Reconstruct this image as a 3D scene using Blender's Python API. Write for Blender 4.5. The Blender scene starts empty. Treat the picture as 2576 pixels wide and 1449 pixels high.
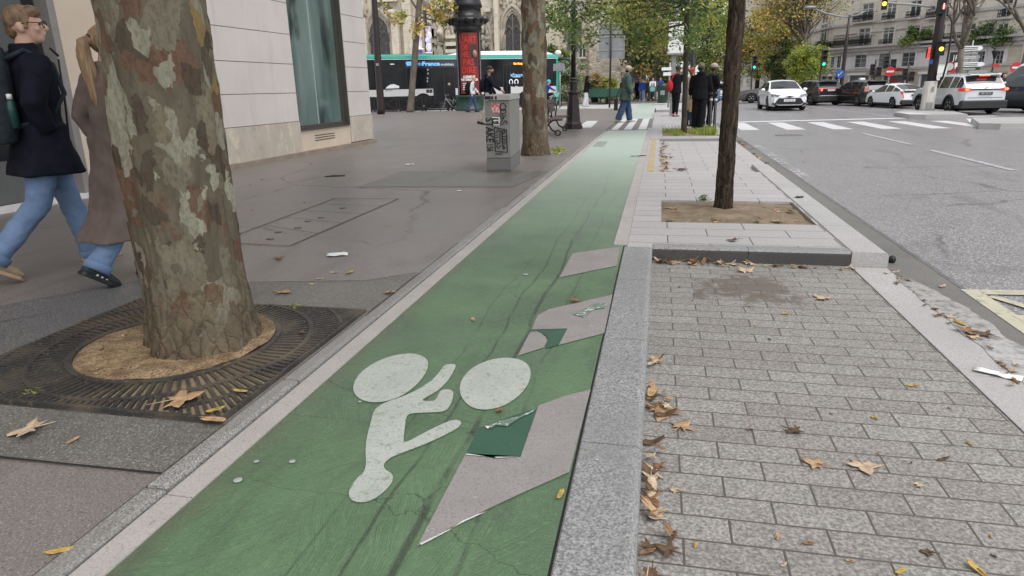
import bpy, math, random
from mathutils import Vector, Matrix, noise
sc = bpy.context.scene
COL = sc.collection
PI = math.pi
R_ = math.radians
rnd = random.Random(11)

# ------------------------------------------------------------ camera
CAM_H = 1.25
FPX, CX, CY = 1672.0, 1288.0, 724.5            # measured on a 2576 px wide view of the photograph
CAMROT = Matrix(((0.97763939, -0.03996943, 0.206455), (0.2091641, 0.28621311, -0.93505745), (-0.02171642, 0.95733197, 0.28817338)))
cam = bpy.data.objects.new("camera", bpy.data.cameras.new("camera"))
COL.objects.link(cam)
cam.data.sensor_width = 36
cam.data.lens = 36 * FPX / 2576
cam.data.clip_start = 0.05
cam.data.clip_end = 2000
cam.matrix_world = Matrix.Translation((0, 0, CAM_H)) @ CAMROT.to_4x4()
sc.camera = cam

# ------------------------------------------------------------ world and sun (soft overcast daylight)
SUN_EL, SUN_AZ = 60, 135                          # azimuth measured from +Y towards +X
w = bpy.data.worlds.new("World")
sc.world = w
w.use_nodes = True
nt = w.node_tree
bg = nt.nodes["Background"]
sky = nt.nodes.new("ShaderNodeTexSky")
sky.sky_type = 'NISHITA'
sky.sun_disc = False
sky.sun_elevation = R_(SUN_EL)
sky.sun_rotation = R_(SUN_AZ)
sky.air_density = 1.0
sky.dust_density = 1.5
hs = nt.nodes.new("ShaderNodeHueSaturation")
hs.inputs["Saturation"].default_value = 0.22
nt.links.new(sky.outputs[0], hs.inputs["Color"])
nt.links.new(hs.outputs[0], bg.inputs["Color"])
bg.inputs["Strength"].default_value = 0.15
sun = bpy.data.objects.new("sun", bpy.data.lights.new("sun", 'SUN'))
COL.objects.link(sun)
sun.data.energy = 1.3
sun.data.angle = R_(48)
sun.data.color = (1.0, 0.965, 0.93)
sd = Vector((math.sin(R_(SUN_AZ)) * math.cos(R_(SUN_EL)), math.cos(R_(SUN_AZ)) * math.cos(R_(SUN_EL)), math.sin(R_(SUN_EL))))
sun.rotation_euler = sd.to_track_quat('Z', 'Y').to_euler()
sc.view_settings.view_transform = 'Standard'
sc.view_settings.look = 'None'
sc.view_settings.gamma = 1
sc.view_settings.use_curve_mapping = False
sc.view_settings.exposure = 0.84
sc.cycles.max_bounces = 6
sc.cycles.diffuse_bounces = 3
sc.cycles.transparent_max_bounces = 8

# ------------------------------------------------------------ measuring helpers: photograph -> metres
def ray(x, y):
    return CAMROT @ Vector((x - CX, -(y - CY), -FPX))
def at(x, y, z=0.0):
    d = ray(x, y); t = (z - CAM_H) / d.z
    return Vector((d.x * t, d.y * t, z))
def onv(x, y, g):
    d = ray(x, y); n = Vector((g[0], g[1])); n.normalize()
    t = (g[0] * n.x + g[1] * n.y) / (d.x * n.x + d.y * n.y)
    return Vector((d.x * t, d.y * t, CAM_H + d.z * t))
def aty(x, y, Y):
    d = ray(x, y); t = Y / d.y
    return Vector((d.x * t, Y, CAM_H + d.z * t))
class Wall:
    """a vertical plane through two ground points; s runs along it, n points to the camera side"""
    def __init__(self, A, B):
        self.A = Vector((A[0], A[1])); d = Vector((B[0], B[1])) - self.A
        self.L = d.length; self.d = d / self.L; n = Vector((-self.d.y, self.d.x))
        self.n = n if n.dot(-self.A) > 0 else -n
    def pt(self, x, y):
        r = ray(x, y); t = self.A.dot(self.n) / (r.x * self.n.x + r.y * self.n.y)
        return (Vector((r.x, r.y)) * t - self.A).dot(self.d), CAM_H + r.z * t
    def w(self, s, z, o=0.0):
        p = self.A + self.d * s + self.n * o
        return Vector((p.x, p.y, z))
    def mat(self):
        return Matrix(((self.d.x, self.n.x, 0, self.A.x), (self.d.y, self.n.y, 0, self.A.y), (0, 0, 1, 0), (0, 0, 0, 1)))

# ------------------------------------------------------------ mesh builder
class MB:
    def __init__(self):
        self.v = []; self.f = []; self.m = []; self.s = []
    def add(self, vs, fs, m=0, smooth=False, T=None):
        b = len(self.v)
        self.v += [tuple(T @ Vector(p)) if T else tuple(p) for p in vs]
        for f in fs:
            self.f.append(tuple(i + b for i in f)); self.m.append(m); self.s.append(smooth)
        return self
    def box(self, c, s, rz=0.0, m=0, T=None):
        x, y, z = s[0] / 2, s[1] / 2, s[2] / 2
        co, si = math.cos(rz), math.sin(rz)
        vs = []
        for dz in (-z, z):
            for dx, dy in ((-x, -y), (x, -y), (x, y), (-x, y)):
                vs.append((c[0] + dx * co - dy * si, c[1] + dx * si + dy * co, c[2] + dz))
        return self.add(vs, [(3, 2, 1, 0), (4, 5, 6, 7), (0, 1, 5, 4), (1, 2, 6, 5), (2, 3, 7, 6), (3, 0, 4, 7)], m, False, T)
    def b2(self, x0, x1, y0, y1, z0, z1, m=0, T=None):
        return self.box(((x0 + x1) / 2, (y0 + y1) / 2, (z0 + z1) / 2), (abs(x1 - x0), abs(y1 - y0), abs(z1 - z0)), 0, m, T)
    def bevbox(self, x0, x1, y0, y1, z0, z1, r, m=0, T=None, smooth=False):
        """box whose top edges are chamfered by r in two steps"""
        def ring(i, z): return [(x0 + i, y0 + i, z), (x1 - i, y0 + i, z), (x1 - i, y1 - i, z), (x0 + i, y1 - i, z)]
        return self.loft([ring(0, z0), ring(0, z1 - r), ring(r * .3, z1 - r * .3), ring(r, z1)], m, smooth, T=T)
    def loft(self, rings, m=0, smooth=True, caps=True, closed=True, T=None):
        n = len(rings[0]); vs = [p for r in rings for p in r]; fs = []
        for i in range(len(rings) - 1):
            for j in range(n if closed else n - 1):
                k = (j + 1) % n
                fs.append((i * n + j, i * n + k, (i + 1) * n + k, (i + 1) * n + j))
        if caps and closed:
            fs.append(tuple(reversed(range(n)))); b = (len(rings) - 1) * n
            fs.append(tuple(range(b, b + n)))
        return self.add(vs, fs, m, smooth, T)
    def tube(self, pts, rad, n=10, m=0, smooth=True, caps=True, T=None, flat=1.0):
        pts = [Vector(p) for p in pts]
        if not hasattr(rad, '__len__'): rad = [rad] * len(pts)
        rings = []; prev = None
        for i, p in enumerate(pts):
            t = (pts[min(i + 1, len(pts) - 1)] - pts[max(i - 1, 0)])
            if t.length < 1e-9: t = Vector((0, 0, 1))
            t.normalize()
            if prev is None:
                a = Vector((1, 0, 0)) if abs(t.x) < .9 else Vector((0, 1, 0))
            else: a = prev
            u = (a - t * a.dot(t)).normalized(); prev = u; q = t.cross(u)
            rings.append([tuple(p + (u * math.cos(2 * PI * k / n) + q * flat * math.sin(2 * PI * k / n)) * rad[i]) for k in range(n)])
        return self.loft(rings, m, smooth, caps, True, T)
    def lathe(self, prof, c=(0, 0, 0), n=20, m=0, smooth=True, T=None, caps=True):
        rings = [[(c[0] + r * math.cos(2 * PI * k / n), c[1] + r * math.sin(2 * PI * k / n), c[2] + z) for k in range(n)] for r, z in prof]
        return self.loft(rings, m, smooth, caps, True, T)
    def bar(self, a, b, w, h=None, m=0, T=None):
        a = Vector(a); b = Vector(b); h = h or w
        t = (b - a).normalized(); up = Vector((0, 0, 1)) if abs(t.z) < .95 else Vector((1, 0, 0))
        u = t.cross(up).normalized() * w / 2; q = u.cross(t).normalized() * h / 2
        r = lambda p: [tuple(p + u + q), tuple(p - u + q), tuple(p - u - q), tuple(p + u - q)]
        return self.loft([r(a), r(b)], m, False, T=T)
    def ell(self, c, r, nu=14, nv=10, m=0, T=None, rot=None):
        rings = []
        c = Vector(c)
        for j in range(nv + 1):
            th = PI * (j + .0) / nv; th = min(max(th, .02), PI - .02)
            rg = []
            for k in range(nu):
                p = Vector((r[0] * math.sin(th) * math.cos(2 * PI * k / nu), r[1] * math.sin(th) * math.sin(2 * PI * k / nu), -r[2] * math.cos(th)))
                if rot: p = rot @ p
                rg.append(tuple(c + p))
            rings.append(rg)
        return self.loft(rings, m, True, True, True, T)
    def poly(self, pts, m=0, T=None):
        return self.add(pts, [tuple(range(len(pts)))], m, False, T)
    def prism(self, poly, z0, z1, m=0, T=None):
        return self.loft([[(p[0], p[1], z0) for p in poly], [(p[0], p[1], z1) for p in poly]], m, False, T=T)
    def build(self, name, mats, parent=None, T=None, org=None, local=False):
        """T: applied to the vertices. A parent built in world metres is undone here unless local=True."""
        vs = self.v
        if T is not None: vs = [T @ Vector(p) for p in vs]
        if parent is not None and not local:
            I = base_inv(parent); vs = [I @ Vector(p) for p in vs]
        if org is not None: vs = [(p[0] - org[0], p[1] - org[1], p[2] - org[2]) for p in vs]
        me = bpy.data.meshes.new(name)
        me.from_pydata([tuple(p) for p in vs], [], self.f)
        for mt in (mats if isinstance(mats, (list, tuple)) else [mats]): me.materials.append(mt)
        me.polygons.foreach_set("material_index", self.m)
        me.polygons.foreach_set("use_smooth", self.s)
        me.validate(); me.update()
        o = bpy.data.objects.new(name, me); COL.objects.link(o)
        if org is not None: o.location = org
        if parent is not None: o.parent = parent
        return o

def base_mat(o):
    M = Matrix.LocRotScale(o.location, o.rotation_euler, o.scale)
    return base_mat(o.parent) @ M if o.parent else M
def base_inv(o): return base_mat(o).inverted()

def tag(o, label=None, cat=None, group=None, kind=None):
    if label: o['label'] = label
    if cat: o['category'] = cat
    if group: o['group'] = group
    if kind: o['kind'] = kind
    return o
def thing(name, label, cat, loc=(0, 0, 0), rz=0.0, group=None, scale=1.0):
    o = bpy.data.objects.new(name, None); COL.objects.link(o)
    o.empty_display_size = .2
    o.location = loc; o.rotation_euler = (0, 0, rz); o.scale = (scale,) * 3
    return tag(o, label, cat, group)
def struct(o): o['kind'] = 'structure'; return o
def dup(root, loc, rz, label=None, group=None):
    r = root.copy(); COL.objects.link(r); r.location = loc; r.rotation_euler = (0, 0, rz)
    if label: r['label'] = label
    if group: r['group'] = group
    for ch in list(root.children):
        c = ch.copy(); COL.objects.link(c); c.parent = r
        for g in list(ch.children):
            d = g.copy(); COL.objects.link(d); d.parent = c
    return r
BENCH = bpy.data.scenes.new("bench")              # an empty scene in which single objects are evaluated, removed at the end
def evaluated(o):
    p = o.parent; o.parent = None; BENCH.collection.objects.link(o)
    with bpy.context.temp_override(scene=BENCH, view_layer=BENCH.view_layers[0]):
        dg = bpy.context.evaluated_depsgraph_get(); dg.update()
        me = bpy.data.meshes.new_from_object(o.evaluated_get(dg))
    BENCH.collection.objects.unlink(o); o.parent = p
    return me
def remesh(o, vox, smooth=4, fac=.5):
    """fuse the overlapping shapes of one mesh into a single continuous skin"""
    a = o.modifiers.new("r", 'REMESH'); a.mode = 'VOXEL'; a.voxel_size = vox; a.use_smooth_shade = True
    if smooth:
        b = o.modifiers.new("s", 'SMOOTH'); b.iterations = smooth; b.factor = fac
    me = evaluated(o)
    mats = list(o.data.materials); o.modifiers.clear(); old = o.data
    o.data = me; bpy.data.meshes.remove(old); me.materials.clear()
    for m_ in mats[:1]: me.materials.append(m_)
    return o
def text_mesh(s, name, mt, size, T, parent=None, depth=.002, align='CENTER', sx=1.0, bold=0.0, local=False):
    cu = bpy.data.curves.new(name, 'FONT'); cu.body = s; cu.size = size; cu.align_x = align; cu.align_y = 'CENTER'; cu.extrude = depth; cu.offset = bold; cu.resolution_u = 3
    t = bpy.data.objects.new(name, cu)
    me = evaluated(t)
    bpy.data.objects.remove(t); bpy.data.curves.remove(cu)
    M = T @ Matrix.Diagonal((sx, 1, 1, 1))
    if parent is not None and not local: M = base_inv(parent) @ M
    me.transform(M); me.materials.clear(); me.materials.append(mt)
    o = bpy.data.objects.new(name, me); COL.objects.link(o)
    if parent is not None: o.parent = parent
    return o
def facing(pos, right, up):
    """matrix whose x axis is right, y axis up, z out"""
    r = Vector(right).normalized(); u = Vector(up).normalized(); n = r.cross(u)
    return Matrix(((r.x, u.x, n.x, pos[0]), (r.y, u.y, n.y, pos[1]), (r.z, u.z, n.z, pos[2]), (0, 0, 0, 1)))

# ------------------------------------------------------------ materials
class NB:
    def __init__(self, name):
        self.mt = bpy.data.materials.new(name); self.mt.use_nodes = True
        self.t = self.mt.node_tree; self.b = self.t.nodes["Principled BSDF"]
        self.co = self.n("ShaderNodeTexCoord").outputs["Object"]
    def n(self, typ, **kw):
        x = self.t.nodes.new(typ)
        for k, v in kw.items(): setattr(x, k, v)
        return x
    def l(self, a, b): self.t.links.new(a, b)
    def put(self, sock, val):
        if hasattr(val, 'links') or isinstance(val, bpy.types.NodeSocket): self.l(val, sock)
        elif isinstance(val, (tuple, list)) and len(val) == 3 and sock.type == 'RGBA': sock.default_value = (*val, 1)
        else: sock.default_value = val
    def map(self, sc_=(1, 1, 1), loc=(0, 0, 0), rot=(0, 0, 0), vec=None):
        m_ = self.n("ShaderNodeMapping"); self.l(vec or self.co, m_.inputs[0])
        m_.inputs["Scale"].default_value = sc_; m_.inputs["Location"].default_value = loc; m_.inputs["Rotation"].default_value = rot
        return m_.outputs[0]
    def noise(self, scale, detail=4, rough=.55, dist=0, vec=None, out="Fac"):
        x = self.n("ShaderNodeTexNoise"); self.l(vec or self.co, x.inputs["Vector"])
        x.inputs["Scale"].default_value = scale; x.inputs["Detail"].default_value = detail
        x.inputs["Roughness"].default_value = rough; x.inputs["Distortion"].default_value = dist
        return x.outputs[out]
    def vor(self, scale, feature='F1', vec=None, out="Distance", rand=1.0):
        x = self.n("ShaderNodeTexVoronoi", feature=feature); self.l(vec or self.co, x.inputs["Vector"])
        x.inputs["Scale"].default_value = scale; x.inputs["Randomness"].default_value = rand
        return x.outputs[out]
    def ramp(self, fac, stops, interp='LINEAR'):
        x = self.n("ShaderNodeValToRGB"); self.l(fac, x.inputs[0]); e = x.color_ramp.elements; x.color_ramp.interpolation = interp
        while len(e) < len(stops): e.new(.5)
        for i, (p, c) in enumerate(stops):
            e[i].position = p; e[i].color = (*c, 1) if hasattr(c, '__len__') else (c, c, c, 1)
        return x.outputs[0]
    def mix(self, a, b, fac=.5, mode='MIX'):
        x = self.n("ShaderNodeMix", data_type='RGBA', blend_type=mode)
        self.put(x.inputs[0], fac); self.put(x.inputs[6], a); self.put(x.inputs[7], b)
        return x.outputs[2]
    def math(self, op, a, b=0.0, c=None):
        x = self.n("ShaderNodeMath", operation=op); self.put(x.inputs[0], a); self.put(x.inputs[1], b)
        if c is not None: self.put(x.inputs[2], c)
        return x.outputs[0]
    def sep(self, vec=None):
        x = self.n("ShaderNodeSeparateXYZ"); self.l(vec or self.co, x.inputs[0]); return x.outputs
    def bump(self, h, strength=.3, dist=.01, prev=None):
        x = self.n("ShaderNodeBump"); self.l(h, x.inputs["Height"]); x.inputs["Strength"].default_value = strength; x.inputs["Distance"].default_value = dist
        if prev is not None: self.l(prev, x.inputs["Normal"])
        self.l(x.outputs[0], self.b.inputs["Normal"]); return x.outputs[0]
    def done(self, col, rough=.75, metal=0.0, spec=.4):
        self.put(self.b.inputs["Base Color"], col); self.put(self.b.inputs["Roughness"], rough)
        self.b.inputs["Metallic"].default_value = metal; self.b.inputs["Specular IOR Level"].default_value = spec
        return self.mt

def mat(name, c, rough=.75, c2=None, sc_=5, lo=.35, hi=.65, speck=None, bump=0.0, bs=60, metal=0.0, spec=.4, st=(1, 1, 1), alpha=None, emit=None, coat=0.0):
    k = NB(name)
    c2 = c2 or tuple(x * .72 for x in c)
    v = k.map(st) if st != (1, 1, 1) else k.co
    col = k.ramp(k.noise(sc_, 5, .6, vec=v), [(lo, c), (hi, c2)])
    if speck:
        s, cc, lo2, hi2 = speck
        col = k.mix(col, cc, k.ramp(k.noise(s, 2, .7), [(lo2, 0.0), (hi2, 1.0)]))
    if bump: k.bump(k.noise(bs, 5, .65, vec=v), bump, .01)
    if emit: k.b.inputs["Emission Color"].default_value = (*emit[0], 1); k.b.inputs["Emission Strength"].default_value = emit[1]
    if coat: k.b.inputs["Coat Weight"].default_value = coat; k.b.inputs["Coat Roughness"].default_value = .05
    return k.done(col, rough, metal, spec)
def plain(name, c, rough=.6, metal=0.0, spec=.4, **kw):
    return mat(name, c, rough, tuple(x * .85 for x in c), 9, .3, .7, metal=metal, spec=spec, **kw)
# ============================================================ MATERIALS OF THE GROUND
def asphalt(name, c, c2, agg=(190, .5), agcol=None, blot=1.3, rough=.62, bump=.35, spec=.5):
    k = NB(name)
    col = k.ramp(k.noise(blot, 7, .68, .4), [(.3, c), (.7, c2)])
    col = k.mix(col, agcol or tuple(min(1, x * 2.1) for x in c), k.ramp(k.noise(agg[0], 2, .6), [(agg[1] + .02, 0.0), (agg[1] + .16, 1.0)]))
    col = k.mix(col, tuple(x * .42 for x in c), k.ramp(k.noise(agg[0] * .8, 2, .6, vec=k.map((1, 1, 1), (7, 3, 0))), [(.56, 0.0), (.68, .8)]))
    col = k.mix(col, tuple(x * .55 for x in c), k.ramp(k.noise(.55, 8, .7, 1.2), [(.56, 0.0), (.72, .55)]))
    col = k.mix(col, tuple(x * .35 for x in c), k.ramp(k.vor(7.0), [(.035, .55), (.05, 0.0)]))
    col = k.mix(col, tuple(min(1, x * 1.5) for x in c), k.ramp(k.vor(3.1, vec=k.map((1, 1, 1), (4, 9, 0))), [(.022, .6), (.034, 0.0)]))
    crk = k.vor(.42, 'DISTANCE_TO_EDGE', vec=k.mix(k.co, k.noise(1.3, 6, .7, out="Color"), .30))
    col = k.mix(col, tuple(x * .30 for x in c), k.math('MULTIPLY', k.ramp(crk, [(.0025, .8), (.006, 0.0)]), k.ramp(k.noise(.35, 3), [(.47, 0.0), (.53, 1.0)])))
    col = k.mix(col, tuple(x * .62 for x in c), k.ramp(k.noise(1.7, 4, .55, .3, vec=k.map((1, .22, 1), (2, 7, 0))), [(.60, 0.0), (.72, .5)]))
    k.bump(k.noise(agg[0] * .7, 3, .7), bump, .004)
    return k.done(col, rough, 0, spec)
def granite(name, c, dark, light, sc_=230, rough=.6, bump=.15, dirt=.35, dcol=(.12, .10, .07)):
    k = NB(name)
    col = k.ramp(k.noise(sc_, 3, .75), [(.36, dark), (.5, c), (.66, light)])
    col = k.mix(col, dark, k.ramp(k.vor(sc_ * .42), [(.16, .75), (.3, 0.0)]))
    col = k.mix(col, dcol, k.ramp(k.noise(1.6, 6, .7, .8), [(.48, 0.0), (.8, dirt)]))
    col = k.mix(col, tuple(x * .8 for x in c), k.ramp(k.noise(.8, 4, .6), [(.4, 0.0), (.6, .6)]))
    k.bump(k.noise(sc_ * .6, 3, .7), bump, .004)
    return k.done(col, rough, 0, .45)
def pavers(name, bw, bh, ox, oy, c, dark, light, mort=.006, mcol=(.04, .036, .03), off=.5, sc_=210, tint=.5, moss=0.0):
    k = NB(name)
    br = k.n("ShaderNodeTexBrick"); br.offset = off
    k.l(k.map((1, 1, 1), (-ox, -oy, 0)), br.inputs["Vector"])
    br.inputs["Color1"].default_value = (.25, .25, .25, 1); br.inputs["Color2"].default_value = (.85, .85, .85, 1); br.inputs["Mortar"].default_value = (0, 0, 0, 1)
    br.inputs["Scale"].default_value = 1; br.inputs["Mortar Size"].default_value = mort; br.inputs["Mortar Smooth"].default_value = .15
    br.inputs["Brick Width"].default_value = bw; br.inputs["Row Height"].default_value = bh; br.inputs["Bias"].default_value = 0
    col = k.ramp(k.noise(sc_, 3, .75), [(.34, dark), (.5, c), (.66, light)])
    col = k.mix(col, tuple(x * .6 for x in dark), k.ramp(k.vor(sc_ * .3), [(.10, .5), (.2, 0.0)]))
    shade = k.ramp(br.outputs["Color"], [(.25, tuple(1 - .3 * tint * q for q in (.8, 1.0, 1.05))), (.85, (1 + .12 * tint, 1 + .09 * tint, 1 + .11 * tint))])
    col = k.mix(col, shade, 1.0, 'MULTIPLY')
    col = k.mix(col, (.30, .27, .18), k.ramp(k.noise(2.3, 6, .7, .7), [(.55, 0.0), (.75, .14)]), 'MULTIPLY')
    if moss:                                     # one old oily stain before the island kerb
        s_ = k.sep(); d_ = k.math('ADD', k.math('POWER', k.math('MULTIPLY', k.math('SUBTRACT', s_[0], .62), 1.25), 2.0), k.math('POWER', k.math('MULTIPLY', k.math('SUBTRACT', s_[1], 4.62), 1.35), 2.0))
        col = k.mix(col, (.105, .085, .064), k.ramp(k.math('ADD', d_, k.math('MULTIPLY', k.noise(4.5, 7, .75, .6), 1.5)), [(.85, moss), (1.75, 0.0)]))
    mm = k.mix(mcol, (.09, .08, .06), k.ramp(k.noise(9, 3), [(.4, 0.0), (.6, 1.0)]))
    col = k.mix(col, mm, br.outputs["Fac"])
    h = k.math('SUBTRACT', k.math('MULTIPLY', k.noise(sc_ * .5, 3, .7), .25), br.outputs["Fac"])
    k.bump(h, .5, .006)
    return k.done(col, .62, 0, .45)

M_side = asphalt("sidewalk_asphalt", (.132, .115, .105), (.185, .164, .152), (150, .52), (.31, .285, .27), .55, .40, .16, .6)
M_patch = asphalt("grey_asphalt", (.098, .092, .083), (.14, .132, .12), (120, .50), (.27, .255, .235), 2.2, .5, .5)
M_dark = asphalt("dark_granite_asphalt", (.065, .062, .062), (.10, .096, .096), (150, .5), (.34, .33, .32), 3, .45, .5)
M_road = asphalt("road_asphalt", (.122, .115, .116), (.160, .152, .154), (75, .48), (.44, .425, .43), .25, .36, .45, .7)
M_road2 = asphalt("crossing_asphalt", (.42, .41, .41), (.5, .49, .49), (90, .5), (.55, .54, .54), .3, .5, .3)
M_chan = asphalt("channel_asphalt", (.115, .108, .099), (.15, .142, .13), (170, .56), (.30, .29, .27), 2.5, .6, .25)
M_kerb = granite("kerb_granite", (.235, .235, .235), (.075, .078, .082), (.44, .44, .435), 120)
M_kerb_l = granite("worn_kerb_granite", (.235, .225, .215), (.075, .073, .07), (.40, .39, .37), 170, dirt=.6)
M_slab = pavers("slab_granite", .67, .30, .11, 5.80, (.37, .355, .35), (.22, .21, .205), (.52, .51, .505), .005, (.06, .055, .05), .5, 190, .3)
M_pav = pavers("paver_granite", .2955, .1255, .125, 3.335, (.228, .219, .202), (.118, .113, .104), (.37, .36, .34), .0042, (.075, .066, .055), .5, 85, .5, .85)
M_gut = granite("gutter_granite", (.40, .385, .375), (.2, .19, .185), (.56, .55, .54), 150, .5, .2, .3)
M_soil = mat("soil", (.30, .21, .12), .95, (.155, .10, .055), 11, .4, .62, speck=(95, (.07, .045, .028), .53, .62), bump=1.0, bs=45)
M_soil2 = mat("pit_soil", (.27, .205, .14), .95, (.15, .115, .075), 6, .35, .65, speck=(110, (.07, .055, .035), .54, .64), bump=.9, bs=60)
M_joint = plain("dark_joint", (.018, .016, .014), .95)

def lane_mat():
    k = NB("green_lane_paint")
    vc = k.vor(4.2, vec=k.mix(k.co, k.noise(3.0, 3, .6, out="Color"), .06), out="Color")
    ang = k.math('MULTIPLY', k.sep(vc)[0], 3.3)
    s = k.sep()
    u = k.math('ADD', k.math('MULTIPLY', s[0], k.math('COSINE', ang)), k.math('MULTIPLY', s[1], k.math('SINE', ang)))
    u = k.math('ADD', u, k.math('MULTIPLY', k.noise(5.5, 3, .5), .028))
    vv = k.math('SUBTRACT', k.math('MULTIPLY', s[1], k.math('COSINE', ang)), k.math('MULTIPLY', s[0], k.math('SINE', ang)))
    cx = k.n("ShaderNodeCombineXYZ"); k.l(k.math('MULTIPLY', u, 240.0), cx.inputs[0]); k.l(k.math('MULTIPLY', vv, 5.0), cx.inputs[1]); k.l(k.math('MULTIPLY', ang, 9.0), cx.inputs[2])
    comb = k.ramp(k.noise(1.0, 3, .6, vec=cx.outputs[0]), [(.42, 0.0), (.66, 1.0)])
    amp = k.ramp(k.noise(1.7, 4, .6), [(.3, .1), (.62, 1.0)])
    comb = k.math('MULTIPLY', comb, amp)
    green = k.ramp(k.noise(1.1, 6, .65, .5), [(.3, (.120, .196, .102)), (.5, (.090, .150, .082)), (.72, (.062, .096, .060))])
    green = k.mix(green, (.15, .265, .125), k.ramp(k.noise(40, 4, .7), [(.5, 0.0), (.75, .5)]))
    green = k.mix(green, (.032, .072, .03), k.math('MULTIPLY', comb, .40))
    # dirt worn in towards the white strip and tyre streaks along the lane
    edge = k.math('ADD', s[0], k.math('MULTIPLY', k.noise(2.2, 6, .7), .30))
    green = k.mix(green, (.10, .085, .065), k.ramp(k.math('MULTIPLY', k.math('ADD', edge, 1.42), 2.2), [(.16, .75), (.55, 0.0)]))
    wob = k.math('ADD', s[0], k.math('MULTIPLY', k.noise(.7, 3, .5), .22))
    for x0, wd, a in ((-.66, .016, .75), (-.79, .009, .65), (-.50, .010, .45), (-.93, .006, .45)):
        d_ = k.math('ABSOLUTE', k.math('SUBTRACT', wob, x0 + .11))
        m_ = k.math('MULTIPLY', k.ramp(k.math('DIVIDE', d_, wd), [(.4, a), (1.0, 0.0)]), k.ramp(k.noise(2.6, 4, .7), [(.36, 0.0), (.50, 1.0)]))
        green = k.mix(green, (.028, .036, .026), m_)
    green = k.mix(green, (.045, .05, .042), k.ramp(k.noise(1.4, 8, .75, 1.5, vec=k.map((2.2, .5, 1))), [(.52, 0.0), (.72, .40)]))
    green = k.mix(green, (.20, .26, .17), k.ramp(k.noise(150, 2, .7), [(.58, 0.0), (.72, .55)]))
    green = k.mix(green, (.035, .055, .033), k.ramp(k.noise(120, 2, .7, vec=k.map((1, 1, 1), (5, 2, 0))), [(.58, 0.0), (.72, .5)]))
    # hairline cracks
    cr = k.vor(1.5, 'DISTANCE_TO_EDGE', vec=k.mix(k.map((.55, 1.6, 1)), k.noise(4, 4, .7, out="Color"), .13))
    green = k.mix(green, (.014, .017, .013), k.ramp(cr, [(.0015, .65), (.0035, 0.0)]))
    # the far lane is paler: wear, plus grazing sky sheen put into the colour
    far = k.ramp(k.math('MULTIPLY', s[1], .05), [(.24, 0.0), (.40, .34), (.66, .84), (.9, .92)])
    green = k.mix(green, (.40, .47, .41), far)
    h = k.math('ADD', k.math('MULTIPLY', comb, -1.0), k.math('MULTIPLY', k.noise(160, 3, .7), .5))
    k.bump(h, .35, .004)
    return k.done(green, .46, 0, .5)
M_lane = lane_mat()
def worn_paint(name, c, under, hole=.55, rough=.6, sc_=26, grain=230):
    k = NB(name)
    col = k.ramp(k.noise(5, 5, .6), [(.3, c), (.7, tuple(x * .84 for x in c))])
    col = k.mix(col, tuple(x * .55 for x in c), k.ramp(k.noise(grain, 2, .7), [(.52, 0.0), (.66, .8)]))
    col = k.mix(col, under, k.ramp(k.noise(sc_, 5, .75, .4), [(hole, 0.0), (hole + .06, .85)]))
    k.bump(k.noise(200, 3, .7), .25, .003)
    return k.done(col, rough, 0, .4)
M_white = worn_paint("white_road_paint", (.60, .59, .585), (.3, .29, .29), .60, .55)
M_sym = worn_paint("white_symbol_paint", (.41, .435, .395), (.21, .27, .18), .56, .6, 30, 150)
M_strip = worn_paint("white_concrete_strip", (.40, .37, .35), (.20, .175, .155), .64, .65, 16, 150)
M_grey = worn_paint("blanked_grey_patch", (.275, .255, .245), (.36, .34, .32), .62, .6, 11, 140)
M_teal = worn_paint("dark_green_patch", (.035, .098, .062), (.05, .12, .075), .62, .5, 20)
M_chip = worn_paint("chipped_white_paint", (.72, .71, .68), (.04, .1, .06), .40, .6, 34)
M_faint = worn_paint("faint_road_paint", (.42, .41, .415), (.25, .245, .25), .48, .6, 9)
M_yel = worn_paint("pale_yellow_road_paint", (.50, .47, .35), (.22, .21, .19), .54, .6, 16)
M_ocre = worn_paint("worn_yellow_strip", (.42, .335, .17), (.36, .33, .31), .56, .7, 3.5)

# ============================================================ THE SETTING: ground, road, lane, kerbs
def sheet(name, poly, z, m_):
    if sum(a[0] * c[1] - c[0] * a[1] for a, c in zip(poly, poly[1:] + poly[:1])) < 0: poly = poly[::-1]
    b = MB(); b.poly([(p[0], p[1], z) for p in poly]); return struct(b.build(name, m_))
def rect(name, x0, x1, y0, y1, z, m_): return sheet(name, [(x0, y0), (x1, y0), (x1, y1), (x0, y1)], z, m_)
RZ = -.115
rect("road", -400, 500, -60, 900, RZ, M_road)
b = MB(); b.prism([(-70, -8), (-1.612, -8), (-1.612, 39.2), (-15, 39.6), (-70, 41)], RZ - .2, .015)
struct(b.build("sidewalk", M_side))
b = MB(); b.prism([(-1.62, -8), (-.21, -8), (-.21, 39.2), (-1.62, 39.2)], RZ - .2, -.004)
struct(b.build("lane_bed", M_joint))
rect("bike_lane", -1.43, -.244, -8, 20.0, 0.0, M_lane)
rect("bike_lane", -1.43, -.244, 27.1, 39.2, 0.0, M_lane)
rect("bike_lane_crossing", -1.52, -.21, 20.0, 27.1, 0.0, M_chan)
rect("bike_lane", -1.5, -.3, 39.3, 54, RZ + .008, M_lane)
rect("crossing_road", -60, 2.2, 39.25, 54.2, RZ + .004, M_road2)
b = MB(); b.prism([(-60, 54), (2.6, 54), (2.2, 120), (-60, 120)], RZ - .2, .0); struct(b.build("plaza", M_side))
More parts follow.
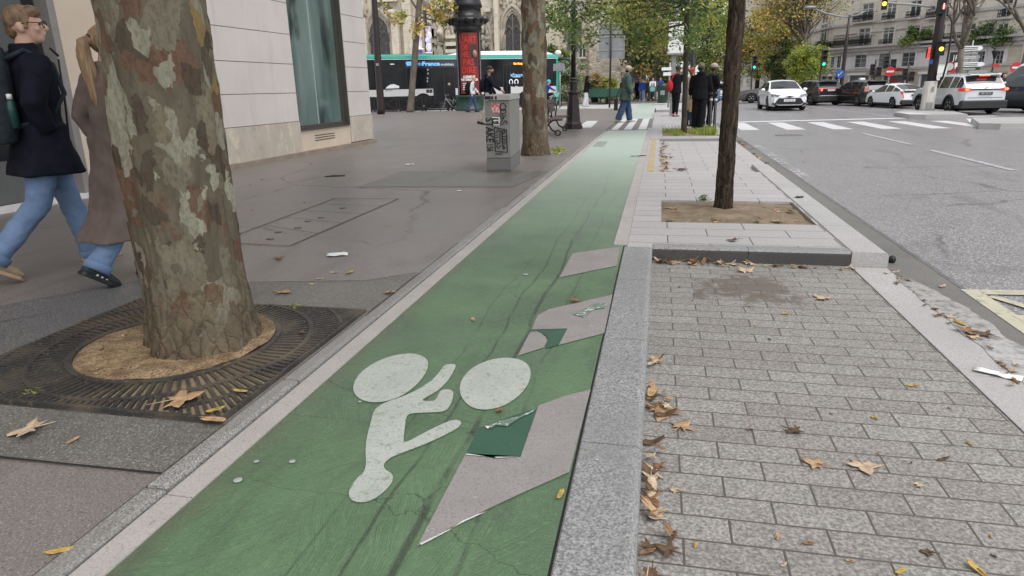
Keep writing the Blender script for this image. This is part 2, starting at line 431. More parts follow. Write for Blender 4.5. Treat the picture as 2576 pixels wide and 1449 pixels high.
# flush white strips, stone by stone
b = MB()
for y0, y1 in ((-8, 19.9), (27.2, 39)):
    y = y0
    while y < y1:
        y2 = min(y + 2.4, y1); b.b2(-1.523, -1.427, y, y2 - .004, -.1, .005); y = y2
y = 5.365
while y < 33:
    if not 19.9 < y < 27: b.b2(-.325, -.214, y, min(y + 1.2, 33) - .006, -.1, .006)
    y += 1.2
struct(b.build("lane_edge_strip", M_strip))
# left kerb: old granite stones
b = MB(); y = -8.0; q = random.Random(3)
while y < 39:
    L = q.uniform(.72, .98)
    b.bevbox(-1.608 + q.uniform(-.004, .004), -1.531 + q.uniform(-.005, .004), y, y + L - .010, -.12, .022 + q.uniform(-.003, .003), .012)
    y += L
struct(b.build("left_kerb", M_kerb_l))
# right kerb beside the paved bay, rounded outer edge
def round_kerb(b, x0, x1, y0, y1, z0, z1, r, side):
    """kerb stone along y whose edge on side +1 (x1) / -1 (x0) is rounded"""
    prof = [(x0, z0), (x1, z0), (x1, z1 - r)] + [(x1 - r + r * math.cos(a), z1 - r + r * math.sin(a)) for a in (.4, .8, 1.2, PI / 2)] + [(x0 + .006, z1), (x0, z1 - .006)]
    if side < 0: prof = [(x0 + x1 - p[0], p[1]) for p in prof][::-1]
    b.loft([[(p[0], y0, p[1]) for p in prof], [(p[0], y1, p[1]) for p in prof]], 0, False)
b = MB()
for y0, y1 in ((-2, .1), (.1, 1.13), (1.13, 2.17), (2.17, 3.24), (3.24, 4.35), (4.35, 5.315)):
    round_kerb(b, -.236, -.012, y0 + .002, y1 - .003, -.3, .004, .032, 1)
struct(b.build("right_kerb", M_kerb))
# island: front kerb, side kerb, slabs with a square tree pit
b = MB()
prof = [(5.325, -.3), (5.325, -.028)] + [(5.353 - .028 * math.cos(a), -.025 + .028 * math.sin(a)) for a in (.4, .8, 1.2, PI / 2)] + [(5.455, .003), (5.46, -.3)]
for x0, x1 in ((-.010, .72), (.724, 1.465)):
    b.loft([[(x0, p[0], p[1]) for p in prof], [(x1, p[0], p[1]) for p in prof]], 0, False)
n_ = len(prof)                                   # upright face: grime and its shade both put into a darker granite
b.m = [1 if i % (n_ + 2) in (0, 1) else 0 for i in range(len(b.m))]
M_grime_shade = granite("grimy_shaded_kerb_face", (.055, .052, .05), (.03, .03, .03), (.10, .098, .094), 170, .7)
struct(b.build("island_front_kerb", [M_kerb, M_grime_shade]))
b = MB()
for y0, y1 in ((5.325, 6.35), (6.35, 7.4), (7.4, 8.7), (8.7, 10.1), (10.1, 11.3), (16.6, 19), (19, 22), (22, 25), (25, 33)):
    round_kerb(b, 1.472, 1.728, y0 + .003, y1 - .003, -.3, .003, .03, 1)
struct(b.build("island_side_kerb", M_gut))
b = MB()
b.b2(-.212, -.012, 5.318, 5.464, -.3, -.001); b.b2(-.212, .058, 5.464, 7.665, -.3, -.001)
b.b2(.058, 1.462, 5.464, 6.385, -.3, -.001); b.b2(1.440, 1.462, 6.385, 7.665, -.3, -.001)
b.b2(-.212, 1.462, 7.665, 10.28, -.3, -.001); b.b2(-.212, .03, 10.28, 16.6, -.3, -.001)
b.b2(-.212, 1.464, 16.78, 17.68, -.3, -.001); b.b2(-.212, .095, 17.68, 19.75, -.3, -.001); b.b2(-.212, 1.464, 19.75, 33, -.3, -.001)
struct(b.build("island_slabs", M_slab))
b = MB(); b.b2(.03, 1.74, 16.6, 16.775, -.3, .004); struct(b.build("island_cross_kerb", M_kerb))
# soil in the pit, gently heaped round the trunk
def heap(name, x0, x1, y0, y1, z, m_, cx, cy, hgt, n=26, rad=.5, clip=None):
    b = MB(); vs = []; fs = []
    for j in range(n + 1):
        for i in range(n + 1):
            x = x0 + (x1 - x0) * i / n; y = y0 + (y1 - y0) * j / n
            d2 = ((x - cx) ** 2 + (y - cy) ** 2) / rad ** 2
            if clip and math.hypot(x - clip[0], y - clip[1]) > clip[2]: f_ = clip[2] / math.hypot(x - clip[0], y - clip[1]); x, y = clip[0] + (x - clip[0]) * f_, clip[1] + (y - clip[1]) * f_; d2 = ((x - cx) ** 2 + (y - cy) ** 2) / rad ** 2
            vs.append((x, y, z + hgt * math.exp(-d2) + .012 * noise.noise((x * 6, y * 6, 1)) + .006 * noise.noise((x * 20, y * 20, 4))))
    for j in range(n):
        for i in range(n): fs.append((j * (n + 1) + i, j * (n + 1) + i + 1, (j + 1) * (n + 1) + i + 1, (j + 1) * (n + 1) + i))
    b.add(vs, fs, 0, True); return struct(b.build(name, m_))
heap("pit_soil", .058, 1.44, 6.385, 7.665, -.03, M_soil2, .68, 7.1, .05)
heap("bed_soil", .095, 1.464, 17.68, 19.75, -.02, M_soil2, .65, 18.6, .03)
# paved bay, gutter stones, channel
rect("bay_paving", -.012, 1.464, -3, 5.33, RZ + .006, M_pav)
rect("bay_paving", .03, 1.75, 10.25, 16.62, -.05, M_slab)
b = MB(); y = -2.2
for L in (1.1,) * 7: b.bevbox(1.47, 1.716, y, min(y + L, 5.3) - .006, -.3, RZ + .010, .004); y += L
struct(b.build("gutter_stones", M_gut))
q = random.Random(5); L = [(1.716, -3)]; yy = -3.0; edge = []
while yy < 60:
    edge.append((2.035 + .012 * noise.noise((yy * 4, 0, 0)) + .012 * noise.noise((yy * 13, 3, 0)), yy)); yy += .08 if yy < 12 else .6
sheet("channel", [(1.71, -3)] + edge + [(1.71, 60)], RZ + .004, M_chan)
b = MB()
for i in range(len(edge) - 1):      # crumbling dark lip of the road surface
    (x0, y0), (x1, y1) = edge[i], edge[i + 1]
    if y0 < 25: b.poly([(x0 - .004, y0, RZ + .006), (x0 + .030 + .014 * noise.noise((y0 * 9, 5, 0)), y0, RZ + .0065), (x1 + .030 + .014 * noise.noise((y1 * 9, 5, 0)), y1, RZ + .0065), (x1 - .004, y1, RZ + .006)])
struct(b.build("road_edge_crumbs", M_dark))
# gutter water
def puddle(name, pts, z, m_): return sheet(name, pts, z, m_)
k = NB("gutter_water"); k.bump(k.noise(28, 4, .7), .06, .01)
M_water = k.done(k.ramp(k.noise(16, 5, .7), [(.45, (.34, .33, .32)), (.62, (.14, .13, .12))]), .10, 0, 1.0)
L = []; q = random.Random(8)
for i in range(61):
    y = 2.75 + i * 2.25 / 60; L.append((1.690 + .022 * noise.noise((y * 5, 1, 0)) + .018 * noise.noise((y * 17, 1, 0)), y))
for i in range(60, -1, -1):
    y = 2.75 + i * 2.25 / 60; f = math.sin(PI * (i + .0) / 60) ** .5
    L.append((1.745 + .16 * f + .03 * noise.noise((y * 4, 7, 0)) + .025 * noise.noise((y * 15, 2, 0)), y))
puddle("gutter_water", L, RZ + .0125, M_water)
# asphalt repairs of the sidewalk
Z1 = .019
sheet("sidewalk_patch", [(-4.2, 1.665), (-1.612, 1.69), (-1.612, 2.035), (-4.2, 2.03)], Z1, M_patch)
sheet("sidewalk_patch", [(-4.6, 2.035), (-3.165, 2.035), (-3.165, 3.72), (-3.5, 3.85), (-3.9, 3.3)], Z1, M_dark)
sheet("sidewalk_patch", [(-2.75, 3.41), (-1.612, 3.41), (-1.612, 4.25), (-1.9, 4.0), (-2.75, 3.85)], Z1, M_patch)
p = [at(*q_, .02) for q_ in ((900, 470), (1010, 430), (1380, 430), (1290, 470))]
sheet("sidewalk_patch", [(v.x, v.y) for v in p], Z1, M_patch)
b = MB()
def line(b, p0, p1, wd, z):
    a = Vector((p0[0], p0[1])); c = Vector((p1[0], p1[1])); n = Vector((-(c - a).y, (c - a).x)).normalized() * wd / 2
    b.poly([(a.x - n.x, a.y - n.y, z), (c.x - n.x, c.y - n.y, z), (c.x + n.x, c.y + n.y, z), (a.x + n.x, a.y + n.y, z)])
DP = [at(*q_, .02) for q_ in ((604, 588), (842, 499), (1003, 500), (728, 619), (590, 612))]
for i, j in ((0, 1), (1, 2), (2, 3), (3, 4), (0, 4)): line(b, DP[i], DP[j], .012, Z1 + .003)
for t in (.2, .4, .6, .8): line(b, DP[0].lerp(DP[1], t), DP[3].lerp(DP[2], t), .007, Z1 + .003)
for x0, y0, x1, y1 in ((-2.85, 1.66, -1.61, 1.685), (-4.4, 1.64, -2.85, 1.66), (-2.75, 3.86, -1.9, 4.02), (-1.9, 4.02, -1.62, 4.26)): line(b, (x0, y0), (x1, y1), .009, Z1 + .003)
struct(b.build("sidewalk_joints", M_joint))
b = MB()
for x, y in ((680, 600), (750, 572), (808, 547), (862, 523), (700, 583), (775, 556)):
    v = at(x, y, .02); b.lathe([(.035, 0), (.03, .004)], (v.x, v.y, Z1), 10)
struct(b.build("duct_cover_lifting_holes", M_dark))

# ------------------------------------------------------------ painted markings
def zpoly(name, x0, y0, s, pts, z, m_):
    return sheet(name, [(v.x, v.y) for v in (at((x0 + p[0] / s) * .644, (y0 + p[1] / s) * .644, z) for p in pts)], z, m_)
def smooth_loop(pts, n=3):
    for _ in range(n):
        o = []
        for i in range(len(pts)):
            a, c = pts[i], pts[(i + 1) % len(pts)]
            o += [(a[0] * .75 + c[0] * .25, a[1] * .75 + c[1] * .25), (a[0] * .25 + c[0] * .75, a[1] * .25 + c[1] * .75)]
        pts = o
    return pts
Z3 = (1300, 1200, 1.38)
wheel1 = [(103, 440), (130, 370), (200, 310), (300, 265), (390, 248), (460, 252), (508, 278), (518, 315), (492, 372), (440, 430), (370, 480), (280, 510), (200, 514), (135, 492)]
wheel2 = [(680, 440), (698, 380), (745, 330), (810, 295), (890, 273), (968, 272), (1035, 290), (1070, 335), (1062, 400), (1022, 460), (960, 512), (890, 543), (810, 555), (742, 538), (697, 495)]
rider = [(605, 308), (660, 305), (664, 322), (620, 400), (560, 455), (500, 487), (476, 505), (545, 507), (560, 490), (578, 450), (610, 440), (646, 448), (652, 475), (632, 535), (600, 563), (530, 567), (440, 570), (396, 580), (389, 640), (382, 700), (380, 738), (500, 672), (640, 604), (690, 610), (694, 632), (660, 662), (500, 738), (340, 797), (300, 817), (270, 850), (285, 878), (312, 890), (327, 915), (317, 950), (270, 1002), (210, 1042), (150, 1055), (100, 1042), (83, 1010), (95, 970), (130, 920), (170, 888), (180, 840), (175, 760), (185, 690), (205, 620), (216, 570), (240, 535), (300, 505), (380, 480), (440, 453), (500, 418), (552, 378), (590, 328)]
for nm, pts in (("bicycle_symbol_wheel", smooth_loop(wheel1, 2)), ("bicycle_symbol_wheel", smooth_loop(wheel2, 2)), ("bicycle_symbol_rider", smooth_loop(rider, 2))):
    zpoly(nm, *Z3, pts, .004, M_sym)
zpoly("blanked_marking", *Z3, [(455, 1287), (715, 790), (1012, 807), (1108, 530), (1250, 478), (1390, 442), (1275, 888), (1000, 1010), (700, 1152)], .004, M_grey)
zpoly("dark_green_patch", *Z3, [(718, 787), (788, 649), (1104, 538), (1011, 804)], .004, M_teal)
for i, pts in enumerate(([(820, 641), (900, 612), (1010, 585), (1100, 540), (1085, 560), (1000, 600), (940, 640), (880, 635), (835, 655)], [(640, 1190), (700, 1150), (780, 1115), (830, 1100), (790, 1118), (720, 1150)], [(470, 1272), (640, 1190), (628, 1202), (476, 1282)], [(718, 787), (860, 797), (880, 812), (1005, 806), (850, 806), (722, 795)])):
    zpoly("paint_edge_remnant", *Z3, pts, .008, M_chip if i in (0,) else M_white)
def dpoly(name, pts, z, m_): return sheet(name, [(v.x, v.y) for v in (at(*p, z) for p in pts)], z, m_)
dpoly("blanked_marking", [(1338, 829), (1352, 793), (1380, 778), (1541, 741), (1520, 838), (1405, 868), (1428, 826)], .004, M_grey)
dpoly("dark_green_patch", [(1350, 830), (1427, 827), (1404, 868), (1372, 877), (1380, 852)], .004, M_teal)
dpoly("blanked_marking", [(1302, 895), (1333, 836), (1352, 834), (1372, 843), (1376, 858), (1368, 874)], .004, M_grey)
dpoly("blanked_marking", [(1407, 698), (1441, 637), (1560, 620), (1552, 668)], .004, M_grey)
dpoly("paint_edge_remnant", [(1440, 790), (1480, 772), (1500, 762), (1530, 760), (1520, 775), (1490, 780), (1470, 798)], .008, M_chip)
b = MB()
for x0, x1 in ((-1.38, -1.19), (-1.01, -.79), (-.60, -.36)): b.b2(x0, x1, 20.3, 26.9, -.01, .005)
struct(b.build("lane_crossing_stripes", M_white))
sheet("sidewalk_crossing_stripe", [(-2.50, 21.2), (-2.06, 21.2), (-2.2, 25.4), (-2.62, 25.4)], .02, M_white)
b = MB()
for i in range(9):
    x = 2.42 + 1.285 * i
    b.b2(x, x + .53, 21.5, 25.3, RZ - .02, RZ + .006)
struct(b.build("crosswalk_stripes", M_white))
b = MB(); b.poly([(2.2, 25.4, RZ + .006), (12, 27.9, RZ + .006), (12, 28.4, RZ + .006), (2.2, 26.1, RZ + .006)]); struct(b.build("stop_line", M_white))
b = MB()
line(b, (5.31, 19.7), (5.36, 16.1), .13, RZ + .006); line(b, (5.29, 14.9), (5.28, 11.5), .13, RZ + .006); line(b, (8.6, 27.8), (8.25, 44), .14, RZ + .006); line(b, (9.3, 36), (14, 29.0), .14, RZ + .006)
line(b, (5.3, 10), (5.3, 6.8), .13, RZ + .006)
struct(b.build("lane_lines", M_faint))
for i, (s_, y) in enumerate((("TRA2", 11.1), ("1-TO", 12.75), ("DU", 14.0), ("LO20", 15.6))):
    struct(text_mesh(s_, "kerbside_road_lettering", M_white, .22, facing((2.17, y, RZ + .006), (0, 1, 0), (-1, 0, 0)), sx=2.0, depth=.001))
# pale yellow box marking at the edge of the road
b = MB()
line(b, (2.075, 4.74), (2.06, 3.2), .11, RZ + .007)
line(b, (2.02, 4.74), (3.4, 4.86), .11, RZ + .0075)
for y in (4.2, 3.5): line(b, (2.1, y), (3.4, y + .15), .14, RZ + .0085)
for i in range(5): line(b, (2.15 + .33 * i, 4.66), (2.36 + .33 * i, 4.25), .07, RZ + .009)
struct(b.build("yellow_road_box", M_yel))
b = MB(); b.b2(-.150, -.055, 10.3, 16.6, -.02, .004); struct(b.build("worn_yellow_edge_strip", M_ocre))
b = MB()
for i in range(8): b.b2(.22 + .1 * i, .27 + .1 * i, 21.2, 22.6, -.02, .007)
struct(b.build("tactile_strips", M_white))
b = MB()
for i in range(5): b.b2(-1.38 + .05 * i, -1.36 + .05 * i, 14.6, 16.0, -.01, .003)
struct(b.build("lane_drain_slots", M_dark))
v = at(1985, 340, RZ); b = MB(); b.lathe([(.36, 0), (.36, .006), (.31, .008), (.30, .004)], (v.x, v.y, RZ), 24); struct(b.build("manhole_cover", M_chan))
# traffic islands in the road
b = MB()
b.prism([(8.75, 27.0), (9.2, 26.75), (10.5, 26.7), (11.1, 29.6), (9.9, 31.2), (8.85, 29.0)], RZ - .1, .03)
b.prism([(8.6, 21.05), (9.0, 20.75), (16, 20.6), (16, 24.2), (9.6, 24.1)], RZ - .1, .045)
struct(b.build("traffic_island", M_gut))
sheet("island_nose_paint", [(8.77, 27.05), (9.2, 26.77), (9.5, 26.76), (9.3, 28.4), (8.9, 28.9)], .035, M_white)
sheet("crosswalk_stripe", [(9.6, 24.2), (10.6, 24.2), (11.4, 26.5), (10.4, 26.5)], RZ + .006, M_white)
# ============================================================ BUILDINGS
def lime():
    k = NB("limestone_blocks_weathered")
    col = k.ramp(k.noise(1.2, 6, .6), [(.35, (.60, .555, .53)), (.7, (.54, .495, .47))])
    col = k.mix(col, (.42, .385, .36), k.ramp(k.noise(3.0, 6, .7, .4, vec=k.map((1, 1.6, .16))), [(.54, 0.0), (.74, .5)]))
    col = k.mix(col, (.40, .365, .34), k.ramp(k.noise(170, 2, .6), [(.6, 0.0), (.72, .5)]))
    col = k.mix(col, (.36, .33, .31), k.ramp(k.vor(5.5, vec=k.map((1, 1, 1), (2, 2, 2))), [(.02, .5), (.035, 0.0)]))
    k.bump(k.noise(60, 5, .65), .14, .01); return k.done(col, .8)
M_lime = lime()
M_gap = plain("block_joint", (.16, .14, .13), .95)
M_cream = mat("cream_wall", (.60, .50, .40), .85, (.55, .455, .36), 1.5, bump=.08, bs=40)
def plinth_mat():
    k = NB("stained_plinth")
    col = k.ramp(k.noise(2.5, 6, .65), [(.3, (.50, .45, .39)), (.7, (.40, .35, .29))])
    col = k.mix(col, (.62, .55, .42), k.ramp(k.noise(3.5, 5, .7, 1.5, vec=k.map((1, 1, .35))), [(.55, 0.0), (.6, .7)]))
    col = k.mix(col, (.19, .16, .13), k.ramp(k.noise(5, 6, .75, 2.5, vec=k.map((2, 2, .5))), [(.60, 0.0), (.66, .7)]))
    k.bump(k.noise(30, 5, .6), .15, .01)
    return k.done(col, .7)
M_plinth = plinth_mat()
M_step = mat("brown_stone_step", (.30, .24, .19), .8, (.22, .175, .14), 3, bump=.3)
M_alu = plain("bronze_window_metal", (.115, .108, .098), .4, .5)
M_jamb = plain("grey_jamb_metal", (.27, .25, .24), .45, .2)
def shopglass():
    k = NB("shop_window_glass")
    v = k.map((.55, 1, 1.0))
    v = k.map((.5, 1, .22)); n1 = k.noise(1.6, 3, .5, .25, vec=v)
    col = k.ramp(n1, [(.22, (.035, .058, .057)), (.45, (.105, .155, .145)), (.6, (.150, .205, .19)), (.8, (.22, .28, .26))])  # soft vertical streaks in the colour imitate blurred reflections
    col = k.mix(col, (.10, .12, .085), k.ramp(k.noise(.9, 3, .5, vec=k.map((1, 1, .6), (3, 1, 2))), [(.5, 0.0), (.65, .6)]))
    col = k.mix(col, (.008, .014, .018), k.ramp(k.noise(1.7, 3, .5, .3, vec=k.map((1.4, 1, .35), (9, 4, 2))), [(.55, 0.0), (.68, .8)]))
    k.bump(k.noise(1.6, 2, .5), .05, .05)
    return k.done(col, .07, 0, .35)
M_sglass = shopglass()
M_black = plain("black_paint", (.012, .012, .013), .35)
M_blackglass = mat("black_glass", (.010, .011, .012), .08, (.02, .022, .024), 2, spec=.6)
M_greypanel = plain("grey_door_panel", (.10, .10, .10), .5)
M_sill = mat("white_stone_sill", (.66, .64, .62), .6, (.52, .5, .48), 5)

WL = Wall(at(580, 425, .02), at(942, 358, .02)); TL = WL.mat()
lb = thing("limestone_building", "pale limestone corner building with horizontal joints and tall greenish shop window", "building", WL.w(2.3, 0).to_tuple())
zs = [.70, 1.248, 1.79, 2.338, 2.905, 3.45, 4.0, 4.55, 5.1, 5.65, 6.2, 6.75, 7.3, 7.85, 8.4]
b = MB()
for i in range(len(zs) - 1):
    for s0, s1 in ((-.9, 2.31), (4.46, 5.57)) if zs[i] < 3.9 else ((-.9, 5.57),):
        b.b2(s0, s1, -.3, 0, zs[i] + .006, zs[i + 1] - .006)
b.build("stone_courses", M_lime, lb, TL)
b = MB(); b.b2(-.9, 2.30, -.3, -.012, .6, 8.4); b.b2(4.47, 5.555, -.3, -.012, .6, 8.4); b.b2(-14, 5.55, -9, -.305, -.2, 8.4)
b.build("wall_core", M_gap, lb, TL)
b = MB(); b.b2(-2.85, -.905, -.3, .002, -.1, 8.4); b.b2(-14, -2.85, -.3, .002, 3.4, 8.4); b.b2(-14, -6.6, -.3, .002, -.1, 3.4)
b.build("cream_wall", M_cream, lb, TL)
b = MB()
b.b2(-.9, .935, -.3, .012, .10, .694); b.b2(.937, 2.31, -.3, .0125, .10, .694)
b.build("plinth", M_plinth, lb, TL); b = MB(); b.b2(4.46, 5.585, -.3, .012, .12, .694); b.build("plinth", M_plinth, lb, TL)
b = MB(); b.b2(2.312, 4.458, -.3, -.02, .10, .52)
pn = b.build("window_apron", M_cream, lb, TL)
s0, z0 = WL.pt((1000 + 565 / 2.415) * .644, 1300 / 2.415 * .644); s1, z1 = WL.pt((1000 + 750 / 2.415) * .644, 1265 / 2.415 * .644)
b = MB()
for i in range(3): b.b2(s0, s1, -.03, -.014, .27 + i * .05, .285 + i * .05)
b.build("vent_grille", M_black, pn, TL)
b = MB(); b.b2(-.9, 5.66, -.3, .075, -.1, .10); b.build("base_step", M_step, lb, TL)
wf = MB()
for a in ((2.312, 2.39, -.16, -.10, .53, 3.9), (4.33, 4.42, -.16, -.11, .53, 3.9), (2.312, 4.42, -.16, -.10, .53, .60), (2.39, 4.33, -.16, -.11, 3.8, 3.9)): wf.b2(*a)
wf.b2(4.425, 4.459, -.2, -.004, .525, 3.9); wf.b2(2.312, 4.42, -.10, .02, .505, .528)
wp = wf.build("window", M_alu, lb, TL)
b = MB(); b.b2(2.35, 4.40, -.19, -.15, .56, 3.85); b.build("pane", M_sglass, wp, TL)
b = MB(); b.b2(3.30, 3.325, -.15, -.135, .6, 3.8); b.build("mullion", plain("pale_glass_edge", (.36, .44, .41), .3), wp, TL)
b = MB(); b.b2(-2.95, -2.852, -.3, -.004, .02, 3.4); b.b2(-6.59, -2.95, -.3, -.01, 3.2, 3.398); b.build("door_jamb", M_jamb, lb, TL)
b = MB(); b.b2(-6.59, -2.952, -.25, -.2, .55, 3.2); dr = b.build("door", M_blackglass, lb, TL)
b = MB(); b.b2(-4.6, -2.955, -.25, -.15, .06, .55); b.build("door_panel", M_greypanel, dr, TL)
b = MB()
for s in (-4.65, -5.6): b.b2(s - .05, s + .05, -.2, -.12, .06, 3.2)
b.build("door_frame", M_black, dr, TL)
b = MB(); b.b2(-6.6, -2.76, -.14, .16, -.02, .055); b.build("door_sill", M_sill, lb, TL)
b = MB(); b.b2(-6.6, -2.77, -.1, .11, -.02, .018); b.build("painted_sill_shadow", M_black, lb, TL)  # black strip painted in as the shadow below the sill

# ------------------------------------------------------------ gothic church behind the bus
def stone(name, c, c2, dirt=(.10, .088, .07), st=(1, 1, .35), amt=.75):
    k = NB(name)
    col = k.ramp(k.noise(.55, 6, .65, .5), [(.3, c), (.7, c2)])
    col = k.mix(col, dirt, k.ramp(k.noise(.9, 7, .75, 1.2, vec=k.map(st)), [(.52, 0.0), (.68, amt)]))
    br = k.n("ShaderNodeTexBrick"); k.l(k.map((1, 0, 1), rot=(PI / 2, 0, 0)), br.inputs["Vector"])
    br.inputs["Scale"].default_value = 1; br.inputs["Brick Width"].default_value = .9; br.inputs["Row Height"].default_value = .42; br.inputs["Mortar Size"].default_value = .012
    br.inputs["Color1"].default_value = (1, 1, 1, 1); br.inputs["Color2"].default_value = (.93, .92, .91, 1); br.inputs["Mortar"].default_value = (.74, .72, .69, 1)
    col = k.mix(col, br.outputs["Color"], 1.0, 'MULTIPLY')
    k.bump(k.noise(4, 6, .7), .4, .06)
    return k.done(col, .9, 0, .2)
M_church = stone("church_limestone", (.66, .60, .50), (.56, .50, .40), amt=.6)
M_carve = stone("carved_limestone", (.56, .50, .41), (.34, .30, .24), amt=.85)
M_lead = mat("leaded_glass", (.030, .030, .034), .3, (.055, .05, .05), 5, speck=(9, (.10, .09, .085), .55, .6), bump=.5, bs=14)
M_slate = plain("grey_slate", (.14, .15, .17), .6)
M_dark_stone = stone("sooted_stone", (.20, .175, .14), (.10, .09, .075))
YC = 56.0
def cz(px, py, Y=YC):
    v = aty((1420 + px / 4.829) * .644, py / 4.829 * .644, Y); return v.x, v.z
church = thing("church", "old gothic church with pointed windows and sooted carved stone rising behind the bus", "church", (-18, YC, 0))
x0 = aty(880, 0, YC).x; x1 = aty(1376, 0, YC).x
b = MB(); b.b2(x0, x1, YC, YC + 14, -.1, 14); b.build("wall", M_church, church)
def pointed(cx, hw, zspring, n=10, k=1.35):
    """outline of a pointed arch from left spring to right spring"""
    R = hw * 2 * k / 1.35; c = []
    rr = (R * R) ; 
    A = math.acos((R - hw) / R)
    L = [(cx + hw - (R - 0) + (0), zspring)]
    left = [(cx + hw * 0 + (R - hw) - R * math.cos(t), zspring + R * math.sin(t)) for t in [A * i / n for i in range(n + 1)]]
    right = [(2 * cx - p[0], p[1]) for p in left[::-1][1:]]
    return left + right
def arch_window(px0, px1, papex, zb, parent, name="window", nl=2, depth=.5):
    xa, _ = cz(px0, papex); xb, _ = cz(px1, papex); _, zt = cz((px0 + px1) / 2, papex)
    cx, hw = (xa + xb) / 2, (xb - xa) / 2; R = 2 * hw; zs_ = zt - hw * math.sqrt(3)
    A = pointed(cx, hw, zs_)
    o = MB()                                           # moulded surround, three stepped rolls
    for r, off, yo in ((.16, .30, .12), (.10, .12, .06), (.07, .0, .02)):
        B = pointed(cx, hw + off, zs_); B = [(B[0][0], zb)] + B + [(B[-1][0], zb)]
        o.tube([(x, YC - yo, z) for x, z in B], r, 6, 0, True)
    f = o.build(name, M_carve, parent)
    g = MB(); g.poly([(x, YC - .03, z) for x, z in [(A[0][0], zb)] + A + [(A[-1][0], zb)]]); g.build("pane", M_lead, f)
    t = MB()
    for i in range(1, nl): t.tube([(cx - hw + 2 * hw * i / nl, YC - .06, zb), (cx - hw + 2 * hw * i / nl, YC - .06, zs_ + (.9 if nl == 2 else .5))], .07, 6)
    for i in range(nl):
        c2, h2 = cx - hw + 2 * hw * (i + .5) / nl, hw / nl
        t.tube([(x, YC - .06, z) for x, z in pointed(c2, h2, zs_ - .5, 6)], .055, 6)
    for (dx, dz, r) in ((0, 1.0, .42),):
        t.tube([(cx + dx + r * math.cos(a), YC - .06, zs_ + dz + r * math.sin(a)) for a in [2 * PI * i / 12 for i in range(13)]], .05, 5)
    t.build("tracery", M_dark_stone, f)
    return f
arch_window(75, 470, 285, 0.2, church)
arch_window(1580, 2350, 130, 0.2, church, nl=3)
xr, _ = cz(2679, 0)
f = arch_window(2660, 2960, 230, 0.2, church)
def buttress(px0, px1, ptop, d, mt, name="buttress", cap=True):
    xa, zt = cz(px0, ptop); xb, _ = cz(px1, ptop)
    b = MB(); b.b2(xa, xb, YC - d, YC - .01, -.1, min(zt, 13))
    o = b.build(name, mt, church)
    if cap:
        c = MB(); c.b2(xa - .15, xb + .15, YC - d - .15, YC - .015, min(zt, 13) - .5, min(zt, 13) - .1); c.b2(xa - .08, xb + .08, YC - d - .1, YC - .015, min(zt, 13) + .0, min(zt, 13) + .25)
        c.build("capital", M_carve, o)
    return o
buttress(560, 690, 300, .7, M_church); buttress(690, 860, -900, .45, M_church, cap=False); buttress(1000, 1100, -900, .35, M_church, cap=False)
buttress(1200, 1260, -300, .55, M_church); buttress(1350, 1395, -300, .3, M_church, cap=False)
buttress(-60, 30, -200, .6, M_church); buttress(520, 560, 300, .35, M_carve); buttress(2480, 2560, -400, .8, M_church); buttress(3060, 3150, -500, .7, M_church)
b = MB(); x, z = cz(1150, 0); b.tube([(x, YC - .25, -.1), (x, YC - .25, 12)], .13, 8); x, z = cz(1190, 0); b.tube([(x, YC - .2, 3), (x, YC - .2, 12)], .07, 6); b.build("rainwater_pipe", M_dark_stone, church)
# carved gablets, gargoyles and ledges
def carved(): o = b.build("carving", M_carve, church)
for px in (1365, 1470, 1300):
    b = MB()
    for pb, pt in ((1040, 850), (850, 690), (690, 420)):
        xc, zb_ = cz(px, pb); _, zt = cz(px, pt); hw = .26
        b.loft([[(xc - hw, YC - .35, zb_), (xc + hw, YC - .35, zb_), (xc + hw, YC - .02, zb_), (xc - hw, YC - .02, zb_)], [(xc - hw, YC - .35, zt - .5), (xc + hw, YC - .35, zt - .5), (xc + hw, YC - .02, zt - .5), (xc - hw, YC - .02, zt - .5)], [(xc - .02, YC - .2, zt), (xc + .02, YC - .2, zt), (xc + .02, YC - .1, zt), (xc - .02, YC - .1, zt)]], 0, False)
    carved()
for px, py in ((605, 270), (20, 230), (1230, 40), (1500, 650)):
    xc, zc = cz(px, py); b = MB(); b.tube([(xc, YC - .3, zc - .4), (xc, YC - 1.1, zc), (xc, YC - 1.5, zc + .1)], [.28, .26, .12], 7); b.ell((xc, YC - .8, zc + .1), (.3, .4, .3), 8, 6); b.build("gargoyle", M_carve, church)
for px0, px1, py in ((220, 660, 20), (1100, 1790, 170), (1580, 1800, 700), (1580, 1800, 840), (1580, 1800, 970), (2300, 2420, 200)):
    xa, z = cz(px0, py); xb, _ = cz(px1, py); b = MB(); b.b2(xa, xb, YC - .5, YC - .02, z - .14, z + .14); b.build("ledge", M_church, church)
q = random.Random(4)
for px0, px1, py0, py1, n in ((1540, 1800, 250, 1000, 70), (250, 540, 40, 260, 30), (1180, 1560, -60, 400, 60), (480, 560, 280, 700, 16), (-60, 60, 0, 400, 16), (2250, 2480, 300, 900, 40), (2560, 3100, -200, 200, 50)):
    b = MB()
    for _ in range(n):
        xc, zc = cz(q.uniform(px0, px1), q.uniform(py0, py1)); r = q.uniform(.08, .22); b.ell((xc, YC - .05, zc), (r, r, r * q.uniform(.8, 2.2)), 6, 4)
    carved()
x, z = cz(1520, 330); b = MB(); b.tube([(x + .62 * math.cos(a), YC - .15, z + .62 * math.sin(a)) for a in [2 * PI * i / 16 for i in range(17)]], .12, 6); b.build("roundel", M_carve, church)
for py in (930, 790):
    b = MB()
    for i in range(6): x, z = cz(1605 + i * 34, py); b.b2(x - .07, x + .07, YC - .3, YC - .02, z - .6, z + .4)
    b.b2(cz(1600, 0)[0], cz(1790, 0)[0], YC - .22, YC - .021, z - .62, z - .55); b.build("arcade_statues", M_carve, church)
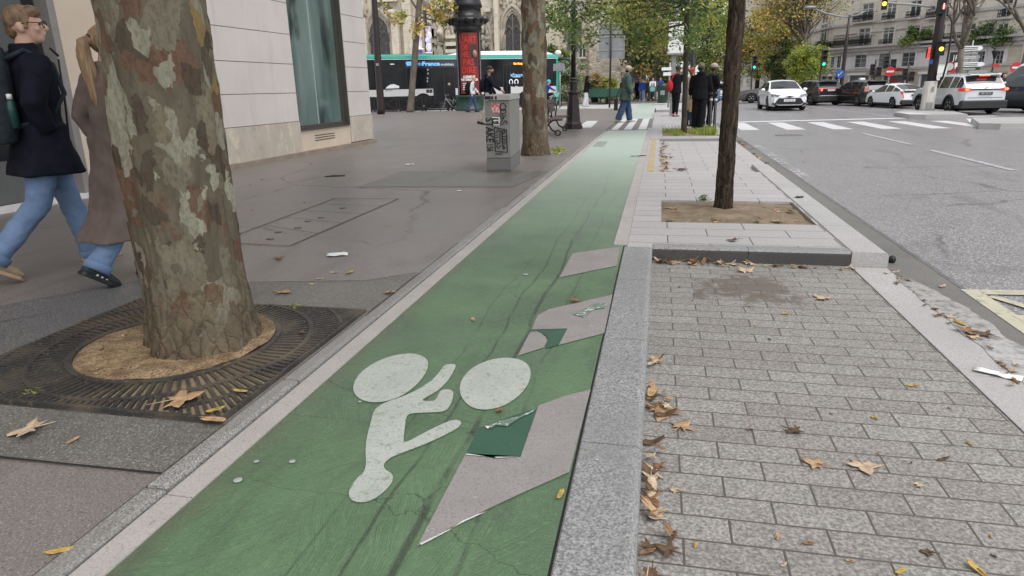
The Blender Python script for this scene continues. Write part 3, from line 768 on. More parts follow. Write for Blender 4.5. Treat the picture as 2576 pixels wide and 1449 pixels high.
b = MB(); b.b2(x0, x1, YC - .6, YC - .02, 10.2, 10.7); b.b2(x0, x1, YC - .9, YC - .03, 12.6, 13.1); b.build("cornice", M_carve, church)
b = MB(); b.prism([(x0, YC + 1), (x1, YC + 1), (x1, YC + 13), (x0, YC + 13)], 13.9, 18); b.build("roof", M_slate, church)
# banners on the church
def grad_banner(name, stops, alongz=1):
    k = NB(name); s = k.sep(k.n("ShaderNodeTexCoord").outputs["Generated"])
    col = k.ramp(k.math('ADD', s[2], k.math('MULTIPLY', k.noise(2.2, 3, .5), .12)), stops)
    return k.done(col, .7)
M_ban1 = grad_banner("lavender_banner", [(.0, (.16, .10, .42)), (.24, (.16, .10, .42)), (.26, (.72, .68, .60)), (.46, (.70, .66, .80)), (.58, (.40, .36, .52)), (.72, (.72, .68, .84)), (1, (.62, .55, .80))])
M_ban2 = grad_banner("violet_banner", [(.0, (.17, .10, .44)), (.24, (.17, .10, .44)), (.28, (.62, .55, .82)), (.5, (.60, .50, .80)), (.75, (.66, .56, .80)), (1, (.55, .47, .78))])
M_emb = plain("white_emblem", (.80, .79, .85), .7)
for nm, lab, mt, px0, px1, py0, py1 in (("hanging_banner", "pale banner with a yellow and white print and a purple foot, left of the drainpipe", M_ban1, 1005, 1110, 470, 1015), ("hanging_banner", "narrow lavender banner with a white emblem, right of the drainpipe on the church", M_ban2, 1165, 1285, 490, 1012)):
    xa, za = cz(px0, py0, YC - .9); xb, zb_ = cz(px1, py1, YC - .9)
    o = thing(nm, lab, "banner", ((xa + xb) / 2, YC - .9, zb_), group="banners on the church")
    b = MB(); b.b2(xa, xb, YC - .9, YC - .87, zb_, za); b.build("cloth", mt, o)
    b = MB(); c = (xa + xb) / 2; b.tube([(xa - .1, YC - .88, za + .05), (xb + .1, YC - .88, za + .05)], .05, 6); b.tube([(c, YC - .88, za), (c, YC - .2, za)], .05, 6); b.build("pole", M_black, o)
    b = MB(); z = zb_ + .45
    if mt is M_ban1:
        b.tube([(c - .3, YC - .93, z + .35), (c - .12, YC - .93, z - .05), (c + .35, YC - .93, z - .12)], [.06, .13, .06], 6); b.ell((c - .25, YC - .93, z + .35), (.1, .02, .12), 8, 5)
    else:
        b.ell((c, YC - .93, z + .05), (.26, .02, .34), 10, 6); b.b2(c - .3, c + .3, YC - .94, YC - .91, z - .42, z - .3)
        b.ell((c + .1, YC - .92, z + .95), (.2, .02, .3), 10, 6); b.ell((c - .1, YC - .92, z + .6), (.2, .02, .2), 10, 6)
    b.build("emblem", M_emb, o)

# ------------------------------------------------------------ rubble stone building behind the hedge
def rubble():
    k = NB("rubble_stone")
    v = k.map((1, 1, 1.5))
    d = k.vor(2.6, 'DISTANCE_TO_EDGE', vec=v); c = k.vor(2.6, vec=v, out="Color")
    col = k.ramp(k.sep(c)[0], [(.1, (.42, .37, .31)), (.5, (.56, .50, .42)), (.9, (.28, .24, .20))])
    col = k.mix((.40, .355, .30), col, k.ramp(d, [(.03, 0.0), (.07, 1.0)]))
    col = k.mix(col, (.16, .14, .115), k.ramp(k.noise(.25, 5, .6), [(.5, 0.0), (.7, .4)]))
    k.bump(d, .6, .1)
    return k.done(col, .95, 0, .2)
M_rub = rubble()
M_trim = stone("dressed_trim", (.52, .46, .37), (.44, .39, .31), amt=.4)
M_frame = plain("white_window_frame", (.66, .64, .6), .5)
M_pane = mat("window_pane", (.035, .038, .042), .08, (.10, .105, .11), .8, .4, .6, spec=.6)
M_shut = plain("grey_shutter", (.36, .36, .37), .6)
YS = 63.0
def sy(px, py): return aty(px, py, YS)
xa, xb = sy(1372, 200).x, sy(1621, 100).x
sb = thing("stone_house", "tall rubble stone building with few windows behind the hedge", "building", ((xa + xb) / 2, YS, 0))
b = MB(); b.b2(xa, xb, YS, YS + 12, -.1, 17); b.build("wall", M_rub, sb)
b = MB()
for i in range(28): b.b2(xb - (.55 if i % 2 else .32), xb + .03, YS - .05, YS + .3, i * .62, i * .62 + .58)
b.build("quoins", M_trim, sb)
def simple_window(parent, P, x0, x1, z0, z1, fm=M_frame, pm=M_pane, sur=.12, nv=1, nh=1, trim=M_trim):
    """P maps (s, out, z) to the world"""
    f = MB()
    for a in ((x0 - sur, x0, 0, .14, z0 - sur, z1 + sur), (x1, x1 + sur, 0, .14, z0 - sur, z1 + sur), (x0, x1, 0, .14, z1, z1 + sur), (x0, x1, 0, .22, z0 - sur, z0)): f.b2(*a)
    w_ = f.build("window", trim, parent, P)
    g = MB(); g.b2(x0, x1, 0, .03, z0, z1); g.build("pane", pm, w_, P)
    c = MB(); t = min(.07, (x1 - x0) * .09)
    for a in ((x0, x0 + t), (x1 - t, x1)): c.b2(a[0], a[1], .03, .07, z0, z1)
    c.b2(x0 + t, x1 - t, .03, .07, z0, z0 + t); c.b2(x0 + t, x1 - t, .03, .07, z1 - t, z1)
    for i in range(nv): xx = x0 + (x1 - x0) * (i + 1) / (nv + 1); c.b2(xx - t * .6, xx + t * .6, .032, .075, z0 + t, z1 - t)
    for i in range(nh): zz = z0 + (z1 - z0) * (.68 if nh == 1 else (i + 1) / (nh + 1)); c.b2(x0 + t, x1 - t, .031, .06, zz - t * .4, zz + t * .4)
    c.build("casement", fm, w_, P); return w_
PS = Matrix(((1, 0, 0, 0), (0, -1, 0, YS), (0, 0, 1, 0), (0, 0, 0, 1)))
for px0, px1, py0, py1 in ((1456, 1475, 112, 145), (1432, 1455, 15, 42), (1540, 1565, -25, 20), (1378, 1395, 10, 50), (1590, 1606, 186, 200)):
    A, B = sy(px0, py0), sy(px1, py1); simple_window(sb, PS, A.x, B.x, B.z, A.z, nv=1)
b = MB(); A = sy(1453, 104); B = sy(1479, 112); b.b2(A.x, B.x, YS - .3, YS - .01, B.z, A.z); A = sy(1480, 60); b.tube([(A.x, YS - .12, 0), (A.x, YS - .12, 16)], .09, 6); b.build("drain_and_lintel", M_trim, sb)

# ------------------------------------------------------------ stone apartment block across the boulevard
M_fac = stone("apartment_limestone", (.68, .63, .55), (.60, .55, .47), (.44, .40, .34), (1, 1, .5), .3)
M_ent = mat("entresol_panels", (.72, .68, .67), .8, (.64, .61, .60), 1.0)
M_grd = stone("shopfront_stone", (.62, .555, .46), (.56, .50, .41), (.38, .33, .26), amt=.4)
M_corn = mat("grey_cornice", (.50, .47, .455), .85, (.37, .345, .33), 1.2)
M_rail = plain("black_railing", (.022, .022, .024), .5, .3)
M_shop = mat("shop_front_glass", (.06, .06, .065), .15, (.16, .155, .15), .9, .4, .65)
M_redsign = plain("red_sign", (.40, .05, .045), .6)
M_awn = plain("beige_awning", (.42, .35, .25), .9)
dR = 76.0
v = ray(2400, 195); h = Vector((v.x, v.y)).normalized(); GA = h * (dR)
v = ray(2085, 202); h2 = Vector((v.x, v.y)).normalized(); GB = h2 * (dR * 1.13)
WR = Wall(GB, GA); TR = WR.mat()
def rz(px, py): return WR.pt((3000 + px / 2.415) * .644, py / 2.415 * .644)
ab = thing("apartment_block", "cream stone apartment block with black iron balconies and grey cornice across the boulevard", "building", WR.w(WR.L / 2, 0).to_tuple())
_, zc = rz(1300, 425); _, zc2 = rz(1300, 492); _, zg = rz(1300, 640); sR, _ = rz(2262, 500); sE = rz(2700, 500)[0]
b = MB(); b.b2(0, sE, -14, 0, zc, 22); b.build("upper_wall", M_fac, ab, TR)
b = MB(); b.b2(.4, sR, -14, -.05, zg, zc2); b.build("entresol", M_ent, ab, TR)
b = MB(); b.b2(.4, sE, -14, -.04, -.2, zg - .01); b.b2(sR + .02, sE, -14, -.06, zg, zc2); b.build("ground_storey", M_grd, ab, TR)
b = MB(); b.b2(-.2, sE, -14, .35, zc2 + .35, zc + .02); b.b2(-.1, sE, -14, .16, zc2, zc2 + .35); b.b2(.3, sE, -13, .1, zg - .14, zg + .06)
b.b2(-.3, sE, -14, .6, zc + .02, zc + .22); b.build("cornice", M_corn, ab, TR)
_, zs3 = rz(1300, 172); b = MB(); b.b2(0, sE, -13, .16, zs3 - .15, zs3 + .1); b.b2(0, sE, -13, .12, zs3 - 1.0, zs3 - .9); b.b2(0, sE, -13, .2, zs3 + 4.1, zs3 + 4.4); b.build("string_course", M_corn, ab, TR)
def railing(parent, P, s0, s1, z0, hgt, out, name="balcony"):
    m_ = MB(); m_.b2(s0, s1, 0, out, z0 - .14, z0)
    o = m_.build(name, M_corn, parent, P); r = MB()
    r.b2(s0, s1, out - .06, out, z0 + hgt - .05, z0 + hgt); r.b2(s0, s1, out - .05, out - .01, z0 + .08, z0 + .12)
    n = max(3, int((s1 - s0) / .16))
    for i in range(n + 1):
        s = s0 + (s1 - s0 - .04) * i / n; r.b2(s, s + .035, out - .045, out - .015, z0, z0 + hgt - .05)
        if i < n:
            w_ = (s1 - s0) / n; r.bar((s, out - .03, z0 + .2), (s + w_, out - .03, z0 + hgt - .2), .04, .03); r.bar((s + w_, out - .03, z0 + .2), (s, out - .03, z0 + hgt - .2), .04, .03)
    for s in (s0, s1 - .04): r.b2(s, s + .04, 0, out, z0 + hgt - .05, z0 + hgt - .01)
    r.build("iron_railing", M_rail, o, P); return o
for x0_, x1_, y0_, y1_ in ((870, 955, 270, 425), (1100, 1180, 262, 418), (1330, 1420, 247, 412), (1590, 1660, 236, 402), (1868, 1945, 226, 398), (2035, 2115, 230, 395), (2180, 2250, 225, 390),
                           (905, 990, 40, 190), (1140, 1205, 22, 180), (1360, 1440, 10, 160), (1630, 1700, 0, 150), (1880, 1960, -5, 150), (2225, 2300, -10, 150)):
    s0, za = rz(x0_, y0_); s1, zb_ = rz(x1_, y1_); simple_window(ab, TR, s0, s1, zb_, za, sur=.16, trim=M_fac)
for x0_, x1_, y0_, y1_ in ((830, 925, 512, 635), (1055, 1150, 505, 630), (1275, 1380, 498, 625), (1765, 1802, 490, 600), (2000, 2036, 482, 605), (2165, 2212, 478, 602), (552, 570, 540, 640), (600, 622, 530, 640), (660, 684, 525, 640)):
    s0, za = rz(x0_, y0_); s1, zb_ = rz(x1_, y1_); simple_window(ab, Matrix.Translation((0, 0, 0)) @ TR @ Matrix.Translation((0, -.05, 0)), s0, s1, zb_, za, sur=.1, trim=M_ent, fm=M_shut, nh=2)
for x0_, x1_, y0_, y1_ in ((650, 1000, 365, 430), (1078, 1172, 375, 420), (1308, 1430, 360, 410), (1485, 1880, 335, 402), (1960, 2330, 330, 398), (835, 1020, 130, 192), (1110, 1207, 126, 182), (1338, 1445, 112, 162), (1530, 1730, 92, 150), (1870, 1980, 84, 150), (2210, 2312, 96, 158), (540, 640, 398, 452)):
    s0, za = rz(x0_, y0_); s1, zb_ = rz(x1_, y1_); railing(ab, TR, s0, s1, zb_, za - zb_, .5)
for x0_, x1_, y0_, y1_, mt in ((780, 940, 712, 860, M_shop), (1100, 1280, 715, 860, M_shop), (1455, 1500, 700, 850, M_shop), (1560, 1640, 705, 830, M_shop), (2130, 2200, 692, 850, M_black), (640, 660, 720, 860, M_black), (575, 605, 720, 800, M_shop), (520, 550, 720, 860, M_black), (1930, 2050, 690, 720, M_shop)):
    s0, za = rz(x0_, y0_); s1, zb_ = rz(x1_, y1_); b = MB(); b.b2(s0, s1, -.06, .02, max(zb_, -.1), za); o = b.build("shop_window" if mt is M_shop else "door", mt, ab, TR)
    b = MB(); b.b2(s0 - .25, s1 + .25, -.06, .3, za, za + .22); b.b2(s0 - .22, s0, -.06, .1, -.1, za); b.b2(s1, s1 + .22, -.06, .1, -.1, za); b.build("shop_frame", M_trim if mt is M_black else M_ent, o, TR)
s0, za = rz(985, 682); s1, zb_ = rz(1405, 700); b = MB(); b.b2(s0, s1, -.06, .9, zb_, za); b.build("awning", M_awn, ab, TR)
s0, za = rz(1160, 648); s1, zb_ = rz(1275, 672); b = MB(); b.b2(s0, s0 + (s1 - s0) * .42, -.06, .12, zb_, za); sg = b.build("shop_sign", M_redsign, ab, TR)
q = random.Random(6); b = MB()
for i in range(5): b.tube([WR.w(s0 + (s1 - s0) * (.5 + i * .1) + .16 * math.cos(a), (za + zb_) / 2 + .16 * math.sin(a), .1) for a in [2 * PI * j / 10 for j in range(11)]], .04, 5)
b.build("sign_rings", M_redsign, sg)
s0, za = rz(1160, 745); s1, zb_ = rz(1222, 772); b = MB(); b.b2(s0, s1, .03, .06, zb_, za); b.build("window_poster", M_redsign, ab, TR)
# the long side of the block, receding along the avenue
CA = WR.w(-.05, 0); WS = Wall((CA.x, CA.y), (CA.x - 6.0, CA.y + 70)); TS = WS.mat()
b = MB(); b.b2(0, 70, -.6, -.02, -.2, 22); b.build("side_wall", M_fac, ab, TS)
b = MB(); b.b2(0, 70, -.5, .3, zc2 + .35, zc + .2); b.b2(0, 70, -.5, .12, zg - .1, zg + .1); b.b2(0, 70, -.5, .25, zs3 - .1, zs3 + .15); b.build("side_cornice", M_corn, ab, TS)
for i in range(10):
    for z0, z1, tr in ((1.0, zg - .4, M_grd), (zg + .5, zc2 - .3, M_ent), (zc + .5, zc + 2.9, M_fac), (zs3 + .6, zs3 + 3.0, M_fac)):
        simple_window(ab, TS, 2 + i * 6.5, 4.2 + i * 6.5, z0, z1, sur=.15, trim=tr)
    railing(ab, TS, 1.5 + i * 6.5, 4.8 + i * 6.5, zc + .25, .95, .5)
b = MB(); T2 = Matrix.Translation((0, 0, 0))
c = WR.w(sE + .3, 0); b.b2(0, 16, -12, 0, -.2, 20)
ob = thing("neighbour_building", "darker stone building with a green shop at the right edge behind the no entry sign", "building", WR.w(sE + 1, 0).to_tuple())
TN = Wall(WR.w(sR + 1.2, 0, -.0).to_2d() , (WR.w(sR + 20, 0, -6)).to_2d())
ob.location = TN.w(2, 0); b.build("wall", M_grd, ob, TN.mat() @ Matrix.Translation((0, .15, 0)))
for i in range(4):
    for z0, z1 in ((.3, 2.4), (3.2, 4.8), (6.2, 8.3)):
        simple_window(ob, TN.mat() @ Matrix.Translation((0, .15, 0)), 1 + i * 3.2, 2.6 + i * 3.2, z0, z1, sur=.14, trim=M_fac)
# plants in the balconies of the block are added with the foliage
# ============================================================ TREES AND PLANTS
def plane_bark(name, rough_z=.5, s=1.0, pale=1.0, base=((.130, .112, .078), (.088, .076, .053), (.128, .094, .060))):
    k = NB(name)
    z = k.sep()[2]
    n1 = k.noise(4.5 * s, 4, .6, out="Color"); n2 = k.noise(17 * s, 3, .6, out="Color")
    wv = k.mix(k.mix(k.map((1, 1, .50)), n1, .13 / s), n2, .035 / s)
    fine = k.noise(34, 5, .7, vec=k.map((1.6, 1.6, .45)))
    col = k.ramp(k.noise(6.0 * s, 5, .65, .4, vec=wv), [(.32, base[0]), (.52, base[1]), (.7, base[2])])
    up = k.ramp(z, [(.15 * rough_z, .0), (.70 * rough_z, 1.0)])
    relief = None
    for sc_, off, stops, amt in (
        (9.0 * s, (3, 1, 7), [(0, -1), (.50, (.150, .132, .094)), (.68, (.128, .074, .050)), (.79, (.092, .072, .050)), (.86, (.265 * pale, .256 * pale, .192 * pale)), (.955, (.225, .155, .062))], .95),
        (15 * s, (8, 5, 2), [(0, -1), (.56, (.115, .065, .043)), (.71, (.064, .048, .034)), (.81, (.235 * pale, .226 * pale, .168 * pale)), (.92, (.16, .135, .09))], .9),
        (7.0 * s, (1, 9, 4), [(0, -1), (.90, (.27 * pale, .262 * pale, .196 * pale)), (.97, (.17, .15, .105))], .95)):
        cell = k.sep(k.vor(sc_, vec=k.map((1, 1, 1), off, vec=wv), out="Color"))[0]
        cc = k.ramp(cell, [(p, (0, 0, 0) if c == -1 else c) for p, c in stops], 'CONSTANT')
        mk = k.math('MULTIPLY', k.math('GREATER_THAN', cell, stops[1][0]), amt)
        mk = k.math('MULTIPLY', mk, k.math('MAXIMUM', up, .25))
        cc = k.mix(cc, k.mix(cc, (.45, .42, .38), 1.0, 'MULTIPLY'), k.ramp(k.noise(60, 4, .7, vec=k.map((1, 1, .5), off)), [(.46, 0.0), (.70, .75)]))
        col = k.mix(col, cc, mk); h_ = k.math('MULTIPLY', k.math('MULTIPLY', cell, mk), -1.0); relief = h_ if relief is None else k.math('ADD', relief, h_)
    col = k.mix(col, (.036, .027, .018), k.ramp(fine, [(.56, 0.0), (.74, .55)]))
    # old rough brown bark near the ground with vertical cracks, and in islands higher up
    low = k.ramp(k.math('ADD', z, k.math('MULTIPLY', k.noise(4.2, 5, .65), .8)), [(.20 * rough_z + .30, .95), (.9 * rough_z + .42, 0.0)])
    crk = k.vor(19, 'DISTANCE_TO_EDGE', vec=k.mix(k.map((1, 1, .45)), k.noise(12, 3, .6, out="Color"), .06))
    old = k.ramp(k.noise(7, 6, .7, .5), [(.3, (.150, .108, .066)), (.52, (.090, .064, .040)), (.72, (.185, .145, .092))])
    old = k.mix(old, (.020, .014, .010), k.ramp(crk, [(.015, .85), (.07, 0.0)]))
    col = k.mix(col, old, low)
    h = k.math('ADD', relief, k.math('MULTIPLY', fine, .7))
    h = k.math('ADD', h, k.math('MULTIPLY', k.math('MULTIPLY', low, k.ramp(crk, [(0, 0.0), (.2, 1.0)])), .8))
    k.bump(h, .9, .012)
    return k.done(col, .85, 0, .25)
M_bark_p = plane_bark("plane_tree_bark", .5, 1.3, .95)
M_bark_p2 = plane_bark("plane_tree_bark_far", 1.2, 1.0, .8, ((.165, .130, .090), (.085, .062, .043), (.20, .165, .118)))
def furrow_bark():
    k = NB("furrowed_bark")
    wv = k.mix(k.map((1, 1, .16)), k.noise(4, 3, .6, out="Color"), .05)
    r = k.noise(34, 5, .7, 1.0, vec=wv)
    col = k.ramp(r, [(.36, (.012, .009, .007)), (.5, (.045, .033, .024)), (.66, (.105, .078, .056))])
    col = k.mix(col, (.075, .072, .042), k.ramp(k.noise(2.2, 4, .6), [(.55, 0.0), (.75, .3)]))
    k.bump(r, 1.0, .03)
    return k.done(col, .95, 0, .15)
M_bark_f = furrow_bark()
M_bark_d = mat("dark_far_bark", (.055, .042, .032), .95, (.028, .022, .018), 4, bump=.5, bs=25)
M_bark_g = mat("grey_branch_bark", (.155, .13, .10), .9, (.08, .068, .052), 2.5, bump=.4, bs=20)

def leafmat(name, c, c2, tr=.25):
    k = NB(name)
    col = k.ramp(k.noise(3, 3, .6), [(.3, c), (.7, c2)])
    k.done(col, .55, 0, .35)
    t = k.n("ShaderNodeBsdfTranslucent"); k.put(t.inputs[0], k.mix(col, (1.0, 1.0, .5), .5, 'MULTIPLY'))
    m_ = k.n("ShaderNodeMixShader"); m_.inputs[0].default_value = tr
    k.l(k.b.outputs[0], m_.inputs[1]); k.l(t.outputs[0], m_.inputs[2])
    k.l(m_.outputs[0], k.t.nodes["Material Output"].inputs[0]); return k.mt
L_green = leafmat("leaf_green", (0.119, 0.189, 0.049), (0.175, 0.245, 0.063))
L_dark = leafmat("leaf_dark_green", (0.049, 0.084, 0.031), (0.077, 0.119, 0.039))
L_yg = leafmat("leaf_yellow_green", (0.280, 0.315, 0.070), (0.378, 0.378, 0.098))
L_olive = leafmat("leaf_olive", (0.175, 0.171, 0.062), (0.254, 0.219, 0.088))
L_brown = leafmat("leaf_brown", (0.283, 0.178, 0.075), (0.378, 0.241, 0.105))
L_gold = leafmat("leaf_gold", (0.504, 0.361, 0.092), (0.605, 0.420, 0.134))
L_sage = leafmat("leaf_sage", (0.308, 0.350, 0.266), (0.224, 0.266, 0.182))
L_lime = leafmat("leaf_lime", (0.280, 0.336, 0.049), (0.392, 0.420, 0.070))

def leaf_quad(b, p, size, q, m, asp=.5):
    a = Vector((q.gauss(0, 1), q.gauss(0, 1), q.gauss(0, .7)))
    if a.length < .01: a = Vector((1, 0, 0))
    a.normalize(); c = a.cross(Vector((q.gauss(0, 1), q.gauss(0, 1), q.gauss(0, 1)))).normalized()
    s = size * q.uniform(.65, 1.3); n = a.cross(c) * s * .12
    b.add([p - a * s * .5, p + c * s * asp * .5 + n, p + a * s * .5, p - c * s * asp * .5 + n], [(0, 1, 2, 3)], m)
def clump_leaves(b, clumps, n, size, q, nm, asp=.5, sq=.75):
    for c, r, slot in clumps:
        for _ in range(n):
            d = Vector((q.gauss(0, .5), q.gauss(0, .5), q.gauss(0, .5) * sq)) * r
            leaf_quad(b, c + d, size, q, slot if q.random() < .72 else q.randrange(nm), asp)
def crown_clumps(q, c, rad, n, rmin, rmax, weights, hollow=.45, low=-1.0):
    out = []
    while len(out) < n:
        d = Vector((q.uniform(-1, 1), q.uniform(-1, 1), q.uniform(low, 1)))
        if not hollow < d.length < 1 or noise.noise(d * 2.3 + Vector((c[0], c[1], 0))) < -.22: continue
        slot = q.choices(range(len(weights)), weights)[0]
        out.append((Vector((c[0] + d.x * rad[0], c[1] + d.y * rad[1], c[2] + d.z * rad[2])), q.uniform(rmin, rmax), slot))
    return out
def limb(b, p0, p1, r0, r1, q, sag=.12, n=5, seg=6):
    p0 = Vector(p0); p1 = Vector(p1); d = p1 - p0; pts = []; o1 = Vector((q.uniform(-1, 1), q.uniform(-1, 1), q.uniform(-.3, .6))) * d.length * sag
    for i in range(n + 1):
        t = i / n; pts.append(p0 + d * t + o1 * math.sin(PI * t) + Vector((q.uniform(-1, 1), q.uniform(-1, 1), q.uniform(-1, 1))) * d.length * .02 * (0 < i < n))
    b.tube(pts, [r0 + (r1 - r0) * i / n for i in range(n + 1)], seg)
    return pts
def trunk_mesh(b, base, top, r0, r1, flare, nz, nr, amp, fr, q, flare_h=.3, lobes=0):
    base = Vector(base); top = Vector(top); H_ = top.z - base.z; rings = []; sd = q.uniform(0, 50)
    for i in range(nz + 1):
        t = i / nz; z = H_ * t; c = base.lerp(top, t); r = r0 + (r1 - r0) * t + flare * math.exp(-z / flare_h)
        rg = []
        for j in range(nr):
            a = 2 * PI * j / nr
            d = amp * noise.noise((math.cos(a) * fr + sd, math.sin(a) * fr, z * fr * .5)) + amp * .4 * noise.noise((math.cos(a) * fr * 4 + sd, math.sin(a) * fr * 4, z * fr * 2.2))
            d += amp * .22 * noise.noise((math.cos(a) * fr * 11 + sd, math.sin(a) * fr * 11, z * fr * 5))
            if lobes: d += flare * .35 * math.exp(-z / flare_h) * math.cos(lobes * a + sd)
            rr = r + d; rg.append((c.x + rr * math.cos(a), c.y + rr * math.sin(a), base.z + z))
        rings.append(rg)
    b.loft(rings, 0, True)
def tree(label, base, trunk_top, r0, r1, crown_c, crown_r, nclump, rmin, rmax, per, leaf, slots, weights, bark, seed, name="street_tree", group=None, flare=.03, nz=20, nr=14, amp=.015, fr=3, limbs=10, hollow=.45, asp=.5, low=-1.0, extra=None, cat="tree", flare_h=.3):
    q = random.Random(seed)
    t = thing(name, label, cat, tuple(base), group=group)
    b = MB(); trunk_mesh(b, base, trunk_top, r0, r1, flare, nz, nr, amp, fr, q, flare_h)
    cl = crown_clumps(q, crown_c, crown_r, nclump, rmin, rmax, weights, hollow, low)
    top = Vector(trunk_top)
    if extra: cl += extra
    for c, r, _ in q.sample(cl, min(limbs, len(cl))):
        st = Vector(base).lerp(top, q.uniform(.75, 1.0)) if c.z > top.z else Vector(base).lerp(top, min(1, max(.5, (c.z - base[2] + .3) / (top.z - base[2]))))
        pts = limb(b, st, c, r1 * q.uniform(.35, .55), r1 * .10, q)
        for c2, _, _ in q.sample(cl, min(4, len(cl))):
            if (c2 - pts[3]).length < max(crown_r) * .7: limb(b, pts[3], c2, r1 * .2, r1 * .05, q, n=4, seg=5)
    b.build("trunk", bark, t)
    f = MB(); clump_leaves(f, cl, per, leaf, q, len(slots), asp); f.build("crown", slots, t)
    return t
# the near plane tree at the left
q = random.Random(21)
g1 = thing("plane_tree", "thick plane tree trunk with peeling camouflage bark standing in the round iron grate", "tree", (-2.225, 2.775, 0))
b = MB(); trunk_mesh(b, (-2.225, 2.775, -.05), (-2.222, 2.785, 5.6), .230, .20, .085, 240, 110, .030, 2.4, q, .17, 5)
for e in ((-5.2, 1.6, 8.2), (-.2, 5.2, 8.8), (-4.2, 5.8, 9), (-1.2, .2, 8.5)): limb(b, (-2.222, 2.785, 5.5), e, .13, .04, q)
b.build("trunk", M_bark_p, g1)
f = MB(); clump_leaves(f, crown_clumps(q, (-2.6, 2.6, 8.2), (5.2, 5.4, 2.6), 110, .8, 1.4, (3, 2, 2), .2), 46, .30, q, 3, .8); f.build("crown", [L_green, L_olive, L_yg], g1)  # unseen crown, made dense and wide to block sky over the near pavement
tree("plane tree with a mottled straight trunk right behind the graffiti covered cabinet", (-2.29, 12.72, -.03), (-2.31, 12.7, 6.0), .225, .19, (-2.5, 13.0, 9.5), (4.2, 4.2, 3.2), 40, .8, 1.4, 26, .24, [L_green, L_olive, L_yg], (3, 2, 2), M_bark_p2, 5, "plane_tree", flare=.06, nz=90, nr=40, amp=.03, fr=3.4, limbs=4, asp=.8)
tree("dark straight tree with furrowed bark in the square soil pit of the paved island", (.683, 7.12, -.05), (.67, 7.12, 5.6), .083, .066, (.6, 7.0, 8), (3.2, 3.2, 2.2), 30, .6, 1.1, 26, .15, [L_green, L_dark, L_yg], (3, 2, 2), M_bark_f, 6, "island_tree", flare=.018, nz=170, nr=36, amp=.012, fr=9, limbs=4)
ex = []
q = random.Random(31)
for px, py in ((1395, 30), (1425, 70), (1450, 95), (1400, 10), (1475, 40), (1500, 20), (1530, 45), (1560, 60), (1590, 80), (1600, 30), (1640, 60), (1670, 95), (1690, 60), (1720, 45), (1750, 75), (1780, 105), (1800, 60), (1825, 90), (1760, 20), (1700, 15), (1655, 15), (1610, 105), (1575, 20), (1545, 10), (1440, 20), (1810, 20), (1735, 100), (1632, 95), (1480, 85), (1415, 45), (1385, 60), (1585, 50), (1660, 110), (1770, 50), (1830, 40)):
    d = q.uniform(16.6, 20.4); v = onv(px, py, (ray(px, 200).x / ray(px, 200).y * d, d)); ex.append((v, q.uniform(.30, .55), q.choices((0, 1, 2), (4, 2, 2.5))[0]))
tree("slim young tree with drooping green and yellow leaves rising from the grassy bed", (.655, 18.65, -.03), (.55, 18.65, 4.2), .072, .058, (.2, 18.6, 5.0), (3.3, 2.6, 1.9), 60, .5, .8, 110, .135, [L_green, L_dark, L_yg], (4, 1, 3), M_bark_d, 7, "island_tree", flare=.01, nz=30, nr=14, amp=.008, fr=6, limbs=26, hollow=.2, asp=.38, extra=ex)
ex = []
for px, py in ((1005, 15), (1015, 40), (1020, 58), (1070, 20), (1090, 40), (1078, 72), (1110, 15), (1125, 25), (1120, 45), (1065, 75), (1100, 8), (1135, 8), (1110, 55)):
    v = onv(px, py, (-14.0, 38.3)); ex.append((v + Vector((q.uniform(-.5, .5), q.uniform(-1, 1), 0)), q.uniform(.3, .6), q.choices((0, 1, 2), (3, 3, 2))[0]))
tree("slender leaning plane tree in front of the bus and railing", (-14.33, 38.2, -.05), (-13.3, 38.6, 7.2), .20, .15, (-13.4, 38.6, 9.4), (3.0, 3, 2.2), 26, .6, 1.0, 40, .22, [L_olive, L_gold, L_yg], (3, 2, 2), M_bark_g, 8, "plane_tree", nz=30, nr=16, amp=.02, limbs=14, asp=.8, extra=ex)
# trees beyond the junction
G_ = "autumn trees beyond the junction"
def btree(label, px, pyb, dist_y, crown_px, slots, weights, bark, seed, r0=.3, per=75, leaf=.26, ncl=70, zt=None, sc_=1.0, name="street_tree", hollow=.3, trunk_top=.55, limbs=18):
    """tree at depth dist_y whose crown covers crown_px = (x0, x1, ytop, ybottom) of the photograph"""
    v = aty(px, 200, dist_y); x0, x1, y0, y1 = crown_px
    A = aty(x0, y0, dist_y); B = aty(x1, y1, dist_y)
    c = ((A.x + B.x) / 2, dist_y, (A.z + B.z) / 2); rr = ((B.x - A.x) / 2, (B.x - A.x) / 2.3, (A.z - B.z) / 2)
    return tree(label, (v.x, dist_y, -.12), (v.x + .2, dist_y, B.z + (A.z - B.z) * trunk_top), r0, r0 * .55, c, rr, ncl, rr[0] * .22, rr[0] * .40, per, leaf, slots, weights, bark, seed, name, G_, limbs=limbs, hollow=hollow, asp=.7)
btree("broad brown and olive plane tree with a pale trunk left of the cyclists", 1641, 250, 57, (1548, 1705, -60, 205), [L_olive, L_brown, L_dark, L_yg], (3, 3, 3, 1), M_bark_g, 41, .38, 120, .25, 110, name="plane_tree", hollow=.2)
btree("tall olive tree rising behind the stone house corner", 1600, 250, 72, (1480, 1640, -140, 60), [L_olive, L_green, L_yg], (3, 2, 2), M_bark_g, 42, .35, 80, .3, 80, name="plane_tree")
btree("dark green tree filling the gap left of the slim young tree", 1690, 250, 70, (1630, 1745, -20, 215), [L_dark, L_green, L_olive], (4, 2, 2), M_bark_d, 43, .3, 110, .26, 90)
btree("yellow green tree seen between the slim tree and the dark trunk", 1772, 250, 78, (1715, 1842, -30, 205), [L_green, L_yg, L_olive, L_dark], (3, 3, 2, 1), M_bark_d, 44, .3, 110, .27, 95)
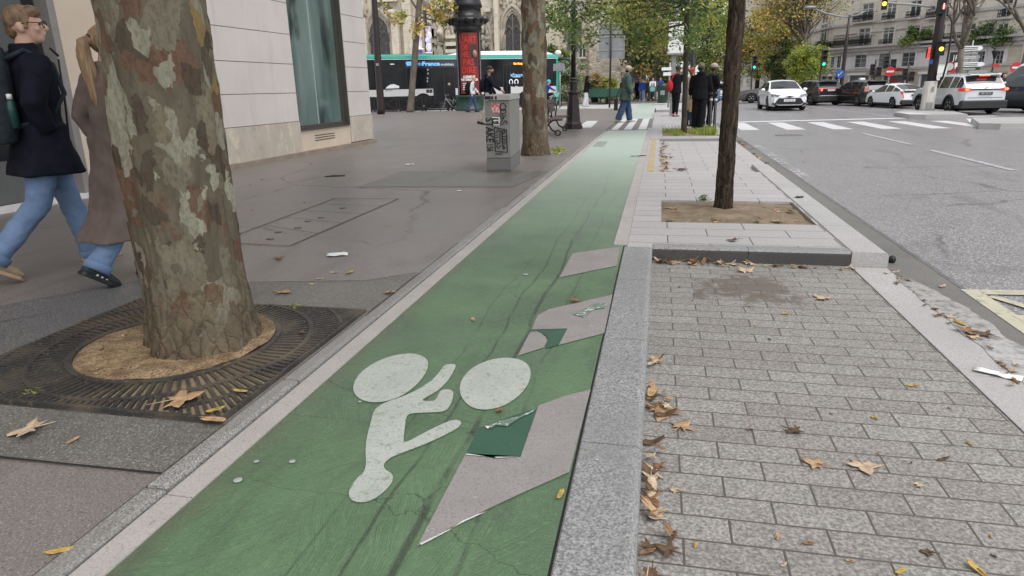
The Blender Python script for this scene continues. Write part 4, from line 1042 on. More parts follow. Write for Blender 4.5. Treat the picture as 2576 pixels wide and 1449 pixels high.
btree("light green tree just left of the dark trunk, further down the avenue", 1822, 240, 105, (1765, 1880, 40, 215), [L_yg, L_green, L_olive], (3, 3, 1), M_bark_d, 45, .3, 90, .33, 80)
btree("gold and brown plane tree above the dark sedan", 1905, 240, 98, (1862, 1975, 30, 200), [L_gold, L_olive, L_yg], (3, 3, 3), M_bark_d, 46, .3, 62, .33, 80, name="plane_tree")
btree("olive and yellow tree over the white hatchback", 1968, 240, 84, (1905, 2012, 10, 195), [L_olive, L_gold, L_yg], (3, 3, 2), M_bark_d, 47, .3, 70, .3, 80, name="plane_tree")
btree("big golden plane tree with spreading bare limbs beside the apartment block", 2010, 240, 66, (1890, 2110, -70, 70), [L_gold, L_olive, L_yg], (4, 3, 1), M_bark_g, 48, .30, 40, .22, 95, name="plane_tree", trunk_top=.1, hollow=.1, limbs=34)
btree("bushy dark evergreen beside the yellow green bush", 1972, 240, 72, (1935, 2010, 105, 205), [L_dark, L_olive], (4, 1), M_bark_d, 49, .2, 120, .22, 45)
btree("young tree with dense lime leaves at the corner of the apartment block", 2028, 240, 55, (1988, 2080, 118, 205), [L_lime, L_yg, L_green], (4, 3, 1), M_bark_d, 50, .1, 170, .14, 70, hollow=.1)
btree("faint far tree closing the avenue", 1868, 230, 150, (1835, 1900, 60, 205), [L_olive, L_gold, L_green], (3, 2, 3), M_bark_d, 51, .35, 100, .4, 60)
btree("distant rust brown tree closing the avenue right of the dark trunk", 1935, 230, 150, (1890, 1990, 70, 205), [L_brown, L_olive, L_gold], (3, 3, 2), M_bark_d, 52, .35, 70, .4, 50)
# leafless trees before the block
def bare(label, px, dist, seed, hgt, r0, spread=.6, lean=0, depth_=6):
    q = random.Random(seed); v = aty(px, 200, dist); base = Vector((v.x, dist, -.15))
    t = thing("bare_tree", label, "tree", tuple(base), group="leafless trees before the apartment block"); b = MB(); lv = MB()
    def grow(p, d, L, r, n):
        pts = [p]; dd = d.copy()
        for i in range(4):
            dd = (dd + Vector((q.uniform(-1, 1), q.uniform(-1, 1), q.uniform(-.25, .5))) * .14).normalized(); pts.append(pts[-1] + dd * L / 4)
        b.tube(pts, [r * (1 - .38 * i / 4) for i in range(5)], 7 if n > 3 else 4)
        if n == 0:
            if q.random() < .12: leaf_quad(lv, pts[-1], .22, q, 0, .7)
            return
        for i in range(3 if n > 1 else 3):
            e = (dd + Vector((q.uniform(-1, 1), q.uniform(-.7, .7), q.uniform(-.15, .55))) * spread * 1.25).normalized()
            grow(pts[q.choice((2, 3, 4)) if i else 4], e, L * q.uniform(.62, .82), r * .58, n - 1)
    top = base + Vector((lean, 0, hgt)); b.tube([base, base.lerp(top, .5) + Vector((.08, 0, 0)), top], [r0 * 1.15, r0, r0 * .9], 10)
    for i in range(4): grow(top, Vector((q.uniform(-.7, .7), q.uniform(-.5, .5), q.uniform(.5, 1))).normalized(), hgt * .62, r0 * .62, depth_ - 1)
    b.build("trunk", M_bark_g, t); lv.build("last_leaves", [L_gold], t); return t
bare("leafless forked tree right of the big traffic signal mast", 2406, 46, 61, 3.0, .19, .62)
bare("leafless tree with fine twigs at the right edge of the photo", 2556, 50, 64, 3.6, .2, .6, .4)
bare("leafless tree behind the black wagon, half hidden in golden leaves", 2020, 68, 66, 4.2, .24, .55)
# shrubs round the stone house
def shrub(name, label, crown_px, dist, slots, weights, seed, per=90, leaf=.2, n=40, cat="shrub"):
    q = random.Random(seed); x0, x1, y0, y1 = crown_px; A = aty(x0, y0, dist); B = aty(x1, y1, dist); zb = min(B.z, .1)
    c = ((A.x + B.x) / 2, dist, (A.z + zb) / 2); rr = ((B.x - A.x) / 2, (B.x - A.x) / 2.6, (A.z - zb) / 2)
    t = thing(name, label, cat, (c[0], dist, 0)); b = MB()
    cl = crown_clumps(q, c, rr, n, rr[0] * .2, rr[0] * .42, weights, .1)
    for cc, _, _ in q.sample(cl, 9): limb(b, (c[0] + q.uniform(-.2, .2), dist, -.05), cc, .06, .02, q)
    b.build("stems", M_bark_d, t); f = MB(); clump_leaves(f, cl, per, leaf, q, len(slots), .6); f.build("foliage", slots, t)
shrub("bush", "tall fresh green bush left of the black lamp post", (1368, 1436, 104, 225), 53, [L_green, L_yg, L_dark], (4, 2, 1), 71, 150, .17, 55)
shrub("olive_bush", "silvery olive bush behind the cyclist in blue", (1398, 1478, 142, 240), 51, [L_sage, L_olive, L_green], (5, 1, 1), 72, 120, .15, 50)
shrub("hedge_bush", "clipped golden green shrub in front of the stone house, left of its neighbour", (1474, 1520, 180, 248), 55, [L_yg, L_olive, L_brown], (2, 3, 2), 73, 160, .14, 40)
shrub("hedge_bush", "lower yellow green shrub right behind the green benches", (1508, 1552, 196, 250), 53.5, [L_yg, L_lime, L_olive], (3, 2, 2), 74, 160, .14, 36)
shrub("dark_bush", "dark bushes in the shade right of the pale plane trunk", (1650, 1702, 165, 250), 61, [L_dark, L_dark, L_olive], (3, 2, 1), 75, 120, .2, 40)
# plants on the balconies of the apartment block
q = random.Random(77)
for (x0_, x1_, y0_, y1_, sl, lab) in ((1300, 1430, 380, 425, [L_green, L_lime], "trailing plants with yellow flowers on the balcony left of the signal mast"), (1360, 1425, 270, 380, [L_dark, L_green], "tall potted shrub on the balcony left of the signal mast"), (1490, 1560, 285, 345, [L_green, L_dark], "small balcony shrub just left of the signal mast"), (1990, 2110, 240, 400, [L_green, L_dark], "balcony shrubs behind the forked bare tree"), (2165, 2320, 270, 410, [L_dark, L_green], "big dark shrub spilling over the balcony at the far right"), (550, 600, 395, 450, [L_dark, L_olive], "small dark plant on the corner balcony of the block")):
    s0, za = rz(x0_, y0_); s1, zb_ = rz(x1_, y1_); f = MB(); cl = []
    for _ in range(16): cl.append((WR.w(q.uniform(s0, s1), q.uniform(zb_, za), q.uniform(.3, .7)), (s1 - s0) * .30, q.randrange(2)))
    clump_leaves(f, cl, 45, .2, q, 2, .6); t = thing("balcony_plant", lab, "plant", WR.w((s0 + s1) / 2, zb_, .4), group="plants on the balconies"); f.build("foliage", sl, t)
    b = MB(); b.b2(s0 + .1, s1 - .1, .25, .45, zb_ + .02, zb_ + .25); b.build("planter", M_bark_d, t, TR)
# grass and weeds
f = MB(); q = random.Random(81)
for _ in range(2600):
    x, y = q.uniform(.1, 1.46), q.uniform(17.7, 19.74)
    if noise.noise((x * 2.2, y * 1.2, 3)) < -.12 and x < 1.1: continue
    h_ = q.uniform(.04, .13) * (2.0 if x > 1.1 and y < 18.9 else 1); a = q.uniform(0, PI); d = Vector((q.gauss(0, .04), q.gauss(0, .04), h_)); w_ = Vector((math.cos(a), math.sin(a), 0)) * .012
    p = Vector((x, y, -.01)); f.add([p - w_, p + w_, p + d], [(0, 1, 2)], q.randrange(3))
o = f.build("bed_grass", [L_lime, L_green, L_yg]); tag(o, "short bright grass and weeds in the bed at the foot of the slim tree", "grass", kind="stuff")
def weed(x, y, z, r, h_, n, seed, label, sl):
    q = random.Random(seed); f = MB()
    for _ in range(n):
        p = Vector((q.gauss(0, r * .4), q.gauss(0, r * .4), q.uniform(0, h_))); leaf_quad(f, p, r * .55, q, q.randrange(len(sl)), .45)
    for _ in range(5): f.tube([(0, 0, 0), (q.gauss(0, r * .4), q.gauss(0, r * .4), h_)], r * .03, 4)
    o = f.build("weed", sl, local=True); o.location = (x, y, z); tag(o, label, "weed", "small weeds in the ground")
v = at(1770, 508, -.02); weed(v.x, v.y, -.02, .07, .08, 50, 1, "small leafy weed at the back edge of the soil pit, left of the dark trunk", [L_dark, L_green])
v = at(1405, 388, .0); weed(v.x, v.y, .015, .16, .12, 40, 2, "yellow green sprig on the ground right of the second plane trunk", [L_lime, L_yg])
v = at(740, 778, .02); weed(v.x, v.y, .012, .05, .03, 40, 3, "tuft of grass at the back edge of the tree grate", [L_yg, L_olive])
v = at(85, 1003, .0); weed(v.x, v.y, .015, .05, .025, 50, 4, "mossy tuft at the front left of the tree grate", [L_lime, L_green, L_olive])
v = at(310, 1000, .0); weed(v.x, v.y, .012, .04, .02, 40, 5, "mossy tuft in the slots at the front of the tree grate", [L_lime, L_green, L_olive])
# ============================================================ STREET FURNITURE
M_iron = mat("cast_iron", (.044, .042, .042), .55, (.125, .104, .078), 2.6, .44, .66, speck=(60, (.16, .125, .08), .56, .70), bump=.4, bs=70, metal=.3)
M_green = plain("dark_green_paint", (.012, .040, .028), .4)
M_brownp = plain("aubergine_iron_paint", (.030, .020, .021), .42, .2)
M_signgrey = mat("sign_back_grey", (.25, .255, .26), .5, (.20, .205, .21), 3, metal=.2)
M_steel = plain("galvanised_steel", (.32, .32, .31), .5, .5)
M_wsign = plain("white_sign", (.75, .75, .74), .5)
M_red = plain("sign_red", (.48, .03, .03), .45)
M_blue = plain("sign_blue", (.03, .09, .35), .45)
M_wood = mat("bench_wood", (.15, .115, .105), .7, (.10, .078, .072), 8, st=(6, .6, 6), bump=.2)
M_gwood = plain("green_bench_wood", (.02, .075, .055), .6)
def lampmat(name, c, e): return mat(name, c, .4, c, emit=(c, e))
E_green = lampmat("green_signal_lamp", (.05, .85, .50), 1.3); E_red = lampmat("red_signal_lamp", (.95, .04, .03), 1.1); E_amber = lampmat("amber_signal_lamp", (1.0, .55, .05), 1.4); E_orange = lampmat("orange_display", (1.0, .28, .02), 1.6)
M_dimred = plain("dim_red_lamp", (.30, .03, .03), .3)
# ---- round tree grate in its square frame
gx0, gx1, gy0, gy1, gc = -3.155, -1.628, 2.04, 3.405, (-2.36, 2.75)
b = MB(); b.poly([(gx0, gy0, .028), (gx1, gy0, .028), (gx1, gy1, .028), (gx0, gy1, .028)]); struct(b.build("grate_bed", mat("grate_dirt", (.26, .20, .13), .95, (.07, .056, .042), 2.0, .46, .64, speck=(90, (.35, .27, .16), .6, .7), bump=.6, bs=80)))
heap("tree_soil", -2.84, -1.88, 2.27, 3.23, .030, M_soil, -2.22, 2.78, .04, 60, .45, (-2.36, 2.75, .47))
b = MB(); zt, zb_ = .040, .018; q = random.Random(2)
def ring_band(b, r0, r1, z0, z1, n=72, clip=None):
    L = []
    for j in range(n):
        a0, a1 = 2 * PI * j / n, 2 * PI * (j + 1) / n
        pts = [(gc[0] + r * math.cos(a), gc[1] + r * math.sin(a)) for r, a in ((r0, a0), (r1, a0), (r1, a1), (r0, a1))]
        if all(gx0 < p[0] < gx1 and gy0 < p[1] < gy1 for p in pts): b.prism(pts, z0, z1)
ring_band(b, .468, .498, zb_, zt + .004); ring_band(b, .640, .664, zb_, zt); ring_band(b, .80, .82, zb_, zt)
def edge_r(a):
    r = 9
    c, s = math.cos(a), math.sin(a)
    if c > 1e-6: r = min(r, (gx1 - .02 - gc[0]) / c)
    if c < -1e-6: r = min(r, (gx0 + .02 - gc[0]) / c)
    if s > 1e-6: r = min(r, (gy1 - .02 - gc[1]) / s)
    if s < -1e-6: r = min(r, (gy0 + .02 - gc[1]) / s)
    return r
def radial(a, r0, r1, w_):
    R1 = min(r1, edge_r(a))
    if R1 - r0 < .02: return
    c, s = math.cos(a), math.sin(a)
    b.bar((gc[0] + c * r0, gc[1] + s * r0, (zt + zb_) / 2), (gc[0] + c * R1, gc[1] + s * R1, (zt + zb_) / 2), w_, zt - zb_ - .004)
for i in range(96): radial(2 * PI * i / 96, .496, .642, .0165)
for i in range(132): radial(2 * PI * (i + .5) / 132, .662, .802, .017)
for i in range(180): radial(2 * PI * i / 180, .818, 1.3, .016)
for i in range(60):
    a = 2 * PI * i / 60; r = .652
for x0, x1, y0, y1 in ((gx0, gx1, gy0, gy0 + .022), (gx0, gx1, gy1 - .022, gy1), (gx0, gx0 + .022, gy0 + .022, gy1 - .022), (gx1 - .016, gx1, gy0 + .022, gy1 - .022)): b.b2(x0, x1, y0, y1, .0, zt - .004)
b.b2(gx0 - .006, gx1, gy0 - .012, gy0 - .001, .0, .022); b.b2(gx0 - .012, gx0 - .001, gy0, gy1, .0, .022)
tag(b.build("tree_grate", M_iron, org=(gc[0], gc[1], .02)), "square cast iron tree grate with radial slots round the thick plane trunk", "tree grate")
# ---- graffiti covered utility cabinet
FL, FR, BR = Vector((-2.540, 9.907)), Vector((-2.172, 9.96)), Vector((-2.285, 11.25)); BL = FL + (BR - FR)
def quadprism(b, s, z0, z1, m=0):
    c = (FL + FR + BR + BL) / 4; P_ = [c + (p - c) * 1 + (p - c).normalized() * s for p in (FL, FR, BR, BL)]
    b.prism([(p.x, p.y) for p in P_], z0, z1, m)
M_cab = mat("grey_cabinet_paint", (.205, .20, .19), .55, (.165, .160, .152), 6, .35, .65, speck=(45, (.10, .097, .092), .62, .72), bump=.05)
M_cab2 = plain("cabinet_cap_grey", (.34, .33, .32), .55)
M_cabd = plain("cabinet_plinth_grey", (.15, .145, .14), .7)
M_ink = plain("black_marker", (.008, .008, .009), .5)
cb = thing("utility_cabinet", "grey street cabinet covered with black graffiti and torn stickers", "utility cabinet", ((FL + BR) / 2).to_3d())
b = MB(); quadprism(b, -.012, .24, 1.075); b.build("body", M_cab, cb)
b = MB(); quadprism(b, .012, 1.082, 1.145); quadprism(b, -.03, 1.145, 1.158); b.build("cap", M_cab2, cb)
b = MB(); quadprism(b, -.002, .06, .232); quadprism(b, -.02, .0, .06); b.build("plinth", M_cabd, cb)
WF = Wall(FL, FR)
def cp(px, py, o=.0): s, z = WF.pt((1850 + px / 3.917) * .644, (330 + py / 3.917) * .644); return WF.w(s, z, o)
def stroke(b, pts, r=.0056, o=-.0045): b.tube([cp(*p, o) for p in pts], r, 6, 0, True)
b = MB()
stroke(b, [(450 + 42 * math.cos(a), 342 + 56 * math.sin(a)) for a in [i * .42 for i in range(16)]]); stroke(b, [(455 + 42 * math.cos(a), 412 + 38 * math.sin(a)) for a in [i * .42 for i in range(16)]])
stroke(b, [(405, 452), (412, 500), (440, 520), (462, 505), (500, 455)]); stroke(b, [(438, 448), (455, 520), (436, 556), (410, 596), (422, 622), (448, 606), (474, 560), (496, 552), (514, 576), (504, 600)]); stroke(b, [(415, 330), (408, 380), (425, 400)])
g1_ = b.build("figure_graffiti", M_ink, cb)
b = MB(); stroke(b, [(318, 655), (400, 672), (502, 690), (510, 860), (516, 1036), (420, 1028), (335, 1020), (324, 840), (318, 655)], .0075)
stroke(b, [(357, 700), (380, 690), (404, 712), (406, 800), (404, 898), (372, 905), (354, 940), (376, 974), (400, 962), (412, 925)], .0075); stroke(b, [(412, 700), (436, 722), (452, 752), (478, 738), (476, 706), (455, 696), (436, 722), (440, 830), (444, 925), (462, 1002), (482, 970), (474, 946), (440, 940)], .0075)
for y in (722, 765, 805, 855, 885): stroke(b, [(338, y + 8), (374, y)], .006)
for y in (795, 835, 870, 905): stroke(b, [(446, y), (496, y + 3)], .006)
b.build("framed_graffiti", M_ink, cb)
n3 = WF.n.to_3d(); d3 = WF.d.to_3d()
def on_front(px, py, o, rx=None, up=None): return facing(cp(px, py, o), rx or d3, up or Vector((0, 0, 1)))
text_mesh("STAKE", "vertical_graffiti", M_ink, .16, on_front(238, 700, -.0095, Vector((0, 0, -1)), d3), cb, sx=.78, bold=.004)
text_mesh("156", "vertical_graffiti", M_ink, .13, on_front(246, 965, -.0095, Vector((0, 0, -1)), d3), cb, sx=.6, bold=.003)
text_mesh("BERGK", "small_graffiti", M_ink, .035, on_front(385, 1065, -.0095), cb)
def sticker(name, p0, p1, mt, o=-.0105):
    A = cp(*p0, o); B = cp(*p1, o); C = cp(p1[0], p0[1], o); D_ = cp(p0[0], p1[1], o); N = n3 * .002
    b = MB(); b.loft([[A, C, B, D_], [A + N, C + N, B + N, D_ + N]], 0, False); return b.build(name, mt, cb)
M_stred = worn_paint("torn_red_sticker", (.55, .10, .10), (.62, .58, .56), .50, .6, 30)
sticker("red_sticker", (275, 290), (398, 440), M_stred); s2 = sticker("white_sticker", (285, 500), (398, 622), M_wsign)
text_mesh("RGK", "sticker_lettering", M_ink, .058, on_front(340, 585, -.007), cb, bold=.004, sx=.85); text_mesh("BERGK", "sticker_lettering", M_ink, .036, on_front(340, 528, -.007), cb, bold=.002, sx=.8)
b = MB()
for p0, p1 in (((170, 178), (262, 228)), ((272, 180), (300, 228)), ((328, 180), (356, 228))):
    A = cp(*p0, .016); B = cp(*p1, .016); C = cp(p1[0], p0[1], .016); D_ = cp(p0[0], p1[1], .016); N = n3 * .004; b.loft([[A, C, B, D_], [A + N, C + N, B + N, D_ + N]], 0, False)
b.build("black_paint_blocks", M_ink, cb)
WS2 = Wall(FR, BR); b = MB()
for s0_, z0_ in ((.35, .83), (.95, .31), (.45, .14)):
    for i in range(4): p = WS2.w(s0_ + i * .035, z0_, -.008); b.box((p.x, p.y, p.z), (.008, .012, .07))
b.build("side_vent", M_cabd, cb)
# ---- double slatted bench behind the second plane tree
def park_bench(label, loc, rz):
    t = thing("park_bench", label, "bench", loc, rz)
    for sgn in (-1, 1):
        b = MB()
        for i in range(4): x = sgn * (.12 + i * .085); b.b2(x - .035, x + .035, -1.1, 1.1, .42, .445)
        b.build("seat", M_wood, t, local=True)
    b = MB()
    for z in (.62, .74, .86):
        b.b2(-.03, .03, -1.1, 1.1, z - .05, z + .05)
    b.build("backrest", M_wood, t, local=True)
    for y in (-.95, .95):
        b = MB()
        for sg in (-1, 1):
            b.tube([(sg * .45, y, .41), (sg * .2, y, .40), (sg * .08, y, .30), (sg * .16, y, .16), (sg * .27, y, .10)], .025, 6)
            b.tube([(sg * .33 + .065 * math.cos(a), y, .075 + .065 * math.sin(a)) for a in [2 * PI * i / 12 for i in range(13)]], .02, 6)
            b.tube([(sg * .05, y, .42), (sg * .09, y, .68), (sg * .02, y, .93)], .02, 6)
        b.b2(-.09, .09, y - .06, y + .06, .34, .42); b.build("leg", M_brownp, t, local=True)
    return t
park_bench("brown slatted double bench with ringed cast iron feet between tree and lamp post", (-2.96, 18.72, .015), .04)
# ---- Parisian lamp post with two grey sign backs
lp = (-2.56, 20.75, .015)
lt = thing("lamp_post", "tall dark cast iron lamp post on a flared fluted base with grey sign backs", "lamp post", lp)
b = MB(); b.lathe([(.29, 0), (.29, .09), (.265, .10), (.265, .15), (.25, .17), (.235, .19), (.215, .24), (.185, .62), (.155, .95), (.15, 1.0), (.18, 1.03), (.185, 1.08), (.14, 1.11), (.11, 1.13), (.115, 1.32), (.13, 1.36), (.095, 1.42), (.125, 1.45), (.08, 1.5)], lp, 8, 0, False); b.build("base", M_brownp, lt)
b = MB(); b.lathe([(.075, 1.49), (.066, 2.6), (.05, 5.4), (.045, 6.2)], lp, 12); b.lathe([(.08, 2.58), (.085, 2.62), (.07, 2.66)], lp, 12); b.build("pole", M_black, lt)
b = MB(); b.lathe([(.05, 6.2), (.16, 6.35), (.24, 6.8), (.25, 6.9), (.1, 7.1), (.02, 7.2)], lp, 10); b.build("lantern", M_black, lt)
for nm, x0_, x1_, y0_, y1_ in (("sign_back", 1418, 1463, 54, 104), ("sign_back", 1425, 1456, 105, 131)):
    A = onv(x0_, y0_, (lp[0], lp[1] + .1)); B = onv(x1_, y1_, (lp[0], lp[1] + .1)); b = MB(); r = .05
    co = [(A.x + r, A.z), (B.x - r, A.z), (B.x, A.z - r), (B.x, B.z + r), (B.x - r, B.z), (A.x + r, B.z), (A.x, B.z + r), (A.x, A.z - r)]
    b.loft([[(x, lp[1] + .09, z) for x, z in co], [(x, lp[1] + .12, z) for x, z in co]], 0, False); s_ = b.build(nm, M_signgrey, lt)
    b = MB(); b.b2(A.x + .06, B.x - .06, lp[1] + .07, lp[1] + .09, (A.z + B.z) / 2 + .08, (A.z + B.z) / 2 + .12); b.build("bracket", M_black, s_)
# ---- thin pole carrying the big grey panel
sp = at(1533, 271, .0); t = thing("panel_pole", "thin dark pole carrying a large grey framed panel seen from behind", "sign", sp)
top = onv(1538, 60, sp); b = MB(); b.tube([(sp.x, sp.y, 0), (top.x, sp.y, top.z)], .055, 8); b.build("pole", M_black, t)
A = onv(1508, 62, sp); B = onv(1569, 145, sp); b = MB(); b.b2(A.x, B.x, sp.y + .07, sp.y + .11, B.z, A.z); p = b.build("panel", M_signgrey, t)
b = MB()
for a in ((A.x - .04, A.x, B.z, A.z), (B.x, B.x + .04, B.z, A.z), (A.x - .04, B.x + .04, A.z, A.z + .05), (A.x - .04, B.x + .04, B.z - .05, B.z)): b.b2(a[0], a[1], sp.y + .04, sp.y + .12, a[2], a[3])
b.b2(A.x, B.x, sp.y + .04, sp.y + .068, A.z - .7, A.z - .64); b.b2(A.x, B.x, sp.y + .04, sp.y + .068, B.z + .4, B.z + .46); b.build("panel_frame", M_steel, p)
# ---- plain dark street light mast at the left
t = thing("street_light", "plain tapered black street light mast at the corner of the limestone building", "street light", (-15.08, 35.66, .015))
b = MB(); b.tube([(-15.08, 35.66, .015), (-15.05, 35.66, .3), (-15.03, 35.68, 3.0), (-14.98, 35.70, 6.4), (-14.95, 35.7, 9)], [.215, .205, .185, .15, .10], 12); b.build("pole", M_brownp, t)
b = MB(); b.tube([(-14.95, 35.7, 9), (-14.2, 35.7, 9.5), (-13.2, 35.7, 9.5)], [.08, .08, .14], 8); b.build("lamp_head", M_brownp, t)
b = MB(); b.b2(-15.06, -14.92, 35.45, 35.5, 2.55, 2.68); b.build("access_plate", M_steel, t)
# ---- advertising column
cx_, cy_ = -11.15, 40.06
t = thing("advertising_column", "dark green cylindrical advertising column with ornate cap and red theatre poster", "advertising column", (cx_, cy_, .0))
b = MB(); b.lathe([(.92, 0), (.92, .12), (.86, .16), (.86, .78), (.90, .82), (.80, .90)], (cx_, cy_, 0), 28); b.build("base", M_green, t)
b = MB(); b.lathe([(.72, .88), (.72, 4.4), (.80, 4.45)], (cx_, cy_, 0), 28); b.build("drum", M_black, t)
b = MB(); b.lathe([(.80, 4.4), (.85, 4.6), (.80, 4.72), (.98, 4.86), (1.12, 4.95), (1.14, 5.1), (.98, 5.2), (.84, 5.28), (.80, 5.7), (.90, 5.76), (.88, 5.9), (.75, 6.3), (.45, 6.8), (.15, 7.1), (.08, 7.5), (.02, 7.7)], (cx_, cy_, 0), 28); cap = b.build("cap", M_black, t)
b = MB()
for i in range(14):
    a = 2 * PI * i / 14; c_, s_ = math.cos(a), math.sin(a)
    b.tube([(cx_ + 1.0 * c_, cy_ + 1.0 * s_, 4.9), (cx_ + 1.2 * c_, cy_ + 1.2 * s_, 5.05), (cx_ + 1.22 * c_, cy_ + 1.22 * s_, 5.25)], [.10, .10, .03], 5)
b.build("leaf_ornament", M_black, cap)
ang = math.atan2(-cy_, -cx_)
def on_col(a, z, r): return (cx_ + r * math.cos(a), cy_ + r * math.sin(a), z)
def col_patch(b, a0, a1, z0, z1, r, n=12, m=0): b.loft([[on_col(a0 + (a1 - a0) * i / n, z0, r) for i in range(n + 1)], [on_col(a0 + (a1 - a0) * i / n, z1, r) for i in range(n + 1)]], m, True, False, False)
M_poster = worn_paint("red_poster", (.20, .020, .016), (.05, .015, .014), .55, .35, 2.2, 60)
b = MB(); col_patch(b, ang - .78, ang + .86, .98, 4.36, .735); po = b.build("poster", M_poster, t)
M_redlet = plain("bright_red_lettering", (.50, .035, .026), .4); M_skin_p = plain("poster_portrait", (.33, .19, .14), .5); M_dkp = plain("poster_dark", (.03, .022, .024), .4)
def col_text(s, z, size, mt, a0=.0, name="poster_lettering", sx=1.0, bold=.01):
    o = text_mesh(s, name, mt, size, Matrix.Identity(4), None, .004, sx=sx, bold=bold)
    for v in o.data.vertices:
        a = ang + a0 + v.co.x / .74; r = .748 + v.co.z; v.co = on_col(a, z + v.co.y, r)
    o.data.transform(base_inv(t)); o.parent = t; return o
for s, z in (("L'ART", 3.95), ("DE", 3.55), ("NE", 3.15), ("PAS", 2.72), ("DIRE", 2.28)): col_text(s, z, .52 if len(s) > 2 else .42, M_redlet, -.02 if len(s) > 2 else -.3, sx=.80)
col_text("CLÉMENT", 1.92, .17, M_wsign, -.02); col_text("VIKTOROVITCH", 1.76, .17, M_wsign, 0, sx=.85)
for i in range(4): col_text("le texte du spectacle", 1.56 - i * .11, .08, M_wsign, -.1)
b = MB(); col_patch(b, ang + .18, ang + .72, 2.5, 3.7, .741); b.build("poster_portrait_ground", M_dkp, t)
b = MB(); p = Vector(on_col(ang + .50, 3.2, .74)); b.ell(p, (.14, .14, .22), 10, 8); b.build("portrait", M_skin_p, t)
for a in (-1.05, 1.12):
    b = MB(); col_patch(b, ang + a - .06, ang + a + .06, .95, 4.4, .75, 2); b.build("frame_strip", M_signgrey, t)
# ---- crossed pedestrian barriers along the crossing road
M_barr = plain("barrier_paint", (.024, .020, .021), .45, .3)
r0_ = at(930, 279, 0); r1_ = at(1152, 275, 0); bd = (r1_ - r0_).normalized(); barrier = None; L = 1.72; y_ = 41.2
pts = [-19.6 + i * L for i in range(5)]
t = thing("barrier", "dark iron crossed barrier at the kerb, leftmost of the row, next to the limestone corner", "barrier", (pts[0], y_, -.1), 0, "crossed iron barriers along the kerb")
b = MB(); b.b2(0, .09, -.03, .03, 0, 1.0); b.b2(1.51, 1.6, -.03, .03, 0, 1.0); b.build("post", M_barr, t, local=True)
b = MB(); b.b2(.09, 1.51, -.025, .025, .90, .97); b.b2(.09, 1.51, -.02, .02, .14, .20); b.build("rail", M_barr, t, local=True)
b = MB(); b.bar((.09, 0, .2), (1.51, 0, .9), .05); b.bar((.09, .012, .9), (1.51, .012, .2), .05); b.lathe([(.05, -.01), (.05, .01)], (.8, 0, .56), 8); b.build("cross_brace", M_barr, t, local=True)
for i, lab in enumerate(("dark iron crossed barrier just right of the street light mast", "dark iron crossed barrier left of the slender plane trunk", "dark iron crossed barrier right of the slender plane trunk", "dark iron crossed barrier against which the grey bicycle leans")): dup(t, (pts[i + 1], y_, -.1), 0, lab)
# ---- bicycles
M_tyre = plain("tyre_rubber", (.012, .012, .012), .8); M_spoke = plain("spokes", (.30, .30, .30), .4, .6)
def bicycle(label, loc, rz, mt, basket=None, sc_=1.0, scale_w=.33):
    t = thing("bicycle", label, "bicycle", loc, rz, scale=sc_)
    for y in (-.52, .54):
        b = MB(); b.tube([(0, y + .33 * math.cos(a), .33 + .33 * math.sin(a)) for a in [2 * PI * i / 22 for i in range(23)]], .02, 6); wl = b.build("wheel", M_tyre, t, local=True)
        b = MB()
        for i in range(8): a = PI * i / 8; b.bar((0, y - .31 * math.cos(a), .33 - .31 * math.sin(a)), (0, y + .31 * math.cos(a), .33 + .31 * math.sin(a)), .006)
        b.build("spokes", M_spoke, wl, local=True)
    b = MB(); P_ = dict(bb=(0, -.08, .3), seat=(0, -.2, .80), head=(0, .36, .82), fr=(0, .54, .33), re=(0, -.52, .33))
    for a_, c_, r in (("bb", "seat", .02), ("bb", "head", .028), ("seat", "re", .012), ("bb", "re", .014), ("head", "fr", .018)): b.tube([P_[a_], P_[c_]], r, 7)
    b.tube([(0, -.16, .62), P_["head"]], .02, 7); b.tube([P_["head"], (0, .33, 1.0)], .016, 7); b.tube([(-.27, .26, 1.03), (-.1, .34, 1.01), (.1, .34, 1.01), (.27, .26, 1.03)], .014, 6); b.build("frame", mt, t, local=True)
    b = MB(); b.ell((0, -.22, .86), (.07, .13, .04), 10, 6); b.build("saddle", M_black, t, local=True)
    b = MB(); b.tube([(.0, -.08, .3), (.06, -.08, .3), (.06, -.02, .16)], .012, 5); b.b2(.05, .13, -.05, .02, .145, .165); b.tube([(-.06, -.08, .3), (-.06, -.14, .44)], .012, 5); b.b2(-.13, -.05, -.17, -.1, .435, .455); b.build("pedals", M_black, t, local=True)
    if basket: b = MB(); b.loft([[(-.15, .42, .72), (.15, .42, .72), (.15, .66, .72), (-.15, .66, .72)], [(-.2, .38, .98), (.2, .38, .98), (.2, .72, .98), (-.2, .72, .98)]], 0, False); b.build("basket", basket, t, local=True)
    return t
M_bikeg = plain("pale_bike_paint", (.45, .46, .46), .4, .3); M_teal_b = plain("mint_bike_paint", (.20, .48, .42), .45); M_bikew = plain("grey_bike_paint", (.50, .51, .52), .45)
bicycle("pale grey bicycle leaning against the barrier left of the advertising column", (-12.65, 41.0, -.1), R_(80), M_bikeg)
# ---- green benches before the hedge, white panels, signals
def slat_bench(label, x, y, rz=0.0):
    t = thing("slat_bench", label, "bench", (x, y, 0), rz, "green benches in front of the hedge")
    b = MB(); b.b2(-.95, .95, -.22, .22, .42, .47); b.build("seat", M_gwood, t, local=True)
    b = MB(); b.b2(-.95, .95, -.27, -.22, .47, 1.05); b.build("backrest", M_gwood, t, local=True)
    for xx in (-.8, .8): b = MB(); b.b2(xx - .04, xx + .04, -.25, .22, 0, .42); b.build("leg", M_green, t, local=True)
    return t
v = at(1506, 257); slat_bench("green slatted bench left of the thin panel pole", v.x, 52.5); v = at(1542, 257); slat_bench("green slatted bench right of the thin panel pole", v.x, 52.8)
